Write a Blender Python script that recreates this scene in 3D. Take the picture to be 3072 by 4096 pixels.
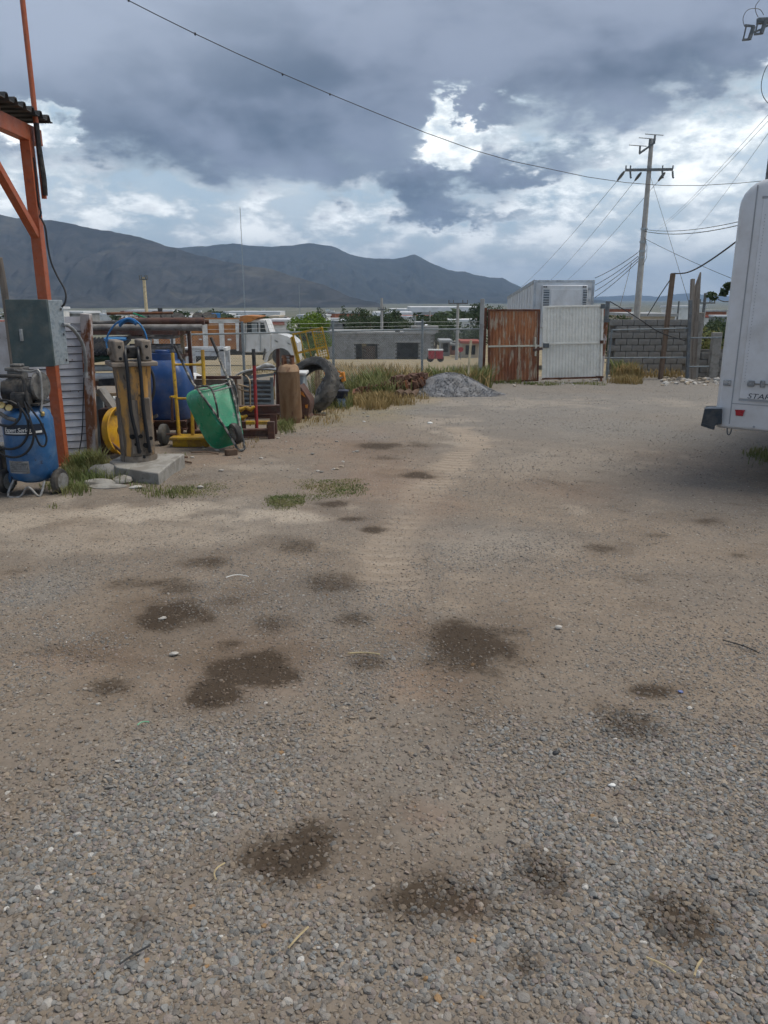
import bpy, bmesh, math, random
import numpy as np
from mathutils import Vector, Matrix, Euler
for o in list(bpy.data.objects): bpy.data.objects.remove(o)
random.seed(7); rng = np.random.default_rng(7)
SC = bpy.context.scene
COL = SC.collection
R = math.radians
# ------------------------------------------------------------------ camera, sky, sun, exposure
FPX = 3076.0; HORIZON = 1195.0; CAM_H = 1.7
PITCH = math.atan((2048 - HORIZON) / FPX)
cd = bpy.data.cameras.new('camera'); cam = bpy.data.objects.new('camera', cd); COL.objects.link(cam)
cd.sensor_fit = 'VERTICAL'; cd.sensor_height = 24.0; cd.lens = 24.0 * FPX / 4096
cd.clip_start = 0.05; cd.clip_end = 200000
cam.location = (0, 0, CAM_H); cam.rotation_euler = (math.pi / 2 - PITCH, 0, 0)
SC.camera = cam
SUN_EL, SUN_AZ = R(64), R(82)          # azimuth from +Y towards +X
SUN_STRENGTH, SKY_STRENGTH, CLOUD_STRENGTH, EXPOSURE = 1.5, 0.09, 1.0, 1.0
sl = bpy.data.lights.new('sun', 'SUN'); so = bpy.data.objects.new('sun', sl); COL.objects.link(so)
sl.energy = SUN_STRENGTH; sl.angle = R(36); sl.color = (1.0, 0.93, 0.82)
sd = Vector((math.sin(SUN_AZ) * math.cos(SUN_EL), math.cos(SUN_AZ) * math.cos(SUN_EL), math.sin(SUN_EL)))
so.rotation_euler = sd.to_track_quat('Z', 'Y').to_euler(); so.location = (0, 0, 60)
SC.view_settings.view_transform = 'Standard'; SC.view_settings.look = 'None'
SC.view_settings.exposure = EXPOSURE; SC.view_settings.gamma = 1.0
SC.view_settings.use_curve_mapping = False
SC.render.engine = 'CYCLES'
cy = SC.cycles; cy.use_denoising = True; cy.max_bounces = 4; cy.diffuse_bounces = 2
cy.glossy_bounces = 3; cy.transparent_max_bounces = 12; cy.volume_bounces = 0; cy.adaptive_threshold = .02
try: cy.denoiser = 'OPENIMAGEDENOISE'
except Exception: pass

class NT:
    """small helper for node trees"""
    def __init__(s, tree): s.t = tree; s.n = tree.nodes; s.l = tree.links
    def new(s, ty, **kw):
        n = s.n.new(ty)
        for k, v in kw.items(): setattr(n, k, v)
        return n
    def put(s, sock, v):
        if isinstance(v, bpy.types.NodeSocket): s.l.new(v, sock)
        elif v is not None:
            if sock.type == 'RGBA' and len(v) == 3: v = (*v, 1)
            sock.default_value = v
    def math(s, op, a, b=None, c=None, clamp=False):
        n = s.new('ShaderNodeMath', operation=op, use_clamp=clamp)
        s.put(n.inputs[0], a)
        if b is not None: s.put(n.inputs[1], b)
        if c is not None: s.put(n.inputs[2], c)
        return n.outputs[0]
    def vmath(s, op, a, b=None):
        n = s.new('ShaderNodeVectorMath', operation=op); s.put(n.inputs[0], a)
        if b is not None: s.put(n.inputs[1], b)
        return n.outputs[0]
    def mix(s, f, a, b, blend='MIX'):
        n = s.new('ShaderNodeMix', data_type='RGBA', blend_type=blend); n.clamp_factor = True
        s.put(n.inputs[0], f); s.put(n.inputs[6], a); s.put(n.inputs[7], b); return n.outputs[2]
    def smooth(s, x, lo, hi, a=0.0, b=1.0):
        n = s.new('ShaderNodeMapRange', interpolation_type='SMOOTHSTEP')
        s.put(n.inputs[0], x); s.put(n.inputs[1], lo); s.put(n.inputs[2], hi); s.put(n.inputs[3], a); s.put(n.inputs[4], b)
        return n.outputs[0]
    def noise(s, vec, scale, detail=5, rough=.55, dist=0.0):
        n = s.new('ShaderNodeTexNoise'); s.put(n.inputs['Vector'], vec)
        n.inputs['Scale'].default_value = scale; n.inputs['Detail'].default_value = detail
        n.inputs['Roughness'].default_value = rough; n.inputs['Distortion'].default_value = dist
        return n.outputs[0]
    def scale(s, vec, sx, sy, sz):
        n = s.new('ShaderNodeMapping'); s.put(n.inputs[0], vec); n.inputs[3].default_value = (sx, sy, sz); return n.outputs[0]
    def attr(s, name, ty='GEOMETRY'):
        return s.new('ShaderNodeAttribute', attribute_name=name, attribute_type=ty)

world = bpy.data.worlds.new('World'); SC.world = world; world.use_nodes = True
def build_sky():
    world.cycles.sampling_method = 'MANUAL'; world.cycles.sample_map_resolution = 256
    t = NT(world.node_tree); t.n.clear()
    out = t.new('ShaderNodeOutputWorld')
    sky = t.new('ShaderNodeTexSky', sky_type='NISHITA'); sky.sun_disc = False
    sky.sun_elevation = SUN_EL; sky.sun_rotation = SUN_AZ; sky.altitude = 1600; sky.dust_density = 2.0
    bg1 = t.new('ShaderNodeBackground'); t.l.new(sky.outputs[0], bg1.inputs[0]); bg1.inputs[1].default_value = SKY_STRENGTH
    d = t.new('ShaderNodeTexCoord').outputs['Generated']
    sx = t.new('ShaderNodeSeparateXYZ'); t.l.new(d, sx.inputs[0])
    x, y, z = sx.outputs
    az = t.math('MULTIPLY', t.math('ARCTAN2', x, y), 57.2958)            # degrees, 0 = +Y, + right
    el = t.math('MULTIPLY', t.math('ARCSINE', z), 57.2958)
    n_big = t.noise(t.scale(d, 1, 1, 1.8), 4.2, 4, .5, .2)
    n_mid = t.noise(t.scale(d, 1, 1, 2.0), 10.0, 8, .58, .15)
    cum = t.noise(t.scale(d, 1, 1, 2.3), 16.0, 9, .62, .1)
    azw = t.math('ADD', az, t.math('MULTIPLY', t.math('SUBTRACT', n_mid, .5), 16.0)); elw = t.math('ADD', el, t.math('MULTIPLY', t.math('SUBTRACT', cum, .5), 7.0))
    # ragged underside of the dark deck: its height changes with the bearing
    ramp = t.new('ShaderNodeFloatCurve'); m = ramp.mapping; c = m.curves[0]
    pts = [(-60, 8.5), (-24, 8.2), (-17, 7.1), (-10, 6.8), (-3, 7.2), (2, 8.4), (6, 9.4), (12, 10.2), (18, 11.0), (24, 11.6), (28, 12.2), (60, 12)]
    c.points[0].location = (0, pts[0][1] / 20); c.points[1].location = (1, pts[-1][1] / 20)
    for a, e in pts[1:-1]: c.points.new((a + 60) / 120, e / 20)
    m.update()
    t.put(ramp.inputs['Value'], t.math('DIVIDE', t.math('ADD', az, 60), 120, clamp=True))
    h = t.math('SUBTRACT', el, t.math('MULTIPLY', ramp.outputs[0], 20))
    h = t.math('ADD', h, t.math('MULTIPLY', t.math('SUBTRACT', n_mid, .5), 8.0))
    h = t.math('ADD', h, t.math('MULTIPLY', t.math('SUBTRACT', cum, .5), 5.5))
    def blob(a0, e0, ra, re, amp, h):
        da = t.math('DIVIDE', t.math('SUBTRACT', azw, a0), ra); de = t.math('DIVIDE', t.math('SUBTRACT', elw, e0), re)
        r2 = t.math('ADD', t.math('MULTIPLY', da, da), t.math('MULTIPLY', de, de))
        g = t.math('POWER', 2.718, t.math('MULTIPLY', r2, -1.0))
        return t.math('SUBTRACT', h, t.math('MULTIPLY', g, amp))
    h = blob(4.2, 11.2, 1.35, 2.2, 8, h)        # opening in the deck
    h = blob(-23.5, 11.0, 1.6, .9, 6.0, h)
    h = blob(25.5, 14.0, 1.6, .7, 5.0, h)
    h = blob(5.0, 7.6, 6.0, 1.3, -4.5, h)         # grey banks below the deck
    h = blob(7.5, 5.4, 7.5, 1.1, -5.0, h)
    h = blob(13.0, 8.6, 5.0, 1.0, -2.5, h)
    h = blob(0, 90, 70, 45, 4.0, h)
    deck = t.smooth(h, -.8, 1.4)
    # band of bright cumulus below the deck
    cumf = t.smooth(cum, .38, .64)
    lit = t.smooth(t.math('ADD', n_mid, t.math('MULTIPLY', cum, .9)), .74, 1.06)
    white = t.mix(lit, (.36, .41, .45), (.84, .855, .84))
    band = t.mix(cumf, t.mix(t.smooth(n_big, .4, .6), (.27, .34, .385), (.38, .43, .455)), white)
    band = t.mix(t.smooth(el, 0.3, 5.5, .6, .05), band, (.70, .71, .68))
    dark = t.mix(t.smooth(t.math('ADD', n_big, t.math('MULTIPLY', t.math('SUBTRACT', n_mid, .5), .5)), .34, .62), (.052, .070, .102), (.142, .166, .220))
    up = t.smooth(el, 9, 19)
    dark = t.mix(t.math('MULTIPLY', up, t.smooth(n_big, .42, .6, .1, .6)), dark, (.205, .23, .285))
    g = t.math('ADD', t.math('MULTIPLY', t.math('ADD', az, 15), .075), t.math('MULTIPLY', t.math('SUBTRACT', el, 15), -.2))
    dark = t.mix(t.smooth(g, -.5, 1.2, .5, 0), dark, (.265, .30, .365))
    rim = t.smooth(h, .2, 2.6, 1, 0)
    dark = t.mix(t.math('MULTIPLY', rim, .55), dark, (.225, .27, .315))
    cloud = t.mix(deck, band, dark)
    bg2 = t.new('ShaderNodeBackground'); t.l.new(cloud, bg2.inputs[0]); bg2.inputs[1].default_value = CLOUD_STRENGTH
    ms = t.new('ShaderNodeMixShader'); t.put(ms.inputs[0], t.smooth(t.math('ADD', deck, cumf), 0, .3, .8, 1))
    t.l.new(bg1.outputs[0], ms.inputs[1]); t.l.new(bg2.outputs[0], ms.inputs[2]); t.l.new(ms.outputs[0], out.inputs[0])
build_sky()

# ------------------------------------------------------------------ geometry of the place
YS = [-60, 0, 25, 30, 90, 300, 1000, 2000, 5000, 60000]; ZS = [1.8, 0, -.75, -1.0, -5, -10.5, -33, -45, -50, -55]
def G(y): return float(np.interp(y, YS, ZS))
def ray(x, y):
    u = (x - 1536) / FPX; v = (2048 - y) / FPX
    return u, math.cos(PITCH) + v * math.sin(PITCH), -math.sin(PITCH) + v * math.cos(PITCH)
def A(x, y, Y):
    dx, dy, dz = ray(x, y); t = Y / dy
    return Vector((dx * t, Y, CAM_H + dz * t))
def P(x, y):
    dx, dy, dz = ray(x, y); Y = .3
    while Y < 9000 and CAM_H + dz * Y / dy >= G(Y): Y *= 1.02
    a, b = Y / 1.02, Y
    for _ in range(40):
        m = (a + b) / 2
        if CAM_H + dz * m / dy < G(m): b = m
        else: a = m
    return A(x, y, b)
def M(Y): return Y / FPX / 1.03                # metres per photo pixel near the horizon at distance Y
def on(x, Y): 
    """ground point at distance Y seen in photo column x"""
    z = G(Y); lo, hi = 1195., 9000.
    for _ in range(40):
        m = (lo + hi) / 2
        if A(x, m, Y).z > z: lo = m
        else: hi = m
    return A(x, lo, Y)

def hash2(ix, iy, s):
    h = (ix.astype(np.int64) * 374761393 + iy.astype(np.int64) * 668265263 + s * 1442695041) & 0xFFFFFFFF
    h = ((h ^ (h >> 13)) * 1274126177) & 0xFFFFFFFF
    return ((h ^ (h >> 16)) & 0xFFFF) / 65535.0
def vn(x, y, s=0):
    ix = np.floor(x); iy = np.floor(y); fx = x - ix; fy = y - iy
    fx = fx * fx * (3 - 2 * fx); fy = fy * fy * (3 - 2 * fy); ix = ix.astype(np.int64); iy = iy.astype(np.int64)
    a = hash2(ix, iy, s); b = hash2(ix + 1, iy, s); c = hash2(ix, iy + 1, s); d = hash2(ix + 1, iy + 1, s)
    return (a * (1 - fx) + b * fx) * (1 - fy) + (c * (1 - fx) + d * fx) * fy
def fbm(x, y, o=4, s=0):
    x = np.asarray(x, float); y = np.asarray(y, float)
    r = np.zeros(np.broadcast(x, y).shape); a = .5; n = 0
    for i in range(o):
        r = r + a * vn(x * 2 ** i + 17.3 * i, y * 2 ** i - 9.1 * i, s + i); n += a; a *= .5
    return r / n
def sstep(a, b, x):
    t = np.clip((x - a) / (b - a), 0, 1); return t * t * (3 - 2 * t)

# ------------------------------------------------------------------ mesh builder and tags
def perp(d):
    d = Vector(d).normalized(); a = Vector((0, 0, 1)) if abs(d.z) < .9 else Vector((1, 0, 0))
    u = d.cross(a).normalized(); return u, d.cross(u).normalized()
class MB:
    def __init__(s): s.v = []; s.f = []
    def add(s, vs, fs):
        b = len(s.v); s.v += [tuple(v) for v in vs]; s.f += [tuple(b + i for i in f) for f in fs]; return s
    def box(s, c, size, rot=None, taper=None):
        hx, hy, hz = [q / 2 for q in size]; c = Vector(c); vs = []
        for sz in (-1, 1):
            k = (taper if (taper and sz > 0) else 1)
            for sx, sy in ((-1, -1), (1, -1), (1, 1), (-1, 1)):
                v = Vector((sx * hx * k, sy * hy * k, sz * hz))
                vs.append(c + (rot @ v if rot is not None else v))
        return s.add(vs, [(3, 2, 1, 0), (4, 5, 6, 7), (0, 1, 5, 4), (1, 2, 6, 5), (2, 3, 7, 6), (3, 0, 4, 7)])
    def bar(s, a, b, w, h=None, up=None):
        """box-section bar from a to b"""
        a, b = Vector(a), Vector(b); h = h or w; d = (b - a)
        y = d.normalized(); u = Vector(up) if up else (Vector((0, 0, 1)) if abs(y.z) < .9 else Vector((0, 1, 0)))
        x = y.cross(u).normalized(); z = x.cross(y).normalized(); rot = Matrix((x, y, z)).transposed()
        return s.box((a + b) / 2, (w, d.length, h), rot)
    def tube(s, pts, r, n=8, closed=False, cap=True):
        pts = [Vector(p) for p in pts]; m = len(pts)
        if not closed and 4 <= m <= 16 and n >= 6:      # round off the bends
            rr0 = list(r) if isinstance(r, (list, tuple)) else [r] * m; P2 = []; R2 = []
            for i in range(m - 1):
                a, b, c, d = pts[max(i - 1, 0)], pts[i], pts[i + 1], pts[min(i + 2, m - 1)]
                for k in range(4):
                    f = k / 4; P2.append(.5 * (2 * b + (c - a) * f + (2 * a - 5 * b + 4 * c - d) * f * f + (3 * b - a - 3 * c + d) * f ** 3)); R2.append(rr0[i] + (rr0[i + 1] - rr0[i]) * f)
            pts = P2 + [pts[-1]]; r = R2 + [rr0[-1]]; m = len(pts)
        rs = r if isinstance(r, (list, tuple)) else [r] * m
        vs = []; u = None
        for i, p in enumerate(pts):
            if closed: d = pts[(i + 1) % m] - pts[i - 1]
            else: d = pts[min(i + 1, m - 1)] - pts[max(i - 1, 0)]
            d.normalize()
            if u is None: u, _ = perp(d)
            u = (u - d * u.dot(d)); u = u.normalized() if u.length > 1e-6 else perp(d)[0]
            w = d.cross(u)
            for k in range(n):
                a = 2 * math.pi * k / n; vs.append(p + (u * math.cos(a) + w * math.sin(a)) * rs[i])
        fs = []
        for i in range(m if closed else m - 1):
            j = (i + 1) % m
            for k in range(n):
                l = (k + 1) % n; fs.append((i * n + k, i * n + l, j * n + l, j * n + k))
        if cap and not closed: fs += [tuple(range(n))[::-1], tuple((m - 1) * n + k for k in range(n))]
        return s.add(vs, fs)
    def lathe(s, prof, origin, axis=(0, 0, 1), n=24, closed=False):
        """prof: list of (radius, height along axis)"""
        o = Vector(origin); ax = Vector(axis).normalized(); u, w = perp(ax); vs = []; m = len(prof)
        for r, h in prof:
            for k in range(n):
                a = 2 * math.pi * k / n; vs.append(o + ax * h + (u * math.cos(a) + w * math.sin(a)) * r)
        fs = []
        for i in range(m if closed else m - 1):
            j = (i + 1) % m
            for k in range(n):
                l = (k + 1) % n; fs.append((i * n + k, j * n + k, j * n + l, i * n + l))
        if not closed:
            if prof[0][0] > 1e-5: fs.append(tuple(range(n)))
            if prof[-1][0] > 1e-5: fs.append(tuple((m - 1) * n + k for k in range(n))[::-1])
        return s.add(vs, fs)
    def prism(s, poly, ext):
        """poly: 3-D outline, extruded by the vector ext"""
        n = len(poly); e = Vector(ext); p = [Vector(q) for q in poly]
        return s.add(p + [q + e for q in p], [tuple(range(n))[::-1], tuple(range(n, 2 * n))] + [(i, (i + 1) % n, n + (i + 1) % n, n + i) for i in range(n)])
    def blob(s, c, size, seed=0, amp=.25, sub=2, rot=None):
        bm = bmesh.new(); bmesh.ops.create_icosphere(bm, subdivisions=sub, radius=1.0); rr = random.Random(seed)
        dirs = [(Vector((rr.gauss(0, 1), rr.gauss(0, 1), rr.gauss(0, 1))).normalized(), rr.uniform(-1, 1)) for _ in range(9)]
        c = Vector(c); vs = []
        for v in bm.verts:
            k = 1 + amp * sum(w * max(0, v.co.dot(d)) ** 3 for d, w in dirs)
            q = Vector((v.co.x * k * size[0], v.co.y * k * size[1], v.co.z * k * size[2])); vs.append(c + (rot @ q if rot is not None else q))
        fs = [tuple(v.index for v in f.verts) for f in bm.faces]; bm.free(); return s.add(vs, fs)
    def build(s, name, mat, parent=None, smooth=None, bevel=0, kind=None, label=None):
        off = parent['_o'] if parent is not None and '_o' in parent else (0, 0, 0)
        me = bpy.data.meshes.new(name); ox, oy, oz = off
        me.from_pydata([(x - ox, y - oy, z - oz) for x, y, z in s.v], [], s.f); me.update()
        o = bpy.data.objects.new(name, me); COL.objects.link(o); me.materials.append(MAT[mat] if isinstance(mat, str) else mat)
        bm = bmesh.new(); bm.from_mesh(me); bmesh.ops.recalc_face_normals(bm, faces=bm.faces); bm.to_mesh(me); bm.free()
        if bevel:
            md = o.modifiers.new('bevel', 'BEVEL'); md.width = bevel; md.segments = 2; md.limit_method = 'ANGLE'
        if smooth is not None or bevel:
            for p in me.polygons: p.use_smooth = True
            me.set_sharp_from_angle(angle=R(smooth if smooth is not None else 30))
        if parent is not None:
            o.parent = parent; o['_o'] = off
        if kind: o['kind'] = kind
        if label: o['label'] = label
        return o
def tag(o, label, cat=None, group=None, kind=None):
    o['label'] = label
    if cat: o['category'] = cat
    if group: o['group'] = group
    if kind: o['kind'] = kind
    return o
def thing(name, label, cat, loc=(0, 0, 0), group=None):
    o = bpy.data.objects.new(name, None); COL.objects.link(o); o.location = loc; o['_o'] = tuple(loc); o.empty_display_size = .1
    return tag(o, label, cat, group)
def copy_tree(o, parent=None, loc=None, rz=None, scale=None):
    c = o.copy(); COL.objects.link(c)
    if parent is not None: c.parent = parent
    if loc is not None: c.location = loc
    if rz is not None: c.rotation_euler.z = rz
    if scale is not None: c.scale = scale
    for ch in o.children: copy_tree(ch, c)
    return c
def struct(o): o['kind'] = 'structure'; return o
def raw(name, verts, faces, mat, smooth=False):
    me = bpy.data.meshes.new(name); me.from_pydata(verts, [], faces); me.update()
    o = bpy.data.objects.new(name, me); COL.objects.link(o); me.materials.append(MAT[mat])
    if smooth: me.polygons.foreach_set('use_smooth', np.ones(len(me.polygons), bool))
    return o
def text(body, size, loc, rot, mat, name, parent, ext=.002, shear=0, sx=1):
    cu = bpy.data.curves.new(name, 'FONT'); cu.body = body; cu.size = size; cu.extrude = ext; cu.shear = shear; cu.align_x = 'LEFT'
    to = bpy.data.objects.new(name, cu); COL.objects.link(to)
    dg = bpy.context.evaluated_depsgraph_get(); me = bpy.data.meshes.new_from_object(to.evaluated_get(dg))
    bpy.data.objects.remove(to); o = bpy.data.objects.new(name, me); COL.objects.link(o)
    off = Vector(parent['_o']); mw = Matrix.Translation(Vector(loc) - off) @ rot.to_4x4() @ Matrix.Diagonal((sx, 1, 1, 1))
    me.transform(mw); me.materials.clear(); me.materials.append(MAT[mat]); o.parent = parent; return o

# ------------------------------------------------------------------ materials
MAT = {}
def mat(name, c1, c2=None, scale=6.0, lo=.45, hi=.62, rough=.6, metal=0.0, bump=.15, bscale=60.0, st=(1, 1, 1), c3=None, s3=20.0, lo3=.6, hi3=.68, var=.12, spec=.4, st3=None, dust=.22):
    m = bpy.data.materials.new(name); m.use_nodes = True; MAT[name] = m
    t = NT(m.node_tree); t.n.clear(); out = t.new('ShaderNodeOutputMaterial'); b = t.new('ShaderNodeBsdfPrincipled')
    t.l.new(b.outputs[0], out.inputs[0]); tc = t.new('ShaderNodeTexCoord').outputs['Object']; v = t.scale(tc, *st)
    col = c1
    if c2: col = t.mix(t.smooth(t.noise(v, scale, 7, .62, .3), lo, hi), c1, c2)
    if c3: col = t.mix(t.smooth(t.noise(t.scale(tc, *(st3 or st)), s3, 6, .65), lo3, hi3), col, c3)
    n = t.noise(tc, scale * 2.7, 6, .6)
    col = t.mix(1.0, col, t.mix(n, (1 - 2 * var,) * 3, (1 + 2 * var,) * 3), 'MULTIPLY')
    if dust: col = t.mix(t.math('MULTIPLY', t.smooth(t.noise(tc, scale * .8 + 1.3, 8, .68), .40, .70), dust), col, (.27, .225, .175))
    t.put(b.inputs['Base Color'], col); b.inputs['Metallic'].default_value = metal
    t.put(b.inputs['Roughness'], t.math('ADD', rough - .12, t.math('MULTIPLY', t.noise(tc, scale * 1.7, 4), .24), clamp=True))
    b.inputs['Specular IOR Level'].default_value = spec
    if bump:
        bn = t.new('ShaderNodeBump'); bn.inputs['Strength'].default_value = bump; bn.inputs['Distance'].default_value = .01
        t.l.new(t.noise(tc, bscale, 5, .6), bn.inputs['Height']); t.l.new(bn.outputs[0], b.inputs['Normal'])
    return m
RUST = (.17, .065, .028); DRUST = (.075, .032, .02)
mat('orange_paint', (.40, .095, .035), (.27, .062, .03), 9, .55, .7, .5, c3=(.10, .03, .02), s3=30, lo3=.64, hi3=.7)
mat('white_siding', (.56, .58, .62), (.45, .46, .49), 3, rough=.5, c3=RUST, s3=14, lo3=.63, hi3=.68)
mat('rusty_white', (.46, .43, .42), RUST, 5, .45, .55, .7, st=(1, 1, .45))
mat('box_dark', (.048, .075, .08), (.065, .095, .10), 5, rough=.45)
mat('galvanised', (.36, .41, .44), (.26, .31, .34), 22, rough=.42, metal=.35)
mat('conduit_grey', (.22, .24, .25), (.3, .32, .33), 10, rough=.5)
mat('black_rubber', (.012, .013, .015), (.03, .03, .03), 12, rough=.6)
mat('cable_black', (.014, .016, .02), rough=.5, bump=0, dust=0)
mat('compressor_blue', (.025, .105, .25), (.045, .145, .30), 6, rough=.4, c3=(.015, .04, .09), s3=26, lo3=.62, hi3=.68)
mat('plate_grey', (.22, .23, .24), (.12, .13, .13), 30, rough=.5, metal=.3)
mat('plate_lines', (.08, .085, .09), rough=.6)
mat('print_white', (.75, .75, .72), rough=.6, bump=0, dust=0)
mat('print_dark', (.02, .03, .05), rough=.5, bump=0, dust=0)
mat('brass', (.55, .42, .18), rough=.35, metal=.7)
mat('motor_dark', (.02, .023, .027), (.05, .05, .05), 14, rough=.5)
mat('cast_grey', (.14, .14, .135), (.07, .07, .07), 16, rough=.6)
mat('tyre', (.022, .022, .023), (.06, .057, .052), 6, .45, .65, .85)
mat('tyre_dusty', (.05, .05, .048), (.13, .125, .115), 4, .42, .62, .9)
mat('steel_bare', (.30, .30, .29), (.18, .17, .16), 12, rough=.5, metal=.4)
mat('hammer_body', (.55, .29, .075), (.17, .135, .10), 3.2, .42, .54, .65, st=(1.6, 1.6, .5), c3=(.04, .033, .028), s3=9, lo3=.55, hi3=.66, st3=(1, 1, .5))
mat('hammer_steel', (.24, .20, .16), (.14, .115, .09), 7, rough=.6, c3=(.26, .23, .19), s3=12, lo3=.62, hi3=.7)
mat('hammer_dark', (.12, .098, .078), (.21, .175, .14), 5, .45, .6, .6, st=(1.5, 1.5, .5), c3=(.32, .30, .27), s3=18, lo3=.66, hi3=.7)
mat('concrete', (.30, .29, .265), (.21, .20, .18), 5, rough=.9, bump=.5, bscale=45, c3=(.12, .11, .095), s3=9, lo3=.62, hi3=.75)
mat('concrete_pole', (.36, .36, .35), (.29, .29, .28), 1.5, rough=.85)
mat('yellow_paint', (.55, .33, .02), (.36, .20, .02), 8, rough=.5, c3=(.12, .06, .025), s3=24, lo3=.6, hi3=.68)
mat('rim_yellow', (.60, .33, .015), (.48, .24, .02), 8, rough=.5, c3=(.09, .05, .03), s3=18, lo3=.63, hi3=.7)
mat('brown_steel', (.095, .042, .03), (.065, .035, .03), 6, rough=.65, c3=RUST, s3=16, lo3=.6, hi3=.7)
mat('red_paint', (.30, .02, .022), (.16, .03, .03), 7, rough=.5)
mat('tank_blue', (.018, .065, .20), (.03, .09, .25), 3, rough=.35, c3=(.08, .13, .22), s3=8, lo3=.62, hi3=.75)
mat('hose_blue', (.03, .17, .42), (.05, .22, .45), 8, rough=.45)
mat('barrow_green', (.010, .25, .125), (.014, .30, .15), 5, rough=.3, spec=.55, c3=(.34, .35, .31), s3=8, lo3=.60, hi3=.68, st3=(1.5, 1.5, .6))
mat('barrow_tube', (.035, .042, .046), (.33, .31, .27), 9, .48, .6, .5)
mat('lpg_rust', (.31, .20, .115), (.22, .125, .065), 3.5, .42, .6, .7, st=(1.5, 1.5, .45), c3=(.12, .045, .022), s3=10, lo3=.6, hi3=.7)
mat('rust', RUST, DRUST, 5, rough=.85, bump=.3)
mat('rust_dark', DRUST, (.13, .07, .045), 8, rough=.9, bump=.4)
mat('bin_grey', (.30, .35, .37), (.22, .26, .28), 4, rough=.5)
mat('crushed_grey', (.13, .14, .145), (.22, .23, .24), 7, rough=.5, metal=.3, c3=(.09, .07, .05), s3=13)
mat('crushed_edge', (.50, .50, .47), (.25, .24, .22), 10, rough=.6)
mat('tan_tube', (.36, .27, .17), (.22, .15, .09), 9, rough=.6)
mat('orange_plastic', (.60, .22, .02), (.4, .13, .02), 7, rough=.5)
mat('bucket_dark', (.015, .022, .05), (.03, .04, .06), 6, rough=.45)
mat('bucket_label', (.12, .2, .32), (.3, .35, .4), 18, rough=.6)
mat('scrap_dark', (.045, .045, .045), (.13, .125, .12), 12, rough=.6, metal=.3)
mat('truck_white', (.72, .73, .73), (.6, .6, .58), 1.5, rough=.4, c3=RUST, s3=6, lo3=.69, hi3=.74)
mat('truck_boards', (.46, .19, .055), (.33, .13, .05), 1.8, rough=.7, c3=(.06, .035, .025), s3=2.6, lo3=.6, hi3=.74, st3=(1, 1, 2))
mat('truck_dark', (.025, .03, .034), (.05, .05, .05), 3, rough=.7)
mat('glass_dark', (.03, .045, .055), rough=.1, bump=0, spec=.6, dust=0)
mat('white_paint', (.68, .69, .68), (.5, .5, .48), 6, rough=.5, c3=RUST, s3=14, lo3=.68, hi3=.73)
mat('white_bag', (.72, .73, .74), (.6, .6, .6), 9, rough=.5, bump=.5, bscale=20)
mat('green_tarp', (.01, .05, .035), (.02, .08, .05), 7, rough=.6)
mat('black_plastic', (.012, .015, .02), (.03, .033, .04), 8, rough=.5)
mat('pvc_white', (.66, .66, .64), (.4, .38, .35), 5, .55, .7, .45)
mat('pipe_grey', (.22, .21, .195), (.13, .12, .11), 6, rough=.6)
mat('fence_grey', (.17, .20, .215), (.23, .26, .27), 6, rough=.5, metal=.3)
mat('wire_grey', (.33, .35, .35), rough=.5, bump=0, metal=.3, dust=0)
mat('gate_rust', (.43, .18, .08), (.26, .095, .047), 2.2, .42, .6, .8, st=(1, 1, .35), c3=(.50, .40, .29), s3=3.4, lo3=.50, hi3=.62, st3=(2.6, 2.6, .45), bump=.3)
mat('gate_rust_dark', (.10, .035, .02), (.16, .06, .03), 4, rough=.8)
mat('gate_white', (.82, .80, .72), (.74, .725, .65), 2.5, rough=.5, c3=(.38, .24, .14), s3=9, lo3=.70, hi3=.76, st3=(1, 1, .5))
mat('gate_cream', (.60, .57, .46), RUST, 6, .58, .68, .6)
mat('trailer_white', (.60, .63, .66), (.52, .55, .58), 1.2, rough=.4, st=(1, 1, .3))
mat('trailer_trim', (.42, .46, .50), (.3, .33, .36), 3, rough=.4, metal=.4)
mat('vent_dark', (.10, .125, .15), (.16, .18, .2), 3, rough=.6)
mat('block', (.235, .235, .225), (.18, .178, .168), 2.5, rough=.95, bump=.5, bscale=40, c3=(.30, .295, .28), s3=7)
mat('block_far', (.30, .305, .30), (.22, .222, .215), 1.3, rough=.95, bump=.2, c3=(.36, .36, .35), s3=3)
mat('mortar', (.16, .158, .15), (.12, .118, .11), 4, rough=1)
mat('void_dark', (.012, .013, .014), rough=.9, bump=0, dust=0)
mat('weathered_wood', (.27, .235, .20), (.16, .135, .11), 4, rough=.9, st=(3, 3, .25), bump=.4)
mat('brown_wood', (.17, .115, .08), (.10, .07, .05), 4, rough=.9, st=(3, 3, .25))
mat('pale_wood', (.58, .50, .33), (.45, .38, .25), 5, rough=.8)
mat('log_bark', (.12, .075, .05), (.07, .045, .03), 9, rough=.95, bump=.6, bscale=30)
mat('steel_dark', (.10, .115, .125), (.15, .165, .175), 8, rough=.55, metal=.3)
mat('bus_white', (.62, .635, .65), (.56, .575, .585), .9, rough=.32, spec=.5, var=.03, bump=0, c3=(.42, .40, .37), s3=2.2, lo3=.56, hi3=.8, st3=(2.5, 2.5, .25), dust=.3)
mat('bus_seam', (.30, .32, .34), rough=.6, bump=0)
mat('bus_rubber', (.02, .03, .04), (.035, .045, .055), 10, rough=.6)
mat('reflector_red', (.34, .02, .03), (.25, .015, .02), 30, rough=.25, bump=0, dust=0)
mat('marker_grey', (.20, .21, .22), (.42, .43, .43), 30, rough=.4, metal=.4)
mat('stone_white', (.50, .48, .44), (.38, .35, .31), 9, rough=.9, bump=.4)
mat('stone_tan', (.36, .30, .22), (.27, .22, .17), 7, rough=.9, bump=.4)
mat('red_cart', (.42, .012, .03), (.3, .015, .03), 3, rough=.5)
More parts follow.
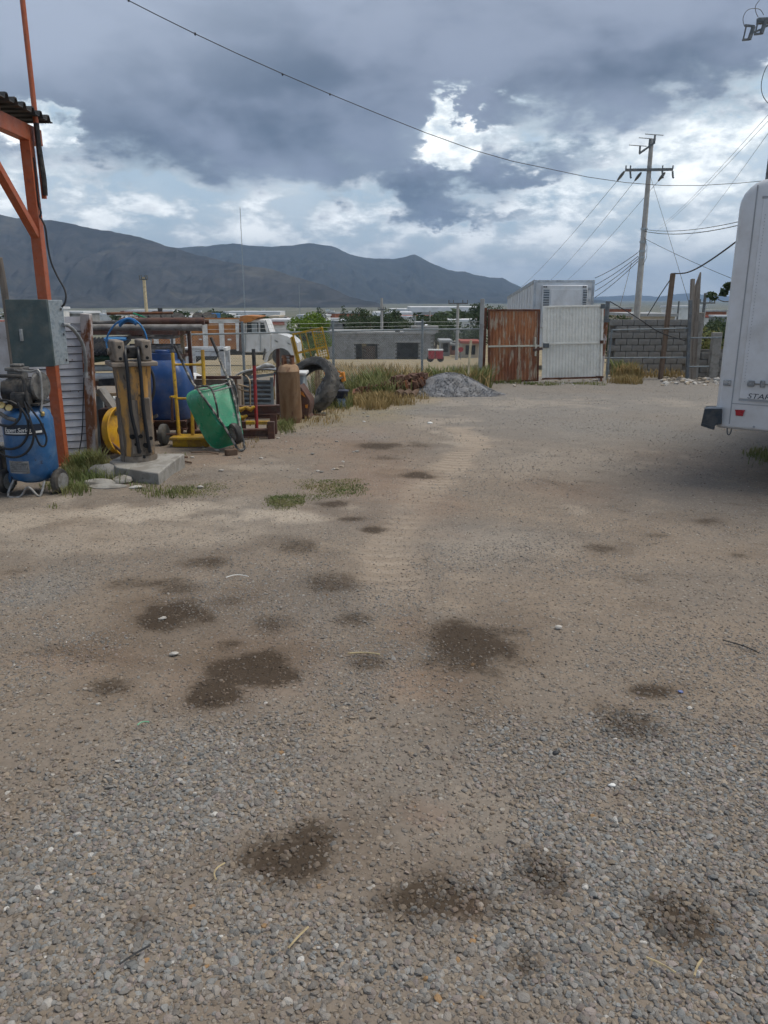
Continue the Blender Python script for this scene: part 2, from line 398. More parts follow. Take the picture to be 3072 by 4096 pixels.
mat('house_white', (.72, .71, .68), (.6, .59, .56), .5, rough=.9, bump=0, dust=0)
mat('house_cream', (.48, .42, .33), (.4, .35, .28), .5, rough=.9, bump=0, dust=0)
mat('house_grey', (.27, .27, .265), (.21, .21, .20), .5, rough=.9, bump=0, dust=0)
mat('house_terracotta', (.33, .13, .075), (.26, .10, .06), .5, rough=.9, bump=0, dust=0)
mat('roof_white', (.66, .67, .68), (.56, .57, .58), .05, rough=.6, bump=0, dust=0)
mat('roof_red', (.33, .08, .05), (.26, .07, .05), .4, rough=.8, bump=0, dust=0)
mat('roof_grey', (.36, .37, .37), (.29, .30, .30), .3, rough=.8, bump=0, dust=0)
mat('bark', (.10, .075, .055), (.06, .045, .035), 3, rough=.95)
mat('mountain', (.066, .066, .066), (.042, .045, .046), .004, .4, .62, 1.0, bump=0, c3=(.098, .094, .082), s3=.0016, lo3=.52, hi3=.66, var=.22, spec=0, dust=0)
mat('mountain_far', (.058, .060, .056), (.04, .043, .04), .003, .4, .62, 1.0, bump=0, var=.2, spec=0, dust=0)
mat('litter_white', (.7, .7, .67), rough=.6, bump=0, dust=0)
mat('litter_green', (.18, .42, .26), rough=.5, bump=0, dust=0)
mat('litter_blue', (.02, .06, .22), rough=.4, bump=0, dust=0)
mat('straw', (.45, .36, .2), (.33, .26, .15), 30, rough=.8, bump=0)

def leafmat(name, c1, c2, sc=.9, trans=.25):
    m = bpy.data.materials.new(name); m.use_nodes = True; MAT[name] = m
    t = NT(m.node_tree); t.n.clear(); out = t.new('ShaderNodeOutputMaterial'); b = t.new('ShaderNodeBsdfPrincipled')
    tc = t.new('ShaderNodeTexCoord').outputs['Object']; col = t.mix(t.smooth(t.noise(tc, sc, 5, .65), .35, .65), c1, c2)
    t.put(b.inputs['Base Color'], col); b.inputs['Roughness'].default_value = .75; b.inputs['Specular IOR Level'].default_value = .2
    tr = t.new('ShaderNodeBsdfTranslucent'); t.put(tr.inputs[0], col); ms = t.new('ShaderNodeMixShader'); ms.inputs[0].default_value = trans
    t.l.new(b.outputs[0], ms.inputs[1]); t.l.new(tr.outputs[0], ms.inputs[2]); t.l.new(ms.outputs[0], out.inputs[0])
leafmat('leaf_bright', (.16, .23, .035), (.10, .17, .03))
leafmat('leaf_dark', (.075, .10, .05), (.05, .075, .042), .4)
leafmat('grass_green', (.12, .16, .055), (.22, .21, .09), 3)
leafmat('grass_dry', (.36, .26, .12), (.24, .19, .085), 2.5)
leafmat('grass_mixed', (.23, .225, .095), (.13, .165, .06), 1.6)

def groundmat():
    m = bpy.data.materials.new('yard_ground'); m.use_nodes = True; MAT['yard_ground'] = m
    t = NT(m.node_tree); t.n.clear(); out = t.new('ShaderNodeOutputMaterial'); b = t.new('ShaderNodeBsdfPrincipled'); t.l.new(b.outputs[0], out.inputs[0])
    tc = t.new('ShaderNodeTexCoord').outputs['Object']; a = lambda n: t.attr(n).outputs['Fac']
    big = t.noise(tc, .45, 6, .6, .5); mid = t.noise(tc, 2.3, 7, .65, .3); fine = t.noise(tc, 38, 5, .65)
    col = t.mix(t.smooth(big, .38, .64), (.224, .179, .136), (.184, .156, .128))
    col = t.mix(t.smooth(mid, .5, .72, 0, .7), col, (.285, .228, .170))
    col = t.mix(t.smooth(mid, .30, .44, .6, 0), col, (.125, .096, .072))
    col = t.mix(a('grey'), col, t.mix(mid, (.172, .160, .143), (.245, .226, .200)))
    col = t.mix(a('red'), col, t.mix(mid, (.20, .125, .085), (.27, .185, .13)))
    col = t.mix(a('pale'), col, t.mix(mid, (.37, .31, .24), (.46, .40, .325)))
    # small stones that lie in the dirt
    vo = t.new('ShaderNodeTexVoronoi', feature='F1'); t.put(vo.inputs['Vector'], tc); vo.inputs['Scale'].default_value = 62
    vo2 = t.new('ShaderNodeTexVoronoi', feature='F1'); t.put(vo2.inputs['Vector'], tc); vo2.inputs['Scale'].default_value = 28
    peb = t.math('MULTIPLY', t.smooth(vo.outputs['Distance'], .25, .5, 1, 0), t.smooth(t.new('ShaderNodeSeparateColor').outputs[0], 0, 1))
    sc1 = t.new('ShaderNodeSeparateColor'); t.l.new(vo.outputs['Color'], sc1.inputs[0])
    sc2 = t.new('ShaderNodeSeparateColor'); t.l.new(vo2.outputs['Color'], sc2.inputs[0])
    f1 = t.math('MULTIPLY', t.smooth(vo.outputs['Distance'], .3, .52, 1, 0), t.smooth(sc1.outputs[0], .45, .6))
    f2 = t.math('MULTIPLY', t.smooth(vo2.outputs['Distance'], .22, .42, 1, 0), t.smooth(sc2.outputs[0], .72, .8))
    stone = t.mix(sc1.outputs[1], (.14, .125, .107), (.32, .285, .235))
    stone2 = t.mix(sc2.outputs[1], (.14, .13, .117), (.36, .33, .285))
    col = t.mix(t.math('MULTIPLY', f1, .75), col, stone); col = t.mix(t.math('MULTIPLY', f2, .85), col, stone2)
    col = t.mix(1.0, col, t.mix(fine, (.66,) * 3, (1.34,) * 3), 'MULTIPLY')
    # tyre tread pressed into the dust
    ts, tt, tm = a('track_s'), a('track_t'), a('track')
    ph = t.math('ADD', t.math('MULTIPLY', ts, 36.0), t.math('MULTIPLY', t.math('ABSOLUTE', tt), 7.0))
    ph = t.math('ADD', ph, t.math('MULTIPLY', mid, 1.5))
    lug = t.math('MULTIPLY', t.smooth(t.math('SINE', ph), -.35, .45), tm)
    col = t.mix(t.math('MULTIPLY', tm, .8), col, t.mix(lug, (.305, .245, .185), (.375, .31, .24)))
    col = t.mix(1.0, col, t.mix(t.math('MULTIPLY', tm, .5), (1, 1, 1), t.mix(fine, (.7,) * 3, (1.3,) * 3)), 'MULTIPLY')
    # far fields
    far = a('far'); fn = t.noise(tc, .012, 7, .7); fv = t.new('ShaderNodeTexVoronoi'); t.put(fv.inputs['Vector'], tc); fv.inputs['Scale'].default_value = .006
    fc = t.mix(t.smooth(fn, .4, .6), (.16, .15, .105), (.075, .09, .055)); fc = t.mix(t.smooth(t.noise(tc, .05, 5, .7), .52, .66), fc, (.27, .25, .22))
    col = t.mix(far, col, fc)
    dg = t.noise(tc, .5, 6, .65)
    col = t.mix(a('dry'), col, t.mix(t.smooth(dg, .4, .6), (.33, .26, .165), (.235, .20, .12)))
    st = t.math('ADD', a('stain'), t.math('MULTIPLY', t.math('SUBTRACT', fine, .5), 1.6)); st = t.math('MULTIPLY', t.smooth(st, .08, .82), t.smooth(a('stain'), .02, .2))
    col = t.mix(a('halo'), col, t.mix(fine, (.085, .056, .035), (.135, .095, .062)))
    oil = t.mix(fine, (.030, .020, .012), (.070, .050, .033))
    col = t.mix(t.math('MULTIPLY', st, .92), col, oil)
    t.put(b.inputs['Base Color'], col); t.put(b.inputs['Roughness'], .95); b.inputs['Specular IOR Level'].default_value = .25
    hgt = t.math('ADD', t.math('MULTIPLY', fine, .5), t.math('ADD', t.math('MULTIPLY', f1, .5), t.math('MULTIPLY', f2, 1.1)))
    hgt = t.math('ADD', t.math('ADD', hgt, t.math('MULTIPLY', mid, 1.6)), t.math('MULTIPLY', lug, 1.2))
    bn = t.new('ShaderNodeBump'); bn.inputs['Strength'].default_value = .75; bn.inputs['Distance'].default_value = .010
    t.l.new(hgt, bn.inputs['Height']); t.l.new(bn.outputs[0], b.inputs['Normal'])
groundmat()
def stonemat():
    m = bpy.data.materials.new('gravel_stone'); m.use_nodes = True; MAT['gravel_stone'] = m
    t = NT(m.node_tree); t.n.clear(); out = t.new('ShaderNodeOutputMaterial'); b = t.new('ShaderNodeBsdfPrincipled'); t.l.new(b.outputs[0], out.inputs[0])
    tone = t.attr('tone', 'INSTANCER').outputs['Color']; tc = t.new('ShaderNodeTexCoord').outputs['Object']
    n = t.noise(tc, 3, 5, .6)
    t.put(b.inputs['Base Color'], t.mix(1.0, tone, t.mix(n, (.72,) * 3, (1.28,) * 3), 'MULTIPLY')); b.inputs['Roughness'].default_value = .88
    b.inputs['Specular IOR Level'].default_value = .3
    bn = t.new('ShaderNodeBump'); bn.inputs['Strength'].default_value = .3; bn.inputs['Distance'].default_value = .1
    t.l.new(t.noise(tc, 6, 4), bn.inputs['Height']); t.l.new(bn.outputs[0], b.inputs['Normal'])
stonemat()

# ------------------------------------------------------------------ ground
STAINS = [(365,1333,72,36,1.25),(548,1442,90,33,1.3),(455,1497,60,40,1.0),(1010,1392,95,52,1.05),(960,1375,70,36,.7),(240,1490,42,20,.7),(585,1352,48,26,.6),(500,1392,40,16,.6),
 (445,1210,58,13,.6),(330,1258,70,15,.6),(385,1272,40,12,.6),(640,1182,55,13,.55),(705,1262,60,24,.6),(770,1340,46,16,.55),(790,1432,40,16,.6),(1410,1492,48,17,.95),
 (1345,1570,64,44,.8),(1310,1545,40,22,.5),(610,1850,110,60,.95),(660,1815,70,46,.8),(945,1945,105,60,.85),(1050,1970,60,40,.5),(1190,1890,60,58,.9),(1150,1850,40,25,.5),(1470,1985,80,70,.8),(1130,2075,34,38,.8),(300,2000,32,30,.6),
 (900,1025,36,8,.75),(825,963,45,7,.7),(810,1143,30,9,.8),(757,1122,34,7,.7),(722,1088,36,8,.7),(835,985,42,6,.5),(1525,1127,42,9,.6),(1420,1155,34,7,.5),(1305,1183,32,10,.6),(1600,1198,28,7,.55),
 (110,1405,90,16,.35),(215,1420,50,12,.3),(30,1235,30,10,.4),(1600,1940,30,16,.4),(990,1343,24,6,.6),(490,1300,40,10,.4),(340,1300,50,9,.35),(1240,1050,60,10,.2),(905,960,30,6,.5)]
PALES = [(330,1108,150,20,.8),(620,1110,110,14,.75),(480,1098,110,13,.6),(60,1115,110,30,.6),(250,1150,260,30,.4),(1180,1000,220,30,.25),(1050,1180,160,40,.25),(1000,945,45,22,.5),(560,1010,90,12,.35),(940,910,60,10,.4),(1130,870,150,10,.35),(1460,870,60,8,.3),(900,1045,60,25,.2),(560,880,60,12,.2),(1250,1100,40,10,.3),(150,1170,120,20,.35)]
REDS = [(820,1040,130,60,.5),(760,960,110,30,.45),(930,1090,90,45,.35),(620,960,120,25,.4),(900,1470,90,40,.45),(560,1420,160,80,.25),(1240,1060,110,35,.3),(1010,1960,40,14,.5),(920,1760,70,40,.35),(1500,1000,150,40,.15),(470,985,60,14,.3),(880,1350,60,40,.4),(200,1420,150,30,.3)]
GREYS = [(760,940,60,15,.9),(900,880,80,12,.8),(1250,870,230,18,.55),(300,1800,280,330,.55),(100,1270,80,40,.7),(1100,1800,330,250,.35),(1450,1650,150,90,.5),(640,1100,230,40,.35),(700,1290,120,60,.2),(1050,1180,160,60,.4),(1400,930,150,25,.4)]
HALOS = [(a, b, c * 1.7 + 8, d * 1.7 + 4, e * .42) for a, b, c, d, e in STAINS]
def ellipses(lst, X, Y, rag=.55, fr=3.0, seed=3):
    out = np.zeros_like(X); nz = fbm(X * fr, Y * fr, 4, seed) - .5
    for ox, oy, hw, hh, s in lst:
        k = 3072 / 1659; c = P(ox * k, oy * k); rx = hw * k * (P(ox * k + 50, oy * k).x - c.x) / 50
        ry = max(.05, (P(ox * k, (oy - hh) * k).y - P(ox * k, (oy + hh) * k).y) / 2)
        d = np.sqrt(((X - c.x) / rx) ** 2 + ((Y - c.y) / ry) ** 2)
        w = d < 2.6
        out[w] = np.maximum(out[w], s * sstep(1.55, .25, d[w] + nz[w] * rag * 2))
    return out
TRACK = [P(x, y) for x, y in [(1830, 1715), (1880, 1745), (1900, 1775), (1870, 1805), (1800, 1870), (1725, 1945), (1650, 2025), (1595, 2110), (1560, 2210), (1545, 2330), (1560, 2440), (1640, 2570), (1760, 2690), (1900, 2790)]]
def track_coords(X, Y):
    ds = np.full(X.shape, 9.0); S = np.zeros_like(X); T = np.zeros_like(X); s0 = 0
    for a, b in zip(TRACK[:-1], TRACK[1:]):
        ax, ay, bx, by = a.x, a.y, b.x, b.y; L = math.hypot(bx - ax, by - ay); ux, uy = (bx - ax) / L, (by - ay) / L
        q = np.clip((X - ax) * ux + (Y - ay) * uy, 0, L); dx = X - ax - ux * q; dy = Y - ay - uy * q; d = np.hypot(dx, dy)
        w = d < ds; ds[w] = d[w]; S[w] = (s0 + q)[w]; T[w] = (dx * -uy + dy * ux)[w]; s0 += L
    m = sstep(.31, .13, ds + .25 * (fbm(X * 4, Y * 4, 3, 33) - .5)) * (.7 + .3 * sstep(6.0, 2.5, S)) * sstep(s0, s0 - 2.5, S)
    m = np.clip(m * (.15 + 1.45 * fbm(X * 1.9, Y * 1.9, 3, 31)), 0, .9)
    return S, T, m
def zground(X, Y):
    """height of the ground sheet, undulations included"""
    z = np.interp(Y, YS, ZS); near = sstep(60, 25, Y)
    z = z + near * ((fbm(X * .7, Y * .7, 3, 5) - .5) * .05 + (fbm(X * 3.1, Y * 3.1, 3, 9) - .5) * .022)
    return z + sstep(40, 120, Y) * (fbm(X * .02, Y * .02, 4, 12) - .5) * np.minimum(6, Y * .012)
def gz(x, y): return float(zground(np.array([float(x)]), np.array([float(y)]))[0])
def make_ground():
    ys = np.concatenate([np.linspace(-50, .5, 30)[:-1], np.geomspace(.5, 45, 620), np.geomspace(45, 40000, 130)[1:]])
    us = np.concatenate([[-1.0] * 2, np.linspace(-1.0, 1.0, 430), [1.0] * 2])
    W = np.abs(ys) * .62 + 2.2
    X = us[None, :] * W[:, None]; Y = np.repeat(ys[:, None], len(us), 1)
    X[:, 0] = -42000; X[:, 1] = np.minimum(-W - 60, -60) ; X[:, -2] = np.maximum(W + 60, 60); X[:, -1] = 42000
    X[:, 1] = np.maximum(X[:, 1], -41000); X[:, -2] = np.minimum(X[:, -2], 41000)
    Z = zground(X, Y); ny, nx = X.shape
    S, T, m = track_coords(X, Y); Z -= m * .015
    idx = np.arange(ny * nx).reshape(ny, nx)
    q = np.stack([idx[:-1, :-1], idx[:-1, 1:], idx[1:, 1:], idx[1:, :-1]], -1).reshape(-1, 4)
    me = bpy.data.meshes.new('ground'); me.vertices.add(ny * nx); me.vertices.foreach_set('co', np.stack([X, Y, Z], -1).ravel())
    me.loops.add(q.size); me.loops.foreach_set('vertex_index', q.ravel()); me.polygons.add(len(q))
    me.polygons.foreach_set('loop_start', np.arange(0, q.size, 4)); me.polygons.foreach_set('use_smooth', np.ones(len(q), bool)); me.update(calc_edges=True)
    far = sstep(30, 70, Y); dry = sstep(24.5, 27, Y) * sstep(220, 90, Y)
    dry = np.maximum(dry, ellipses([(760, 880, 120, 28, .8), (640, 905, 60, 18, .7), (900, 860, 60, 14, .6), (470, 905, 60, 30, .4)], X, Y, .5, 2.0, 21))
    for nm, arr in dict(halo=ellipses(HALOS, X, Y, 1.3, 2.4, 17), stain=ellipses(STAINS, X, Y, .7, 5.0), pale=ellipses(PALES, X, Y, 1.5, 3.5, 8), red=ellipses(REDS, X, Y, .9, 1.5, 4), grey=np.clip(ellipses(GREYS, X, Y, .9, 1.2, 6) + .6 * sstep(-1.5, 2.5, X - .12 * Y + 1.2) * sstep(7, 13, Y) * (.4 + fbm(X * .6, Y * .6, 3, 66)) + .3 * sstep(9, 16, Y), 0, .95), far=far, dry=dry, track=m, track_s=S, track_t=T).items():
        at = me.attributes.new(nm, 'FLOAT', 'POINT'); at.data.foreach_set('value', arr.ravel().astype(np.float32))
    o = bpy.data.objects.new('ground', me); COL.objects.link(o); me.materials.append(MAT['yard_ground'])
    tag(o, 'stained dirt and gravel yard sloping down to the valley', kind='structure')
make_ground()

# ------------------------------------------------------------------ gravel (uncountable): points with instanced stones
def make_gravel():
    lib = bpy.data.collections.new('gravel_library')
    for k in range(10):
        bm = bmesh.new(); bmesh.ops.create_icosphere(bm, subdivisions=2, radius=1.0); rk = random.Random(400 + k)
        for _ in range(11):
            dv = Vector((rk.gauss(0, 1), rk.gauss(0, 1), rk.gauss(0, 1))).normalized(); cc = rk.uniform(.5, .85)
            for v in bm.verts: v.co -= dv * max(0, v.co.dot(dv) - cc)
        sy, sz = rk.uniform(.36, .5), rk.uniform(.22, .34); b = MB(); b.v = [(v.co.x * .56, v.co.y * sy * 1.1, v.co.z * sz * 1.1) for v in bm.verts]; b.f = [tuple(v.index for v in f.verts) for f in bm.faces]; bm.free()
        me = bpy.data.meshes.new('stone_shape'); me.from_pydata(b.v, [], b.f); me.update(); me.materials.append(MAT['gravel_stone'])
        for p in me.polygons: p.use_smooth = True
        me.set_sharp_from_angle(angle=R(24))
        lib.objects.link(bpy.data.objects.new('stone_shape', me))
    XX, YY, SS = [], [], []
    def zone(y0, y1, n, s0, s1, powr=1.0):
        y = y0 + (y1 - y0) * rng.random(n); w = y * .52 + 1.9; x = (rng.random(n) * 2 - 1) * w
        keep = rng.random(n) < w / (y1 * .52 + 1.9); x, y = x[keep], y[keep]
        s = s0 * (s1 / s0) ** (rng.random(len(x)) ** 1.6); return x, y, s
    def dens(x, y):
        d = .20 + .55 * sstep(.40, .62, fbm(x * 1.1, y * 1.1, 4, 40)) + .25 * sstep(2.6, 1.7, y)
        d = d + .75 * ellipses([(80, 1275, 90, 55, 1), (250, 1780, 270, 250, 1), (560, 1680, 200, 110, .8), (420, 2060, 380, 110, 1), (1000, 2130, 300, 60, .9), (1470, 1640, 150, 90, .9), (1380, 1800, 170, 90, .6), (1180, 1760, 120, 60, .5), (520, 1950, 200, 90, .6)], x, y, 1.2, 1.5, 50)
        bare = ellipses([(880, 1740, 130, 130, 1), (1350, 1740, 60, 30, .9), (1020, 1965, 90, 35, .9), (1500, 2000, 80, 70, .8), (40, 1990, 50, 40, .9), (900, 1580, 90, 100, .8), (420, 1110, 330, 30, .9), (850, 1030, 90, 70, .9), (330, 1440, 230, 90, .5), (1150, 1350, 200, 120, .35), (1200, 1960, 70, 60, .7), (700, 1870, 120, 50, .4)], x, y, 1.3, 1.8, 60)
        return np.clip(d - .6 * bare, .2, 1)
    for args, f0, f1, lim in (((1.15, 3.6, 90000, .013, .031), 3.6, 2.2, 1.0), ((1.15, 7.5, 230000, .009, .022), 6.8, 2.8, 1.0), ((1.15, 5.5, 260000, .004, .010), 5.3, 3.0, 1.0), ((3.2, 9.5, 190000, .004, .010), 9.5, 6, .8), ((2.5, 11, 120000, .007, .017), 11, 5, .75), ((6, 25, 150000, .009, .028), 26, 16, .8)):
        x, y, s = zone(*args); k = rng.random(len(x)) < np.clip(dens(x, y) * lim * 1.3, 0, 1) * sstep(f0, f1, y) * (sstep(args[0], args[0] + 2.5, y) if args[0] > 2 else 1); XX.append(x[k]); YY.append(y[k]); SS.append(s[k])
    x = np.concatenate(XX); y = np.concatenate(YY); s = np.concatenate(SS)
    k = ~((x < -1.4) & (y > 7.2) & (x < -1.2 - (14 - y) * .25)); x, y, s = x[k], y[k], s[k]
    S, T, m = track_coords(x, y); z = zground(x, y) - m * .015 + s * .05; n = len(x)
    st = ellipses(STAINS, x, y, .7, 5.0); t = rng.random(n); base = .15 + .135 * rng.random(n) ** 1.2
    base = base * (1 + .1 * fbm(x * .9, y * .9, 3, 71))
    col = np.stack([base * 1.03, base * .965, base * .875], -1); w = t < .22; col[w] *= np.array([1.12, 1.0, .86]); w = (t > .22) & (t < .42); col[w] *= np.array([.90, .97, 1.03])
    w = (t > .42) & (t < .55); col[w] *= np.array([1.06, .97, .97]); w = t > .992; col[w] = np.array([.52, .5, .46]) * (.7 + .4 * rng.random(w.sum())[:, None]); w = (t > .977) & (t < .979); col[w] = (.32, .2, .1)
    dusty = np.clip((1.0 - dens(x, y)) * (.25 + .7 * rng.random(n)) * sstep(16, 7, y), 0, .8)[:, None]; col = col * (1 - dusty) + dusty * np.array([.225, .172, .125]) * (.8 + .4 * rng.random(n))[:, None]
    red = ellipses(REDS, x, y, .9, 1.5, 4); col = col * (1 - red[:, None] * np.array([-.05, .12, .22]))
    col *= 1 - (np.clip(st * 1.15, 0, 1) * (.35 + .65 * rng.random(n)))[:, None] * np.array([.76, .81, .86]) * (1 - .35 * ellipses(HALOS, x, y, 1.3, 2.4, 17))[:, None]
    me = bpy.data.meshes.new('gravel'); me.vertices.add(n); me.vertices.foreach_set('co', np.stack([x, y, z], -1).ravel())
    at = me.attributes.new('size', 'FLOAT_VECTOR', 'POINT'); at.data.foreach_set('vector', (s[:, None] * (.8 + .4 * rng.random((n, 3)))).astype(np.float32).ravel())
    at = me.attributes.new('turn', 'FLOAT_VECTOR', 'POINT'); at.data.foreach_set('vector', np.stack([rng.normal(0, .35, n), rng.normal(0, .35, n), rng.random(n) * 6.28], -1).astype(np.float32).ravel())
    at = me.attributes.new('pick', 'INT', 'POINT'); at.data.foreach_set('value', rng.integers(0, 10, n).astype(np.int32))
    at = me.attributes.new('tone', 'FLOAT_COLOR', 'POINT'); at.data.foreach_set('color', np.concatenate([col, np.ones((n, 1))], 1).astype(np.float32).ravel())
    o = bpy.data.objects.new('gravel', me); COL.objects.link(o); me.materials.append(MAT['gravel_stone'])
    ng = bpy.data.node_groups.new('scatter_stones', 'GeometryNodeTree'); ng.interface.new_socket('Geometry', in_out='INPUT', socket_type='NodeSocketGeometry'); ng.interface.new_socket('Geometry', in_out='OUTPUT', socket_type='NodeSocketGeometry')
    gi = ng.nodes.new('NodeGroupInput'); go = ng.nodes.new('NodeGroupOutput'); ci = ng.nodes.new('GeometryNodeCollectionInfo'); ci.inputs[0].default_value = lib; ci.inputs['Separate Children'].default_value = True; ci.inputs['Reset Children'].default_value = True
    ip = ng.nodes.new('GeometryNodeInstanceOnPoints'); ip.inputs['Pick Instance'].default_value = True
    def na(nm, ty):
        q = ng.nodes.new('GeometryNodeInputNamedAttribute'); q.data_type = ty; q.inputs[0].default_value = nm; return [s_ for s_ in q.outputs if s_.enabled][0]
    L = ng.links.new; L(gi.outputs[0], ip.inputs['Points']); L(ci.outputs[0], ip.inputs['Instance']); L(na('pick', 'INT'), ip.inputs['Instance Index']); L(na('size', 'FLOAT_VECTOR'), ip.inputs['Scale'])
    er = ng.nodes.new('FunctionNodeEulerToRotation'); L(na('turn', 'FLOAT_VECTOR'), er.inputs[0]); L(er.outputs[0], ip.inputs['Rotation']); L(ip.outputs[0], go.inputs[0])
    md = o.modifiers.new('scatter', 'NODES'); md.node_group = ng
    tag(o, 'loose grey gravel scattered over the dirt yard', 'gravel', kind='stuff')
make_gravel()

# ------------------------------------------------------------------ mountains and far hills
def mountain(name, sky, dist, foot, back, matn, seed, label, gul=1.0, nx=620, nt=110):
    xs = np.array([p[0] for p in sky], float); ysk = np.array([p[1] for p in sky], float)
    px = np.linspace(xs[0], xs[-1], nx); py = np.interp(px, xs, ysk)
    py = py + (fbm(px * .018, px * 0, 4, seed) - .5) * 10
    V = np.zeros((nt, nx, 3)); ts = np.linspace(0, 1, nt)
    D = np.interp(px, [p[0] for p in dist], [p[1] for p in dist]); F = np.interp(px, [p[0] for p in foot], [p[1] for p in foot])
    crest = np.array([A(a, b, d) for a, b, d in zip(px, py, D)])
    for i, t in enumerate(ts):
        if t <= .75:
            q = t / .75; Yd = F + (D - F) * q; X = crest[:, 0] / D * Yd
            zg = np.interp(Yd, YS, ZS) - 3; shape = q ** 1.55
            g1 = np.abs(fbm(X / 420 + Yd / 2600, Yd / 1500, 5, seed + 3) - .5) * 2
            g2 = fbm(X / 150, Yd / 420, 4, seed + 7) - .5
            z = zg + (crest[:, 2] - zg) * shape + (crest[:, 2] - zg) * math.sin(math.pi * q) ** .8 * gul * ((g1 - .3) * .36 + g2 * .16)
        else:
            q = (t - .75) / .25; Yd = D + back * q; X = crest[:, 0] / D * Yd; zg = np.interp(Yd, YS, ZS) - 3; z = crest[:, 2] + (zg - crest[:, 2]) * q ** 1.2
        V[i, :, 0] = X; V[i, :, 1] = Yd; V[i, :, 2] = np.maximum(z, np.interp(Yd, YS, ZS) - 30)
    idx = np.arange(nt * nx).reshape(nt, nx); q = np.stack([idx[:-1, :-1], idx[:-1, 1:], idx[1:, 1:], idx[1:, :-1]], -1).reshape(-1, 4)
    o = raw(name, V.reshape(-1, 3).tolist(), q.tolist(), matn, True); tag(o, label, kind='structure')
mountain('mountain_range', [(-900, 930), (-500, 880), (-200, 850), (0, 856), (60, 868), (130, 874), (210, 878), (330, 905), (450, 925), (560, 948), (620, 968), (700, 990), (800, 1022), (900, 1045), (1000, 1062), (1100, 1082), (1200, 1112), (1300, 1142), (1400, 1185), (1520, 1215)], [(-900, 7800), (600, 7200), (1520, 5200)], [(-900, 4200), (1520, 4700)], 2500, 'mountain', 1, 'brown scrub mountain slope filling the left of the skyline')
mountain('mountain_ridge', [(300, 1010), (560, 990), (700, 988), (760, 985), (830, 982), (930, 974), (1000, 980), (1080, 986), (1160, 980), (1240, 972), (1300, 978), (1340, 988), (1400, 1020), (1450, 1030), (1500, 1032), (1560, 1036), (1610, 1030), (1640, 1020), (1658, 1016), (1690, 1032), (1740, 1056), (1790, 1078), (1830, 1086), (1860, 1084), (1900, 1098), (1960, 1112), (2010, 1110), (2060, 1135), (2100, 1160), (2200, 1175), (2350, 1196), (2500, 1212)], [(300, 11500), (2500, 13500)], [(300, 6200), (2500, 9500)], 3000, 'mountain_far', 21, 'hazy blue ridge with a small peak behind the warehouses', .8)
mountain('far_hills', [(2100, 1205), (2300, 1190), (2450, 1186), (2560, 1178), (2620, 1186), (2700, 1178), (2760, 1172), (2850, 1180), (2950, 1188), (3200, 1182), (3700, 1200)], [(2100, 26000), (3700, 26000)], [(2100, 22000), (3700, 22000)], 3000, 'mountain_far', 41, 'very faint hills on the horizon at the right', .4, 200, 30)

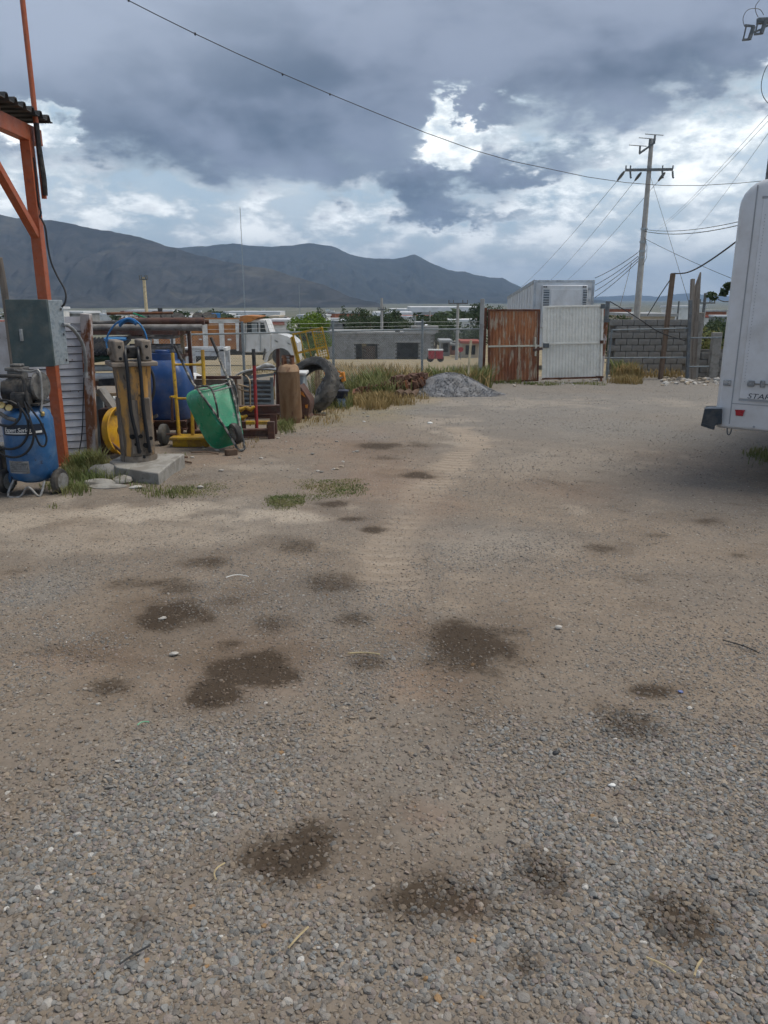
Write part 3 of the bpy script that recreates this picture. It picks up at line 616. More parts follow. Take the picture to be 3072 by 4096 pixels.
# ================================================================== LEFT: canopy, box, siding, compressor
def V3(*a): return Vector(a)
def canopy():
    Yp = 9.3; base = on(272, Yp); top = A(112, 500, Yp); t = thing('canopy', 'orange steel canopy frame with dark corrugated roof at the left edge', 'canopy', (base.x - .05, Yp, gz(base.x, Yp)))
    x0 = base.x - .055; zt = top.z
    MB().bar((x0, Yp, gz(x0, Yp) - .02), (x0, Yp, zt), .115).build('post', 'orange_paint', t, bevel=.006)
    MB().box((x0 + .02, Yp, gz(x0, Yp) + .02), (.24, .22, .035)).build('base_plate', 'orange_paint', t, bevel=.004)
    MB().bar((x0, Yp + .3, zt - .08), (x0, 2.4, zt - .08), .11, .17).build('beam', 'orange_paint', t, bevel=.006)
    MB().bar((x0, Yp - .05, zt - 1.15), (x0, Yp - 1.25, zt - .17), .085, .085).build('brace', 'orange_paint', t, bevel=.005)
    for yy in (8.6, 6.4, 4.2): MB().bar((x0 + .05, yy, zt + .045), (x0 - 2.6, yy, zt + .045), .07, .075).build('purlin', 'orange_paint', t)
    b = MB(); prof = []; y = Yp + .35; k = 0
    while y > 2.3:
        for dy, dz in ((0, 0), (.05, .0), (.075, .055), (.125, .055), (.15, 0)): prof.append((y - dy, zt + .085 + dz))
        y -= .2
    vs = []; n = len(prof)
    for yy, zz in prof: vs += [(x0 + .17, yy, zz), (x0 - 2.7, yy, zz), (x0 + .17, yy, zz + .012), (x0 - 2.7, yy, zz + .012)]
    fs = []
    for i in range(n - 1):
        a, c = 4 * i, 4 * (i + 1); fs += [(a, c, c + 1, a + 1), (a + 2, a + 3, c + 3, c + 2), (a, a + 2, c + 2, c), (a + 1, c + 1, c + 3, a + 3)]
    b.add(vs, fs).build('roof_sheet', 'truck_dark', t)
    MB().tube([(x0, Yp - .06, zt - 2.6), (x0, Yp - .075, zt - 2.6)], .018, 8).build('bolt', 'motor_dark', t)
    # service mast on the outside of the post
    m = thing('service_mast', 'thin red-brown pipe mast rising beside the canopy roof', 'mast', (x0 + .10, Yp + .05, zt - .9))
    MB().tube([(x0 + .10, Yp + .06, zt - .75), (x0 + .10, Yp + .06, zt + 3.2)], .028, 10).build('pipe', 'orange_paint', m, 40)
    MB().tube([(x0 + .125, Yp + .01, zt + .02), (x0 + .13, Yp + .0, zt - .25), (x0 + .145, Yp + .0, zt - .55), (x0 + .13, Yp + .02, zt - .72)], .03, 8).build('cable_sleeve', 'black_rubber', m, 40)
    cab = [A(x, y, Yq) for x, y, Yq in [(133, 630, 9.28), (140, 690, 9.28), (147, 770, 9.27), (156, 820, 9.27), (164, 850, 9.25), (160, 868, 9.25), (168, 880, 9.24), (182, 915, 9.22), (190, 980, 9.2), (205, 1050, 9.15), (232, 1110, 9.1), (255, 1150, 9.05), (264, 1180, 9.0), (260, 1210, 8.96), (247, 1228, 8.94)]]
    tag(MB().tube(cab, .011, 8).build('hanging_cable', 'cable_black', None, 40), 'black power cord hanging from the mast down to the grey box', 'cord')
canopy()
def electric_box():
    f0, f1 = A(20, 1200, 8.72), A(184, 1200, 8.86); bk = A(250, 1203, 9.1)
    u = (f1 - f0); u.z = 0; w = u.length; u.normalize(); v = (bk - f1); v.z = 0; d = v.length; v.normalize()
    zt = f1.z; zb = A(214, 1464, 8.86).z; t = thing('electric_box', 'steel electrical enclosure with dark door bolted on the orange post', 'enclosure', (f0.x, f0.y, zb))
    o = Vector((f0.x, f0.y, 0)); q = lambda a, b, z: o + u * a + v * b + Vector((0, 0, z))
    MB().prism([q(0, .03, zb), q(w, .03, zb), q(w, d, zb), q(0, d, zb)], (0, 0, zt - zb)).build('shell', 'galvanised', t, bevel=.006)
    dr = MB().prism([q(-.006, 0, zb - .006), q(w + .004, 0, zb - .006), q(w + .004, .028, zb - .006), q(-.006, .028, zb - .006)], (0, 0, zt - zb + .012)).build('door', 'box_dark', t, bevel=.005)
    MB().prism([q(.115, -.022, zt - .44), q(.14, -.022, zt - .44), q(.14, 0, zt - .44), q(.115, 0, zt - .44)], (0, 0, .13)).build('handle', 'conduit_grey', dr, bevel=.004)
    for zz in (.10, .38, .67): MB().tube([q(w + .003, d * .82, zt - zz), q(w + .012, d * .82, zt - zz)], .014, 10).build('knockout', 'void_dark', t)
    for aa in (.25, .75): MB().bar(q(w * .35, d + .005, zb + (zt - zb) * aa), q(w * .95, d + .005, zb + (zt - zb) * aa), .03, .05).build('bracket', 'orange_paint', t)
    c = [A(x, y, Y) for x, y, Y in [(252, 1298, 9.03), (268, 1300, 9.1), (292, 1318, 9.25), (318, 1352, 9.4), (334, 1390, 9.5), (342, 1440, 9.55), (343, 1485, 9.6), (342, 1500, 9.6)]]
    k = thing('conduit', 'curved grey conduit from the electrical box to the rusty post', 'conduit', c[-1])
    MB().tube(c, .021, 10).build('pipe', 'conduit_grey', k, 40); MB().tube([c[-1] + V3(0, 0, .03), c[-1] - V3(0, 0, .03)], .03, 10).build('coupling', 'conduit_grey', k, 40)
    w2 = [A(x, y, 9.6) for x, y in [(336, 1505), (333, 1600), (330, 1700), (325, 1760), (318, 1800), (317, 1848)]]; w2[-1].z = gz(w2[-1].x, 9.6)
    tag(MB().tube(w2, .007, 6).build('wire', 'cable_black', None, 40), 'thin dark wire running down beside the rusty corner post', 'wire')
electric_box()
def siding():
    xl, xr = A(-230, 1300, 9.45).x, A(352, 1550, 9.9).x; z0 = gz(-4.2, 9.8) + .05
    t = thing('slatted_wall', 'white slatted metal wall with rust streaks behind the compressor', 'wall', ((xl + xr) / 2, 9.75, z0 - .08))
    zt = A(340, 1262, 9.9).z; n = 19; h = (zt - z0) / n; d = V3(xr - xl, .45, 0)
    xs = A(22, 1300, 9.6).x
    for i in range(n):
        za = z0 + i * h
        if i == n - 1: a0 = (A(255, 1300, 9.8).x - xl) / (xr - xl)
        else: a0 = (xs - xl) / (xr - xl)
        p0 = V3(xl, 9.45, za) + d * a0; p1 = V3(xl, 9.45, za) + d
        nv = V3(d.y, -d.x, 0).normalized()
        MB().prism([p0 + nv * .004, p0 + nv * .02, p0 + nv * .006 + V3(0, 0, h - .012), p0 + nv * -.006 + V3(0, 0, h - .012)], p1 - p0).build('slat', 'white_siding', t)
    nv = V3(d.y, -d.x, 0).normalized(); p0 = V3(xl, 9.45, z0) - nv * .02; p1 = p0 + d
    MB().prism([p0, p1, p1 - nv * .03, p0 - nv * .03], (0, 0, zt - z0 - .12)).build('backing', 'motor_dark', t)
    p0 = V3(xl, 9.45, z0 - .05) + nv * .012; p1 = p0 + d * ((xs - xl) / (xr - xl))
    MB().prism([p0, p1, p1 - nv * .05, p0 - nv * .05], (0, 0, zt - z0 - .02)).build('flat_panel', 'white_siding', t)
    c = A(372, 1830, 9.88); MB().bar((c.x, 9.88, gz(c.x, 9.88) - .03), tuple(A(344, 1255, 9.84)), .12, .09, up=(0, 1, 0)).build('corner_post', 'rusty_white', t, bevel=.006)
    MB().bar((xl, 9.44, z0 - .04), (xr, 9.89, z0 - .04), .06, .08).build('sill', 'brown_steel', t)
    p = [A(-5, 1030, 9.2), A(16, 1150, 9.25), A(30, 1262, 9.3)]; p.append(V3(p[-1].x, 9.3, gz(p[-1].x, 9.3)))
    tag(MB().tube(p, .04, 8).build('pale_post', 'weathered_wood', None, 40), 'pale leaning post at the left edge behind the electrical box', 'post')
siding()
def compressor():
    Y = 7.75; c = on(146, Y); cx = c.x; g = gz(cx, Y)
    t = thing('air_compressor', 'blue upright air compressor with black hose looped round it', 'compressor', (cx, Y, g))
    zb, zt = A(138, 1928, Y).z, A(138, 1618, Y).z; r = .242; H_ = zt - zb
    prof = [(.03, zb), (.12, zb + .02), (.2, zb + .06), (r, zb + .15), (r, zt - .15), (.215, zt - .07), (.14, zt - .015), (.03, zt)]
    MB().lathe(prof, (cx, Y, 0), n=40).build('tank', 'compressor_blue', t, 50)
    w = MB(); w.box((cx, Y, zt + .015), (.38, .28, .02)); w.build('motor_plate', 'motor_dark', t)
    m = MB(); m.lathe([(.02, -.17), (.105, -.16), (.115, -.1), (.115, .12), (.09, .17), (.03, .18)], (cx - .02, Y - .02, zt + .14), (1, .1, 0), 20)
    for k in range(7): m.lathe([(.122, -.004), (.122, .004)], (cx - .14 + k * .035, Y - .02, zt + .14), (1, .1, 0), 20)
    m.build('motor', 'motor_dark', t, 40)
    p = MB(); p.box((cx - .07, Y + .06, zt + .27), (.15, .14, .13)); p.box((cx - .07, Y + .06, zt + .35), (.18, .17, .035)); p.box((cx - .06, Y + .05, zt + .385), (.11, .1, .03)); p.build('pump_head', 'cast_grey', t, bevel=.01)
    p = MB(); p.lathe([(.03, -.025), (.14, -.02), (.15, 0), (.14, .02), (.03, .025)], (cx + .16, Y + .02, zt + .18), (1, -.2, 0), 24); p.build('flywheel', 'cast_grey', t, 30)
    for k, (dx, dz) in enumerate(((-.12, -.01), (-.05, -.035))): MB().lathe([(.01, 0), (.032, .004), (.032, .03), (.01, .034)], (cx + dx, Y - .23, zt + dz + .03), (0, -1, .3), 14).build('gauge', 'brass', t, 30)
    MB().tube([(cx - .06, Y - .02, zt + .345), (cx + .1, Y - .02, zt + .33), (cx + .19, Y - .03, zt + .33), (cx + .2, Y - .05, zt + .1), (cx + .19, Y - .1, zt - .06)], .012, 8).build('discharge_pipe', 'steel_bare', t, 40)
    MB().tube([(cx - .1, Y - .2, zt - .03), (cx - .2, Y - .2, zt + .16), (cx - .235, Y - .2, zt + .27), (cx - .2, Y - .2, zt + .30), (cx + .05, Y - .2, zt + .30), (cx + .1, Y - .2, zt + .27), (cx + .11, Y - .19, zt + .06), (cx + .1, Y - .18, zt - .05)], .018, 8).build('handle', 'motor_dark', t, 40)
    MB().lathe([(.0, 0), (.09, .0), (.1, .03), (.1, .13), (.08, .15), (0, .15)], (cx + .02, Y - .12, zt - .01), (0, 0, 1), 18).build('pressure_switch', 'motor_dark', t, 40)
    MB().tube([(cx - .17, Y - .2, zt - .06), (cx - .08, Y - .25, zt - .1), (cx, Y - .25, zt - .12)], .02, 8).build('manifold', 'cast_grey', t, 40)
    MB().lathe([(.012, 0), (.022, .01), (.018, .04), (.006, .05)], (cx + .2, Y - .1, zt - .1), (.4, -.3, 1), 10).build('valve', 'brass', t, 30)
    # stand, axle, wheels
    MB().tube([(cx - .3, Y - .02, g + .13), (cx + .3, Y - .02, g + .13)], .012, 8).build('axle', 'steel_bare', t)
    for a in (-1, 1):
        MB().bar((cx + a * .2, Y - .06, zb + .13), (cx + a * .24, Y - .04, g + .12), .03, .05).build('wheel_bracket', 'compressor_blue', t)
        wh = MB().lathe([(.045, -.035), (.10, -.035), (.118, -.028), (.128, -.012), (.128, .012), (.118, .028), (.10, .035), (.045, .035)], (cx + a * .275, Y - .05, g + .128), (1, -.2, 0), 26).build('wheel', 'tyre', t, 35)
        MB().lathe([(.0, .03), (.05, .036), (.085, .03), (.088, .040), (.0, .042)], (cx + a * .275, Y - .05, g + .128), (1, -.2, 0), 18).build('hub', 'steel_bare', wh, 30)
        MB().lathe([(.0, -.042), (.05, -.044), (.085, -.042), (.088, -.03), (.0, -.03)], (cx + a * .275, Y - .05, g + .128), (1, -.2, 0), 18).build('hub', 'steel_bare', wh, 30)
    MB().tube([(cx - .14, Y - .16, zb + .06), (cx - .18, Y - .24, g + .02), (cx - .05, Y - .26, g + .015), (cx + .02, Y - .25, g + .10), (cx + .06, Y - .25, g + .10), (cx + .14, Y - .24, g + .015), (cx + .17, Y - .16, zb + .05)], .012, 8).build('stand', 'steel_bare', t, 40)
    # printed label and data plate bent round the tank
    def bent(a0, a1, z0, z1, rr):
        b = MB(); n = 12; vs = []
        for i in range(n + 1):
            a = a0 + (a1 - a0) * i / n
            for q in (rr, rr + .003):
                for zz in (z0, z1): vs.append((cx + math.sin(a) * q, Y - math.cos(a) * q, zz))
        fs = []
        for i in range(n): o = 4 * i; fs += [(o + 2, o + 6, o + 7, o + 3), (o, o + 1, o + 5, o + 4), (o + 1, o + 3, o + 7, o + 5), (o, o + 4, o + 6, o + 2)]
        return b.add(vs, fs)
    zl = A(138, 1722, Y - .24).z; fa = math.atan2(cx, Y)  # facing of the camera
    bent(-.75 - fa * 0, 1.05, zl - .055, zl + .055, r + .0005).build('name_label', 'print_dark', t)
    bent(-.6, .55, zl - .036, zl - .026, r + .004).build('label_stripe', 'print_white', t)
    bent(.68, .93, zl - .034, zl - .012, r + .004).build('label_patch', 'print_white', t)
    s = 'Expert Series'; a = -.62
    for ch in s:
        if ch != ' ':
            rot = Matrix.Rotation(a, 3, 'Z') @ Matrix.Rotation(R(90), 3, 'X')
            text(ch, .062, (cx + math.sin(a) * (r + .005), Y - math.cos(a) * (r + .005), zl - .018), rot, 'print_white', 'letter', t, .0015, .25)
        a += {'E': .115, 'x': .1, 'p': .1, 'e': .095, 'r': .075, 't': .065, ' ': .06, 'S': .11, 'i': .05, 's': .09}[ch]
    zp = A(115, 1870, Y - .24).z; bent(-.62, .28, zp - .062, zp + .062, r + .001).build('data_plate', 'steel_bare', t); bent(-.58, .24, zp - .05, zp + .045, r + .005).build('plate_print', 'plate_grey', t)
    for k in range(5): bent(-.5, .16, zp - .04 + k * .018, zp - .036 + k * .018, r + .0086).build('print_line', 'plate_lines', t)
    # hose: coil hung on the handle
    h = thing('air_hose', 'black rubber hose hung in loops over the blue compressor', 'hose', (cx, Y - .28, zt))
    def loop(x0, zc, rx, rz, dy, a0, a1, n=34):
        return [(cx + x0 + rx * math.cos(R(a0 + (a1 - a0) * i / n)), Y - .275 - dy - .035 * math.sin(R(a0 + (a1 - a0) * i / n) * .5) ** 2, zc + rz * math.sin(R(a0 + (a1 - a0) * i / n))) for i in range(n + 1)]
    MB().tube(loop(-.07, zt - .16, .20, .24, 0, 60, 420), .012, 7).build('loop', 'cable_black', h, 40)
    MB().tube(loop(-.06, zt - .02, .14, .15, .02, 200, 390), .012, 7).build('loop', 'cable_black', h, 40)
    MB().tube(loop(-.04, zt - .23, .215, .25, .012, 150, 390), .012, 7).build('loop', 'cable_black', h, 40)
    MB().tube([(cx + .10, Y - .24, zt + .06), (cx + .14, Y - .26, zt - .08), (cx + .17, Y - .25, zt - .25), (cx + .20, Y - .23, zt - .37), (cx + .235, Y - .2, zt - .38), (cx + .25, Y - .18, zt - .3), (cx + .22, Y - .2, zt - .15), (cx + .16, Y - .22, zt - .03), (cx + .11, Y - .22, zt + .06)], .010, 7).build('loop', 'cable_black', h, 40)
    # hose end that leads out of view, grey case behind
    e = A(-60, 1690, 7.6); MB().tube([(cx - .22, Y - .24, zt - .08), (cx - .3, Y - .2, zt - .13), e], .011, 7).build('tail', 'cable_black', h, 40)
    q = on(-35, 7.95); g2 = gz(q.x, 7.95); k = thing('tool_case', 'dark grey tool case beside the compressor at the left edge', 'case', (q.x, 7.95, g2))
    MB().box((q.x, 7.95, g2 + .22), (.44, .3, .44)).build('body', 'motor_dark', k, bevel=.02); MB().box((q.x, 7.95, g2 + .455), (.46, .32, .03)).build('lid', 'cast_grey', k, bevel=.01)
    s2 = thing('concrete_slab', 'low concrete slab under the blue compressor', 'slab', (cx - .6, 7.8, g - .05))
compressor()
bpy.data.objects.remove(bpy.data.objects['concrete_slab'])

def hammer():
    Y = 8.85; c = on(562, Y); cx = c.x; g = gz(cx, Y); zc = g + .17
    # concrete block under it
    cb = thing('concrete_block', 'cast concrete block under the upright hydraulic breaker', 'block', (cx + .05, Y, g))
    b = MB(); x0, x1 = A(462, 1900, Y).x, A(672, 1900, Y).x
    p1, p2, p3 = P(470, 1918), P(638, 1940), P(678, 1908)
    b.prism([(p1.x, p1.y, g - .05), (p2.x, p2.y, g - .05), (p3.x, p3.y + .1, g - .05), (p3.x + .02, Y + .34, g - .05), (x0 + .02, Y + .34, g - .05), (x0 - .02, Y - .1, g - .05)], (0, 0, .21)).build('slab', 'concrete', cb, bevel=.014)
    zc = g + .16
    t = thing('hydraulic_breaker', 'worn yellow hydraulic breaker standing upright with black hoses', 'breaker', (cx, Y, zc))
    zt = A(570, 1452, Y).z; w = .345; d = .36
    rot = Matrix.Rotation(R(28), 3, 'Z'); o = V3(cx, Y, 0); q = lambda x, y, z: o + rot @ V3(x, y, 0) + V3(0, 0, z)
    ch = .07
    def oct_(k, z): h, e = w / 2 * k, d / 2 * k; return [q(x, y, z) for x, y in ((-h + ch, -e), (h - ch, -e), (h, -e + ch), (h, e - ch), (h - ch, e), (-h + ch, e), (-h, e - ch), (-h, -e + ch))]
    lv = [(zc + .06, .98), (zc + .35, 1.0), (zt - .45, 1.0), (zt - .22, 1.05), (zt - .02, 1.12)]
    vs = []; fs = []
    for z, k in lv: vs += oct_(k, z)
    for i in range(len(lv) - 1):
        for k in range(8): l = (k + 1) % 8; fs.append((i * 8 + k, i * 8 + l, i * 8 + 8 + l, i * 8 + 8 + k))
    fs += [tuple(range(8))[::-1], tuple(32 + k for k in range(8))]
    MB().add(vs, fs).build('housing', 'hammer_body', t, bevel=.012)
    MB().lathe([(.205, zc), (.21, zc + .03), (.205, zc + .065)], (cx, Y, 0), n=20).build('base_ring', 'hammer_steel', t, 30)
    pts = oct_(.72, zc + .06)
    for k in (0, 1): 
        for kk in range(1): pass
    # inner side plates on the camera face
    MB().box(q(-.05, -d / 2 - .006, (zc + zt - .3) / 2), (.1, .02, zt - zc - .5), rot).build('side_plate', 'hammer_dark', t, bevel=.004)
    MB().box(q(.09, -d / 2 - .012, (zc + zt) / 2 - .1), (.09, .035, zt - zc - .55), rot).build('side_plate', 'hammer_dark', t, bevel=.01)
    MB().box(q(-w / 2 - .008, 0, (zc + zt) / 2 - .2), (.02, .2, .75), rot).build('side_plate', 'hammer_dark', t, bevel=.004)
    MB().box(q(0, 0, zt), (.50, .46, .05), rot).build('top_flange', 'hammer_steel', t, bevel=.01)
    for a in (-1, 1):
        lug = MB().prism([q(a * .145 - .055, -.2, zt + .025), q(a * .145 + .055, -.2, zt + .025), q(a * .145 + .055, .2, zt + .025), q(a * .145 - .055, .2, zt + .025)], (0, 0, .235)).build('mounting_ear', 'hammer_steel', t, bevel=.02)
        for zz in (.065, .19):
            MB().tube([q(a * .145 + .0, -.203, zt + zz), q(a * .145 + .0, -.19, zt + zz)], .018, 10).build('pin_hole', 'void_dark', lug)
        MB().tube([q(a * .205, .05, zt + .13), q(a * .235, .05, zt + .13)], .04, 12).build('pin', 'hammer_dark', lug, 30)
    for j, (x, z) in enumerate(((-.06, .21), (.0, .3), (.05, .19), (-.02, .13), (.11, .27), (-.09, .30), (.02, .06))):
        MB().tube([q(x, -d / 2 - .03, zc + z), q(x, -d / 2 + .01, zc + z)], .017 + .006 * (j % 3), 10).build('bolt_hole', 'void_dark', t)
    for j, (x, z) in enumerate(((.06, .62), (.07, .78), (.08, .94))): MB().box(q(w / 2 + .002, x - .1, zc + z), (.012, .022, .05), rot).build('bolt_hole', 'void_dark', t)
    for x0_, xe in ((-.09, -.05), (.05, .07)):
        MB().tube([q(x0_ + .08, .0, zt + .1), q(x0_ + .03, -.1, zt + .17), q(x0_, -.2, zt + .12), q(x0_, -d / 2 - .06, zt - .05), q(x0_, -d / 2 - .055, zt - .5), q(xe, -d / 2 - .045, zt - .8), q(xe + .02, -d / 2 - .03, zt - 1.0)], .020, 8).build('hose', 'cable_black', t, 40)
    MB().tube([q(w / 2 + .02, .1, zt + .0), q(w / 2 + .07, .05, zt - .15), q(w / 2 + .06, .0, zt - .32), q(w / 2 + .01, -.02, zt - .44)], .016, 8).build('hose', 'cable_black', t, 40)
    MB().box(q(0, .02, zt + .12), (.14, .12, .14), rot).build('valve_block', 'motor_dark', t, bevel=.02)
    # broken concrete left of the block
    for i, (x, y, s) in enumerate(((432, 1912, (.17, .13, .12)), (392, 1945, (.13, .09, .05)), (430, 1952, (.22, .10, .03)), (478, 1935, (.1, .08, .05)), (395, 1905, (.15, .12, .10)), (545, 1960, (.07, .04, .025)))):
        p = P(x, y); bb = MB().blob((p.x, p.y + .05, gz(p.x, p.y) + s[2] * .35), s, 300 + i, .5, 2).build('concrete_rubble', 'concrete' if i != 5 else 'stone_white', None, 25)
        tag(bb, ['humped broken concrete lump left of the breaker block', 'small flat concrete piece at the left of the rubble', 'long thin concrete slab piece in front of the rubble', 'small pale concrete chip against the breaker block', 'rounded concrete lump half hidden in weeds', 'small white stone in front of the breaker block'][i], 'rubble', 'broken concrete by the breaker')
hammer()

# ================================================================== LEFT JUNK ROW
def rim_and_plates():
    c = A(484, 1728, 10.0); r = .33; g = gz(c.x, 10); c.z = g + r + .005
    t = thing('wheel_rim', 'yellow steel wheel rim leaning between the wall and the breaker', 'wheel rim', (c.x, 10, g))
    MB().lathe([(.31, -.05), (.315, .04), (.335, .065), (.32, .07), (.295, .05), (.275, .0), (.26, -.03), (.22, -.05), (.15, -.02), (.06, -.01), (.05, -.03), (.26, -.06), (.30, -.055)], c, (.93, -.34, .10), 36, True).build('rim', 'rim_yellow', t, 40)
    MB().bar(A(412, 1745, 9.75), A(492, 1812, 9.75), .035, .03).build('stay_bar', 'brown_steel', t)
    p = thing('rusty_plate', 'bent brown plate standing left of the yellow rim', 'plate', (c.x - .3, 10.15, g))
    x0, x1 = A(402, 1650, 10.2).x, A(442, 1650, 10.2).x; MB().box(((x0 + x1) / 2, 10.2, g + .30), (x1 - x0, .2, .6)).build('panel', 'brown_steel', p, bevel=.01)
    MB().box((x0 + .16, 10.12, g + .70), (.06, .22, .4), Matrix.Rotation(R(-32), 3, 'Y')).build('flap', 'pipe_grey', p, bevel=.004)
    x0 = A(385, 1650, 10.3).x; k = thing('grey_cabinet', 'narrow grey steel cabinet beside the rusty corner post', 'cabinet', (x0, 10.35, g)); MB().box((x0 + .03, 10.35, g + .38), (.12, .05, .76)).build('sheet', 'bin_grey', k); MB().bar((x0 - .03, 10.32, g + .77), (x0 + .4, 10.32, g + .77), .04).build('rail', 'tan_tube', k)
rim_and_plates()

def pipe_rack():
    Y = 12.0; g = gz(-4, Y)
    z1 = A(600, 1320, Y).z; z2 = A(600, 1375, Y).z; z3 = A(430, 1520, Y).z; z2b = A(600, 1410, Y).z
    xl, xr = A(340, 1400, Y).x, A(805, 1400, Y).x
    t = thing('pipe_rack', 'rusty steel rack loaded with long pipes behind the breaker', 'rack', ((xl + xr) / 2, Y, g))
    for xx in (352, 560, 724, 752):
        x = A(xx, 1400, Y).x; m_ = 'tan_tube' if xx == 724 else 'brown_steel'
        MB().bar((x, Y + .12, gz(x, Y)), (x, Y + .12, z1 + .02), .05, .05).build('upright', m_, t)
    for z in (z1, z2b, z3):
        for yy in (Y - .25, Y + .35): MB().bar((xl, yy, z - .03), (xr - (.9 if z == z3 else .25), yy, z - .03), .05, .06).build('shelf_rail', 'brown_steel', t)
        for xx in (352, 560, 724): x = A(xx, 1400, Y).x; MB().bar((x, Y - .28, z - .05), (x, Y + .38, z - .05), .05, .05).build('arm', 'brown_steel', t)
    def pipe(name, a, b, z, y, r, m_, label, cat='pipe', grp=None):
        x0, x1 = A(a, 1300, y).x, A(b, 1300, y).x
        tag(MB().tube([(x0, y, z), (x1, y + .1, z)], r, 12).build(name, m_, None, 40), label, cat, grp)
    pipe('steel_pipe', 480, 812, z1 + .13, Y - .1, .055, 'brown_steel', 'thick rusty brown pipe on top of the rack')
    pipe('steel_pipe', 340, 802, z1 + .04, Y - .22, .05, 'pipe_grey', 'long grey pipe along the front top of the rack')
    pipe('steel_pipe', 340, 800, z1 + .04, Y + .2, .05, 'pipe_grey', 'long grey pipe along the back top of the rack')
    pipe('steel_pipe', 505, 715, z2b + .03, Y - .24, .05, 'pipe_grey', 'short grey pipe on the middle shelf right of the breaker')
    pipe('pvc_pipe', 345, 478, z3 + .07, Y - .25, .06, 'pvc_white', 'thick white plastic pipe, lowest of the two left of the breaker')
    pipe('pvc_pipe', 345, 470, z3 + .19, Y - .12, .05, 'pvc_white', 'thinner white plastic pipe lying above the thick white one')
    pipe('steel_pipe', 345, 490, z3 - .12 + .1, Y + .1, .04, 'tan_tube', 'tan pipe under the white plastic pipes')
    # grey tube frame on the middle shelf
    f = thing('tube_frame', 'grey rectangular tube frame lying on the middle shelf', 'frame', (A(600, 1370, Y).x, Y, z2b))
    xa, xb = A(492, 1360, Y).x, A(702, 1360, Y).x; zb_ = z2b + .1
    for yy in (Y - .2, Y + .3): MB().bar((xa, yy, zb_ + .13), (xb, yy, zb_ + .13), .035).build('tube', 'pipe_grey', f); MB().bar((xa, yy, zb_), (xb, yy, zb_), .03).build('tube', 'pipe_grey', f)
    for x in (xa, (xa + xb) / 2, xb): MB().bar((x, Y - .2, zb_ + .0), (x, Y - .2, zb_ + .15), .03).build('post', 'pipe_grey', f); MB().bar((x, Y - .2, zb_ + .13), (x, Y + .3, zb_ + .13), .03).build('cross_tube', 'pipe_grey', f); MB().bar((x, Y - .2, zb_ - .05), (x, Y + .3, zb_ - .05), .03, .09).build('foot', 'pipe_grey', f)
    # black corrugated sheet, green tarp, dark plates on the left end
    cs = MB(); xa, xb = A(345, 1370, Y).x, A(492, 1370, Y).x; vs = []; n = 28
    for i in range(n + 1):
        x = xa + (xb - xa) * i / n; z = z2b + .12 + .018 * math.cos(i * math.pi / 1.5)
        vs += [(x, Y - .34, z - .14), (x, Y + .4, z + .05), (x, Y - .34, z - .10), (x, Y + .4, z + .08)]
    fs = []
    for i in range(n): a = 4 * i; fs += [(a, a + 4, a + 5, a + 1), (a + 2, a + 3, a + 7, a + 6), (a, a + 2, a + 6, a + 4), (a + 1, a + 5, a + 7, a + 3)]
    tag(cs.add(vs, fs + [(0, 1, 3, 2), (4 * n, 4 * n + 2, 4 * n + 3, 4 * n + 1)]).build('corrugated_sheet', 'black_plastic', None), 'black corrugated sheet on the rack left of the breaker', 'sheet')
    k = MB(); xa, xb = A(352, 1430, Y).x, A(492, 1430, Y).x
    k.prism([(xa, Y - .3, z2b - .02), (xb, Y - .3, z2b - .0), (xb - .05, Y - .3, z3 + .32), (xa, Y - .3, z3 + .26)], (0, .5, 0)); tag(k.build('tarp_bundle', 'green_tarp', None, bevel=.06), 'dark green tarp bundle on the rack under the black sheet', 'tarp')
    k = MB(); k.prism([A(395, 1518, Y - .3), A(475, 1512, Y - .3), A(468, 1540, Y - .3), A(392, 1545, Y - .3)], (0, .3, 0)); o = tag(k.build('steel_offcut', 'black_plastic', None), 'black sheet offcut hanging under the white pipes', 'offcut')
    # green watering can like bag and pale pipe by the rim
    q = A(418, 1590, 11.2); gq = gz(q.x, 11.2)
    u = thing('scrap_stack', 'stack of dark scrap boards between the rack and the rim', 'scrap', (q.x, 11.4, gq))
    MB().box((q.x + .05, 11.5, gq + .25), (.75, .4, .5)).build('lower_crate', 'rust_dark', u, bevel=.01); MB().box((q.x + .05, 11.45, gq + .545), (.85, .5, .08)).build('board', 'brown_steel', u)
    o = MB().tube([A(372, 1575, 11.2), A(400, 1578, 11.2), A(430, 1590, 11.2), A(442, 1612, 11.2)], [.02, .06, .075, .05], 10).build('green_sack', 'green_tarp', None, 60); tag(o, 'limp green sack lying on the dark scrap boards', 'sack')
    o = MB().tube([A(432, 1597, 11.3), A(496, 1597, 11.3)], .045, 12).build('pvc_pipe', 'pvc_white', None, 40); tag(o, 'short white pipe stub lying on the scrap beside the breaker', 'pipe')
    # blue hose coil over the rack
    h = thing('blue_hose', 'blue hose in a big loop hanging over the rack', 'hose', A(505, 1330, 11.55))
    pts = [A(x, y, 11.5) for x, y in [(450, 1432), (432, 1400), (425, 1370), (432, 1340), (448, 1312), (470, 1290), (500, 1276), (530, 1276), (552, 1290), (570, 1310), (582, 1335), (588, 1362), (590, 1385)]]
    MB().tube(pts, .013, 8).build('loop', 'hose_blue', h, 40)
    for k in range(3): MB().tube([A(x, y + 5 + 4 * k, 11.5 + .05 * k) for x, y in [(478, 1292), (492, 1278), (510, 1270), (530, 1274), (545, 1286)]], .02, 8).build('coil', 'hose_blue', h, 40)
    o = MB().lathe([(.02, 0), (.15, 0), (.165, .012), (.165, .04), (.15, .05), (.02, .055)], (A(450, 1348, 11.6).x, 11.72, z2b + .19), (0, -.08, 1), 28).build('blue_disc', 'hose_blue', None, 40); tag(o, 'round blue plastic disc resting on the black corrugated sheet', 'disc')
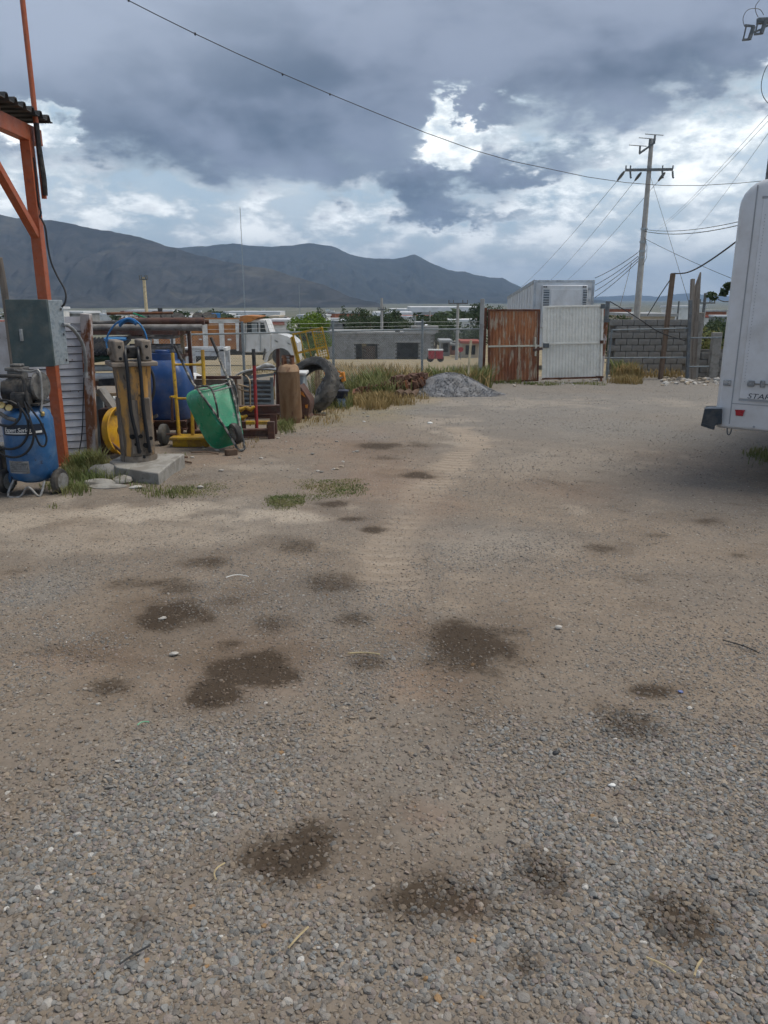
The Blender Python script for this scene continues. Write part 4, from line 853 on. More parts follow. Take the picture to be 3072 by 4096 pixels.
    # black tyres / spools up on the load, green rod
    o = MB().tube([A(532, 1252, 12.0), A(600, 1277, 12.0)], .012, 6).build('green_rod', 'leaf_bright', None); o.data.materials[0] = MAT['barrow_green']; tag(o, 'thin green rod poking up from the pipes on the rack', 'rod')
pipe_rack()

def blue_tank():
    Y = 11.75; c = A(672, 1600, Y); g = gz(c.x, Y)
    # brown beam frame that carries the tank and runs to the right
    f = thing('beam_frame', 'dark brown steel beam frame lying along the junk row', 'frame', (c.x + .5, Y + .3, g))
    xa, xb = A(590, 1700, Y).x, A(1095, 1700, 12.4).x
    def ibeam(p0, p1, h, w, nm, m_='brown_steel'):
        p0, p1 = Vector(p0), Vector(p1); b = MB(); b.bar(p0 + V3(0, 0, h / 2 - .01), p1 + V3(0, 0, h / 2 - .01), w, .02); b.bar(p0 - V3(0, 0, h / 2 - .01), p1 - V3(0, 0, h / 2 - .01), w, .02); b.bar(p0, p1, .015, h - .04); return b.build(nm, m_, f)
    zl = g + .12; zu = A(1000, 1645, 12.0).z
    ibeam((xa, Y - .35, A(700, 1700, Y - .35).z), (A(770, 1700, Y).x, Y - .35, A(700, 1700, Y - .35).z), .14, .12, 'beam')
    ibeam((xa, Y + .35, zl + .14), (xb, 12.5, zl + .14), .14, .12, 'beam')
    ibeam((A(770, 1720, 11.2).x, 11.35, gz(-2.5, 11.3) + .09), (A(1078, 1720, 11.6).x, 11.6, gz(-2, 11.6) + .09), .13, .11, 'beam')
    ibeam((A(860, 1640, 12.0).x, 12.0, zu), (A(1120, 1640, 12.2).x, 12.2, zu), .15, .11, 'beam')
    for x in (640, 745): xx = A(x, 1750, Y).x; MB().bar((xx, Y - .35, gz(xx, Y)), (xx, Y - .35, A(700, 1706, Y - .35).z), .09).build('leg', 'brown_steel', f); MB().bar((xx, Y + .35, gz(xx, Y)), (xx, Y + .35, zl + .1), .09).build('leg', 'brown_steel', f); MB().bar((xx, Y - .35, zl + .13), (xx, Y + .35, zl + .13), .07).build('cross_member', 'brown_steel', f)
    for x, y in ((955, 12.03), (1095, 12.15)): xx = A(x, 1700, y).x; MB().bar((xx, y, gz(xx, y)), (xx, y, zu - .07), .1).build('leg', 'brown_steel', f)
    xx = A(1085, 1700, 11.6).x; MB().bar((xx, 11.58, gz(xx, 11.6)), (xx, 11.58, gz(xx, 11.6) + .26), .1).build('end_post', 'brown_steel', f)
    for x0, x1, y_, z_ in ((985, 1020, 1700, 0), (1035, 1078, 1700, 0)): p0, p1 = A(x0, 1697, 11.75), A(x1, 1697, 11.75); MB().bar((p0.x, 11.75, gz(-2, 11.7) + .22), (p1.x, 11.75, gz(-2, 11.7) + .22), .08, .05).build('yellow_strip', 'yellow_paint', f)
    MB().bar((A(975, 1700, 11.75).x, 11.75, gz(-2, 11.7)), (A(975, 1700, 11.75).x, 11.75, gz(-2, 11.7) + .24), .06).build('leg', 'brown_steel', f); MB().bar((A(1075, 1700, 11.75).x, 11.75, gz(-2, 11.7)), (A(1075, 1700, 11.75).x, 11.75, gz(-2, 11.7) + .24), .06).build('leg', 'brown_steel', f)
    zb = A(700, 1688, Y - .35).z + .03
    t = thing('blue_tank', 'blue plastic tank with sloped shoulders behind the yellow trolley', 'tank', (c.x, Y, zb))
    ztop = A(670, 1412, Y).z; w = .36; vs = []; lv = [(zb, .37, .34), (zb + .03, .39, .36), (zb + .55, .365, .34), (ztop - .31, .345, .32), (ztop - .27, .335, .31), (ztop - .11, .25, .24), (ztop - .09, .2, .2), (ztop, .2, .2)]
    n = 20
    for z, a, b_ in lv:
        for k in range(n):
            an = 2 * math.pi * k / n; cc, ss = math.cos(an), math.sin(an); e = .45
            vs.append((c.x + a * abs(cc) ** e * (1 if cc > 0 else -1), Y + b_ * abs(ss) ** e * (1 if ss > 0 else -1), z))
    fs = []
    for i in range(len(lv) - 1):
        for k in range(n): l = (k + 1) % n; fs.append((i * n + k, i * n + l, (i + 1) * n + l, (i + 1) * n + k))
    MB().add(vs, fs + [tuple(range(n))[::-1], tuple((len(lv) - 1) * n + k for k in range(n))]).build('body', 'tank_blue', t, 40)
    MB().lathe([(.1, 0), (.11, .01), (.11, .04), (.1, .05)], (c.x - .02, Y - .02, ztop), n=18).build('lid', 'tank_blue', t, 40)
    # red and brown poles standing in the frame
    p = A(1026, 1690, 11.9); tp = A(1016, 1395, 12.05); o = thing('red_pole', 'dark red steel pole standing upright in the beam frame', 'pole', (p.x, 11.9, gz(p.x, 11.9)))
    MB().tube([(p.x, 11.9, gz(p.x, 11.9)), (tp.x, 12.0, tp.z - .25)], .027, 10).build('shaft', 'red_paint', o, 40); MB().tube([(tp.x, 12.0, tp.z - .25), (tp.x - .002, 12.01, tp.z)], .029, 10).build('grip', 'motor_dark', o, 40)
    MB().box((p.x, 11.9, gz(p.x, 11.9) + .015), (.2, .1, .03)).build('foot', 'red_paint', o)
    p = on(1112, 13.9); tp = A(1112, 1395, 13.9); tag(MB().bar((p.x, 13.9, gz(p.x, 13.9)), (tp.x, 13.9, tp.z), .06).build('brown_post', 'brown_steel', None), 'square brown steel post behind the gas cylinder', 'post')
blue_tank()

def trolley():
    Y = 10.95; t = thing('hand_trolley', 'yellow steel hand trolley with a black wheel beside the wheelbarrow', 'trolley', on(760, Y))
    g = gz(-2.8, Y); zt = A(690, 1412, Y + .25).z; ax, bx = A(716, 1735, Y).x, A(826, 1735, Y).x; at, bt = A(690, 1412, Y + .25).x, A(810, 1400, Y + .25).x
    zb = A(720, 1742, Y).z
    for x0, x1, ztop in ((ax, at, zt), (bx, bt, A(810, 1400, Y + .25).z)): MB().tube([(x0, Y, zb), (x1, Y + .25, ztop)], .026, 10).build('upright', 'yellow_paint', t, 40)
    lerp = lambda a, b, f: a + (b - a) * f
    for f in (.86, .45): MB().tube([(lerp(ax, at, f), Y + .25 * f, lerp(zb, zt, f)), (lerp(bx, bt, f), Y + .25 * f, lerp(zb, zt, f))], .017, 8).build('crossbar', 'yellow_paint', t, 40)
    MB().tube([((ax + bx) / 2, Y, zb), (A(768, 1610, Y + .1).x, Y + .1, A(768, 1600, Y + .1).z)], .026, 8).build('middle_post', 'yellow_paint', t, 40)
    MB().box(((ax + bx) / 2 + .02, Y - .06, zb - .01), (bx - ax + .2, .34, .03)).build('toe_plate', 'yellow_paint', t, bevel=.004)
    MB().box(((ax + bx) / 2 + .0, Y - .1, g + .06), (bx - ax + .12, .12, .11)).build('front_box', 'yellow_paint', t, bevel=.006)
    MB().box(((ax + bx) / 2 + .0, Y - .02, (zb + g) / 2 + .02), (bx - ax + .1, .2, max(.04, zb - g - .1))).build('base_frame', 'truck_dark', t)
    q = A(684, 1590, Y - .02); MB().bar((lerp(ax, at, .47), Y + .1, q.z), (q.x - .02, Y + .02, q.z), .035, .03).build('bracket', 'yellow_paint', t); MB().bar((q.x, Y + .02, q.z), (A(688, 1690, Y).x, Y + .02, A(688, 1690, Y).z), .03).build('bracket', 'brown_steel', t)
    w = A(657, 1757, Y); w.z = gz(w.x, Y) + .155
    MB().tube([w, (ax, Y, w.z)], .018, 8).build('axle', 'brown_steel', t)
    wh = MB().lathe([(.06, -.04), (.13, -.042), (.15, -.03), (.155, 0), (.15, .03), (.13, .042), (.06, .04)], w, (1, -.12, 0), 26).build('wheel', 'tyre_dusty', t, 40); MB().lathe([(0, -.035), (.075, -.035), (.075, .035), (0, .035)], w, (1, -.12, 0), 16).build('hub', 'motor_dark', wh, 30)
trolley()

def wheelbarrow():
    O = on(968, 10.25); O.z = gz(O.x, O.y) + .03
    u = V3(-.70, .52, 1.37); L = u.length; u.normalize(); w = V3(1, .62, 0); w = (w - u * w.dot(u)).normalized(); n = w.cross(u).normalized()
    if n.y > 0: n = -n
    t = thing('wheelbarrow', 'green wheelbarrow tipped up on its nose with handles in the air', 'wheelbarrow', (O.x, O.y, O.z - .03))
    q = lambda a, b, c: O + u * a + w * b + n * c     # along, across, towards the viewer (underside)
    # frame: one U of tube round the wheel, up along both sides to the handles
    path = [q(L + .0, -.27, .05), q(1.15, -.255, .02), q(.98, -.24, .05), q(.55, -.155, .07), q(.28, -.095, .04), q(.06, -.06, .01), q(.0, -.03, 0), q(0, .03, 0), q(.06, .06, .01), q(.28, .095, .04), q(.55, .155, .07), q(.98, .24, .05), q(1.15, .255, .02), q(L + .0, .27, .05)]
    MB().tube(path, .017, 10).build('frame', 'barrow_tube', t, 50)
    for s in (-1, 1):
        MB().tube([q(L - .22, s * .266, .043), q(L + .01, s * .27, .05)], .021, 10).build('grip', 'black_rubber', t, 40)
        MB().tube([q(.50, s * .15, .075), q(.66, s * .16, .24), q(.86, s * .17, .29), q(1.0, s * .235, .06)], .014, 8).build('leg', 'barrow_tube', t, 50)
    MB().tube([q(.80, -.165, .27), q(.80, .165, .27)], .010, 8).build('leg_brace', 'steel_bare', t, 40)
    MB().tube([q(.95, -.235, .06), q(.93, -.1, .075), q(.93, .1, .075), q(.95, .235, .06)], .010, 8).build('cross_brace', 'steel_bare', t, 40)
    # tray: rim (far side) to belly (near side)
    def ring(k):  # k 0 = rim, 1 = floor
        L0, L1 = (.20 + .16 * k, 1.08 - .12 * k); W0, W1 = (.27 - .09 * k, .33 - .11 * k); c = -.27 + .31 * k; pts = []
        m = 44
        for i in range(m):
            a = 2 * math.pi * i / m; cc, ss = math.cos(a), math.sin(a); e = .42
            f = abs(cc) ** e * (1 if cc > 0 else -1); s_ = abs(ss) ** e * (1 if ss > 0 else -1)
            la = (L0 + L1) / 2 + f * (L1 - L0) / 2; wd = (W0 + W1) / 2 + f * (W1 - W0) / 2
            pts.append(q(la, s_ * wd, c - (.05 * (1 - k) if f < 0 else 0) * (1 - f) * .5))
        return pts
    ks = [0, .04, .35, .7, .88, .96, 1.0]; vs = []; fs = []; m = 44
    outer = [ring(k) for k in ks]; inn = [[p - n * .006 - (p - sum(r_, Vector()) / m) * .012 for p in r_] for r_ in outer]
    fl = [ [sum(outer[-1], Vector()) / m + (p - sum(outer[-1], Vector()) / m) * .55 + n * .006 for p in outer[-1]] ]
    rings = inn[::-1] + outer + fl
    for r_ in rings: vs += r_
    for i in range(len(rings) - 1):
        for k in range(m): l = (k + 1) % m; fs.append((i * m + k, i * m + l, (i + 1) * m + l, (i + 1) * m + k))
    fs.append(tuple((len(rings) - 1) * m + k for k in range(m))); fs.append(tuple(range(m))[::-1])
    tr = MB().add(vs, fs).build('tray', 'barrow_green', t, 45)
    MB().tube(outer[0], .010, 8, True).build('rolled_rim', 'barrow_green', tr, 50)
    wc = q(.235, 0, .03)
    wh = MB().lathe([(.05, -.035), (.11, -.04), (.142, -.03), (.15, 0), (.142, .03), (.11, .04), (.05, .035)], wc, w, 28).build('wheel', 'tyre_dusty', t, 40)
    for s in (-1, 1): MB().lathe([(0, s * .02), (.09, s * .036), (.092, s * .043), (0, s * .045)], wc, w, 20).build('rim', 'steel_bare', wh, 30)
    MB().tube([wc - w * .075, wc + w * .075], .011, 8).build('axle', 'steel_bare', t)
wheelbarrow()

def gas_cylinder():
    Y = 13.5; c = on(1168, Y); x = c.x; g = gz(x, Y); t = thing('gas_cylinder', 'tall rusty gas cylinder standing in front of the big tyre', 'gas cylinder', (x, Y, g)); r = .187
    zt = A(1160, 1455, Y).z
    lean = -.035
    MB().lathe([(.15, 0), (.155, .03), (.175, .06), (r, .10), (r, zt - g - .14), (r + .004, zt - g - .135), (r + .004, zt - g - .125), (r, zt - g - .12), (r - .02, zt - g - .045), (.12, zt - g - .01), (.05, zt - g)], (x, Y, g), (lean, .0, 1), 36).build('body', 'lpg_rust', t, 40)
    b = MB(); n = 22; vs = []; top = Vector((x, Y, g)) + Vector((lean, 0, 1)).normalized() * (zt - g)
    for i in range(n + 1):
        a = R(-60) + R(290) * i / n
        for rr in (.105, .112):
            for hh in (-.04, .14 if 4 < i < 18 else .11): vs.append(top + V3(math.cos(a) * rr, math.sin(a) * rr, hh))
    fs = []
    for i in range(n): o = 4 * i; fs += [(o, o + 4, o + 5, o + 1), (o + 2, o + 3, o + 7, o + 6), (o + 1, o + 5, o + 7, o + 3), (o, o + 2, o + 6, o + 4)]
    b.add(vs, fs + [(0, 1, 3, 2), (4 * n, 4 * n + 2, 4 * n + 3, 4 * n + 1)]).build('collar', 'rust', t)
    v = MB(); v.lathe([(.02, 0), (.022, .05), (.035, .055), (.035, .075), (.012, .08), (.012, .1), (.03, .105), (.03, .12)], top, n=14); v.tube([top + V3(0, 0, .04), top + V3(.05, -.05, .04)], .014, 8); v.build('valve', 'steel_bare', t, 40)
gas_cylinder()

def big_junk():
    # big tyre
    Y = 15.1; r = .58; c = A(1248, 1560, Y); g = gz(c.x, Y); c.z = g + r - .05
    ax = V3(-.5, -.74, .5).normalized(); t = thing('tractor_tyre', 'big worn tractor tyre leaning behind the gas cylinder', 'tyre', (c.x, Y, g))
    prof = [(.39, -.12), (.41, -.15), (.48, -.165), (.54, -.15), (.575, -.10), (.58, 0), (.575, .10), (.54, .15), (.48, .165), (.41, .15), (.39, .12), (.41, .10), (.51, .11), (.53, 0), (.51, -.11), (.41, -.10)]
    MB().lathe(prof, c, ax, 48, True).build('carcass', 'tyre_dusty', t, 40)
    lugs = MB(); u_, v_ = perp(ax)
    for k in range(30):
        a = 2 * math.pi * k / 30
        for s in (-1, 1):
            a2 = a + (.1 if s > 0 else 0); rad = u_ * math.cos(a2) + v_ * math.sin(a2); tan = ax.cross(rad)
            lugs.bar(c + rad * .552 + ax * s * .13, c + rad * .572 + ax * s * .02 + tan * .07, .05, .022, up=rad)
    lugs.build('tread_lugs', 'tyre_dusty', t, kind='stuff')
    # grey bin
    Yb = 14.5; x0, x1 = A(1105, 1550, Yb).x, A(1228, 1550, Yb).x; g = gz(x0, Yb); zt = A(1200, 1493, Yb).z
    b = thing('grey_bin', 'pale grey plastic bin half hidden behind the gas cylinder', 'bin', ((x0 + x1) / 2, Yb, g))
    MB().box(((x0 + x1) / 2, Yb, (g + zt) / 2), (x1 - x0 - .05, .5, zt - g)).build('body', 'bin_grey', b, bevel=.03); MB().box(((x0 + x1) / 2, Yb, zt + .01), (x1 - x0 + .03, .56, .05)).build('rim', 'white_paint', b, bevel=.012); MB().box(((x0 + x1) / 2 + .1, Yb - .255, zt - .3), (.24, .02, .2)).build('panel', 'bin_grey', b, bevel=.01)
    # crushed grey body with ribbed panel
    Yc = 14.0; g = gz(-2.6, Yc); k = thing('crushed_canopy', 'crushed grey vehicle shell with a ribbed side and torn pale roof edge', 'vehicle shell', (A(1020, 1550, Yc).x, Yc, g))
    arch = [(938, 1625), (940, 1560), (950, 1520), (975, 1490), (1020, 1478), (1070, 1476), (1112, 1480)]
    vs = []; m = len(arch)
    for x, y in arch: p = A(x, y, Yc); p.z = max(p.z, g); vs += [p + V3(0, -.02, 0), p + V3(.05, .75, -.03)]
    inner = [Vector(v) + V3(.015, .01, -.02) for v in vs]; fs = [(2 * i, 2 * i + 1, 2 * i + 3, 2 * i + 2) for i in range(m - 1)]
    MB().add(vs + inner, fs + [tuple(2 * m + j for j in f[::-1]) for f in fs] + [(2 * i, 2 * i + 2, 2 * m + 2 * i + 2, 2 * m + 2 * i) for i in range(m - 1)]).build('roof_skin', 'crushed_grey', k, 60)
    MB().tube([A(x, y, Yc - .05) for x, y in [(942, 1503), (958, 1494), (980, 1485), (1010, 1478), (1040, 1470), (1070, 1462), (1100, 1468)]], [.012, .02, .022, .018, .035, .05, .02], 8).build('torn_edge', 'crushed_edge', k, 50)
    MB().prism([A(965, 1505, Yc + .03), A(1105, 1492, Yc + .03), A(1108, 1500, Yc + .03), A(968, 1520, Yc + .03)], (0, .03, 0)).build('bent_strip', 'bin_grey', k)
    p0, p1 = A(948, 1520, Yc + .1), A(1095, 1610, Yc + .1); MB().box(((p0.x + p1.x) / 2, Yc + .12, (g + p0.z) / 2), (p1.x - p0.x, .03, p0.z - g - .02)).build('ribbed_panel', 'crushed_grey', k)
    for j in range(6): zz = A(1000, 1525 + j * 18, Yc).z; MB().bar((A(962, 1550, Yc).x + .01 * j, Yc + .09, zz), (A(1080, 1550, Yc).x, Yc + .09, zz - .01), .03, .035).build('rib', 'bin_grey', k, bevel=.008)
    MB().bar((A(1085, 1550, Yc).x, Yc + .085, A(1085, 1512, Yc).z), (A(1085, 1550, Yc).x, Yc + .085, g), .05, .03).build('frame_edge', 'bin_grey', k)
    MB().bar(A(1098, 1495, Yc), A(1096, 1545, Yc), .02).build('red_trim', 'red_paint', k)
    # tan chair frame
    Yd = 13.0; g = gz(-2.6, Yd); h = thing('chair_frame', 'bare tan tube chair frame behind the wheelbarrow', 'chair frame', on(968, Yd))
    for x in (940, 998): p = A(x, 1640, Yd); p.z = gz(p.x, Yd); MB().tube([(p.x, Yd, p.z), A(x + (2 if x > 960 else 0), 1545, Yd), A(x - 4, 1515, Yd + .05), A(x + (-16 if x > 960 else 14), 1502, Yd + .1)], .014, 8).build('leg', 'tan_tube', h, 50)
    for y in (1535, 1553): MB().tube([A(938, y, Yd), A(1000, y + 14, Yd)], .013, 8).build('rail', 'tan_tube', h, 40)
    p = A(970, 1640, Yd); MB().bar((p.x, Yd + .05, gz(p.x, Yd)), A(968, 1545, Yd + .05), .035).build('stump', 'tan_tube', h)
    # brown plate with yellow flecks right of the cylinder
    Ye = 13.9; g = gz(-1.2, Ye); w = thing('bucket_plate', 'curved rusty digger bucket with yellow paint flecks beside the gas cylinder', 'digger bucket', (A(1215, 1640, Ye).x, Ye, g))
    pts = [(1198, 1540), (1215, 1565), (1238, 1600), (1240, 1625), (1232, 1660), (1238, 1690)]; poly = [A(x, y, Ye) for x, y in pts]; poly[-1].z = g + .02; poly += [V3(A(1150, 1690, Ye).x, Ye, g), A(1150, 1560, Ye)]
    MB().prism(poly, (.05, .35, 0)).build('side_plate', 'brown_steel', w, bevel=.008)
    MB().prism([A(1199, 1562, Ye - .01), A(1212, 1570, Ye - .01), A(1222, 1590, Ye - .01), A(1201, 1575, Ye - .01)], (0, .008, 0)).build('paint_patch', 'orange_plastic', w); MB().prism([A(1220, 1620, Ye - .01), A(1232, 1618, Ye - .01), A(1230, 1634, Ye - .01), A(1222, 1632, Ye - .01)], (0, .008, 0)).build('paint_patch', 'orange_plastic', w)
    # yellow curved pieces by the wheelbarrow
    Yf = 11.9
    for i, (x0, x1, y) in enumerate(((940, 985, 1632), (985, 1018, 1630), (955, 988, 1665))):
        p0, p1 = A(x0, y, Yf), A(x1, y, Yf); b = MB().tube([p0, (p0 + p1) / 2 - V3(0, 0, .03), p1 + V3(0, 0, .015)], [.03, .04, .02], 8).build('yellow_offcut', 'yellow_paint', None, 50)
        tag(b, ['curved yellow steel offcut resting on the beam beside the wheelbarrow', 'small yellow offcut next to the red pole', 'lower yellow offcut under the brown beam'][i], 'offcut')
    # yellow cage
    Yg = 17.0; y_ = thing('yellow_cage', 'tilted yellow mesh work cage rising behind the tyre', 'cage', on(1240, Yg)); tl = R(9)
    o = A(1172, 1338, Yg); ux = (A(1288, 1312, Yg) - o); W_ = ux.length; ux.normalize(); dn = (A(1232, 1450, Yg) - o).normalized(); dn = (dn - ux * dn.dot(ux)).normalized(); Hh = .66; nn = V3(0, 1, .0)
    q = lambda a, b, c=0: o + ux * a * W_ + dn * b * Hh + nn * c
    for b in (0, 1): MB().bar(q(0, b), q(1, b), .035).build('frame_bar', 'yellow_paint', y_)
    MB().bar(q(0, .62), q(1, .62), .025).build('frame_bar', 'yellow_paint', y_)
    for a in (0, .22, .43, .66, 1): MB().bar(q(a, 0), q(a, 1), .035 if a in (0, 1, .66) else .022).build('upright', 'yellow_paint', y_)
    for k in range(1, 12): MB().bar(q(.66, k / 12, .005), q(1, k / 12, .005), .012).build('mesh_wire', 'yellow_paint', y_)
    for k in range(1, 4): MB().bar(q(.66 + .085 * k, 0, .005), q(.66 + .085 * k, 1, .005), .010).build('mesh_wire', 'yellow_paint', y_)
    for b in (0, .62, 1): MB().bar(q(0, b), q(-.08, b, .5), .03).build('frame_bar', 'yellow_paint', y_); MB().bar(q(1, b), q(.94, b, .5), .03).build('frame_bar', 'yellow_paint', y_); MB().bar(q(-.08, b, .5), q(.94, b, .5), .025).build('frame_bar', 'yellow_paint', y_)
    MB().prism([q(-.08, .05), q(-.18, .1, .3), q(-.18, 1.0, .3), q(-.08, 1.0)], (.03, .02, 0)).build('side_panel', 'yellow_paint', y_)
    e = q(.62, 1); MB().bar(e, (e.x + .02, Yg, gz(e.x, Yg)), .05).build('post', 'tan_tube', y_); e = q(.5, 1, .3); MB().bar(e, (e.x, Yg + .3, gz(e.x, Yg + .3)), .05).build('post', 'tan_tube', y_)
    # scrap, orange ring, bucket
    Yh = 16.3; c = on(1348, Yh); g = gz(c.x, Yh); s = thing('scrap_heap', 'lump of dark twisted scrap metal beside the tyre', 'scrap', (c.x, Yh, g))
    MB().blob((c.x - .06, Yh + .12, g + .32), (.26, .22, .33), 901, .5, 3).build('core', 'scrap_dark', s, 15)
    rr = random.Random(5)
    for j in range(16): a = V3(c.x - .06 + rr.uniform(-.24, .22), Yh - .1 + rr.uniform(-.05, .1), g + .3 + rr.uniform(-.1, .32)); MB().bar(a, a + V3(rr.uniform(-.15, .15), rr.uniform(-.1, .1), rr.uniform(-.1, .1)), .03, .02).build('shard', 'scrap_dark' if j % 3 else 'steel_bare', s)
    o2 = thing('orange_guard', 'orange ring-shaped machine guard on top of the dark scrap', 'guard', (c.x, Yh, g + .55)); p = A(1335, 1495, Yh + .1)
    MB().tube([p + V3(.19 * math.cos(a), .15 * math.sin(a), .045 * math.sin(a) - .02 * math.cos(a)) for a in [2 * math.pi * k / 20 for k in range(20)]], .022, 8, True).build('ring', 'orange_plastic', o2, 50)
    MB().prism([A(1358, 1490, Yh), A(1374, 1488, Yh), A(1380, 1525, Yh), A(1366, 1530, Yh)], (.02, .12, 0)).build('bracket', 'orange_plastic', o2, bevel=.01)
    c2 = on(1366, 16.1); g = gz(c2.x, 16.1); bk = thing('dark_bucket', 'dark blue bucket with a pale label beside the scrap heap', 'bucket', (c2.x, 16.1, g)); zt = A(1366, 1562, 16.1).z
    MB().lathe([(.115, 0), (.12, .01), (.14, zt - g - .02), (.15, zt - g), (.13, zt - g), (.11, .02)], (c2.x, 16.1, g), n=26).build('body', 'bucket_dark', bk, 40); MB().lathe([(.152, -.03), (.158, -.02), (.158, .01), (.02, .02)], (c2.x, 16.1, zt), n=26).build('lid', 'bucket_dark', bk, 30)
    bl = MB(); vs = []
    for i in range(9):
        a = -.9 + 1.4 * i / 8 + .35
        for z, r2 in ((.03, .1225), (.20, .1345)): vs.append((c2.x + math.sin(a) * (r2 + .002), 16.1 - math.cos(a) * (r2 + .002), g + z)); vs.append((c2.x + math.sin(a) * (r2 + .005), 16.1 - math.cos(a) * (r2 + .005), g + z))
    fs = []
    for i in range(8): o = 4 * i; fs += [(o, o + 4, o + 6, o + 2), (o + 1, o + 3, o + 7, o + 5), (o, o + 1, o + 5, o + 4), (o + 2, o + 6, o + 7, o + 3)]
    bl.add(vs, fs).build('label', 'bucket_label', bk)
big_junk()

# ================================================================== FENCE, GATE, RIGHT SIDE
def fence_line():
    def fp(x):                      # fence plan position for a photo column
        f = (x - 560) / (1935 - 560); return 16.6 + (22.4 - 16.6) * f
    def rz(x): return float(np.interp(x, [560, 814, 1690, 1935], [1341, 1337, 1318, 1316]))
    pl = A(560, 1340, fp(560)); t = thing('chain_link_fence', 'grey chain-link fence with top rail along the back of the yard', 'fence', (-1.2, 19.5, G(19.5)))
    xs = [600, 970, 1332, 1690, 1922]
    rail = [A(x, rz(x), fp(x)) for x in (560, 800, 970, 1332, 1690, 1935)]
    MB().tube(rail, .021, 8).build('top_rail', 'fence_grey', t, 40)
    for x in xs:
        p = A(x, rz(x), fp(x)); tp = p + V3(0, 0, .27)
        MB().tube([(p.x, p.y, gz(p.x, p.y) - .05), tuple(tp)], .032, 8).build('post', 'fence_grey', t, 40)
    b = MB(); a, e = rail[0], rail[-1]; L = math.hypot(e.x - a.x, e.y - a.y); n = int(L / .062)
    H0 = lambda f: (a.lerp(e, f)).z
    hm = 1.42
    for k in range(-22, n + 22):
        for s in (-1, 1):
            f0 = k / n; f1 = (k + s * hm / .062) / n
            za, zb_ = 0.0, hm
            def clip(f0, f1):
                lo, hi = 0.0, 1.0
                if abs(f1 - f0) < 1e-9: return None
                t0, t1 = (0 - f0) / (f1 - f0), (1 - f0) / (f1 - f0)
                if t0 > t1: t0, t1 = t1, t0
                lo, hi = max(lo, t0), min(hi, t1); return (lo, hi) if hi > lo + .02 else None
            c = clip(f0, f1)
            if not c: continue
            P_ = []
            for q in c:
                f = f0 + (f1 - f0) * q; p = a.lerp(e, f); P_.append((p.x, p.y + s * .002, H0(f) - hm + hm * q))
            b.tube(P_, .0021, 3, cap=False)
    b.build('wire_mesh', 'wire_grey', t)
    for dz in (.1, .2):
        MB().tube([p + V3(0, 0, dz) for p in rail], .003, 4).build('barbed_wire', 'wire_grey', t)
    c = A(1930, 1195, 22.2); k = thing('concrete_post', 'slim pale concrete post left of the rusty gate leaf', 'post', (c.x, 22.2, gz(c.x, 22.2)))
    MB().bar((c.x, 22.2, gz(c.x, 22.2) - .05), tuple(c), .11).build('shaft', 'concrete_pole', k, bevel=.01); MB().box((c.x, 22.12, 1.0), (.14, .02, .03)).build('clamp', 'steel_bare', k)
fence_line()

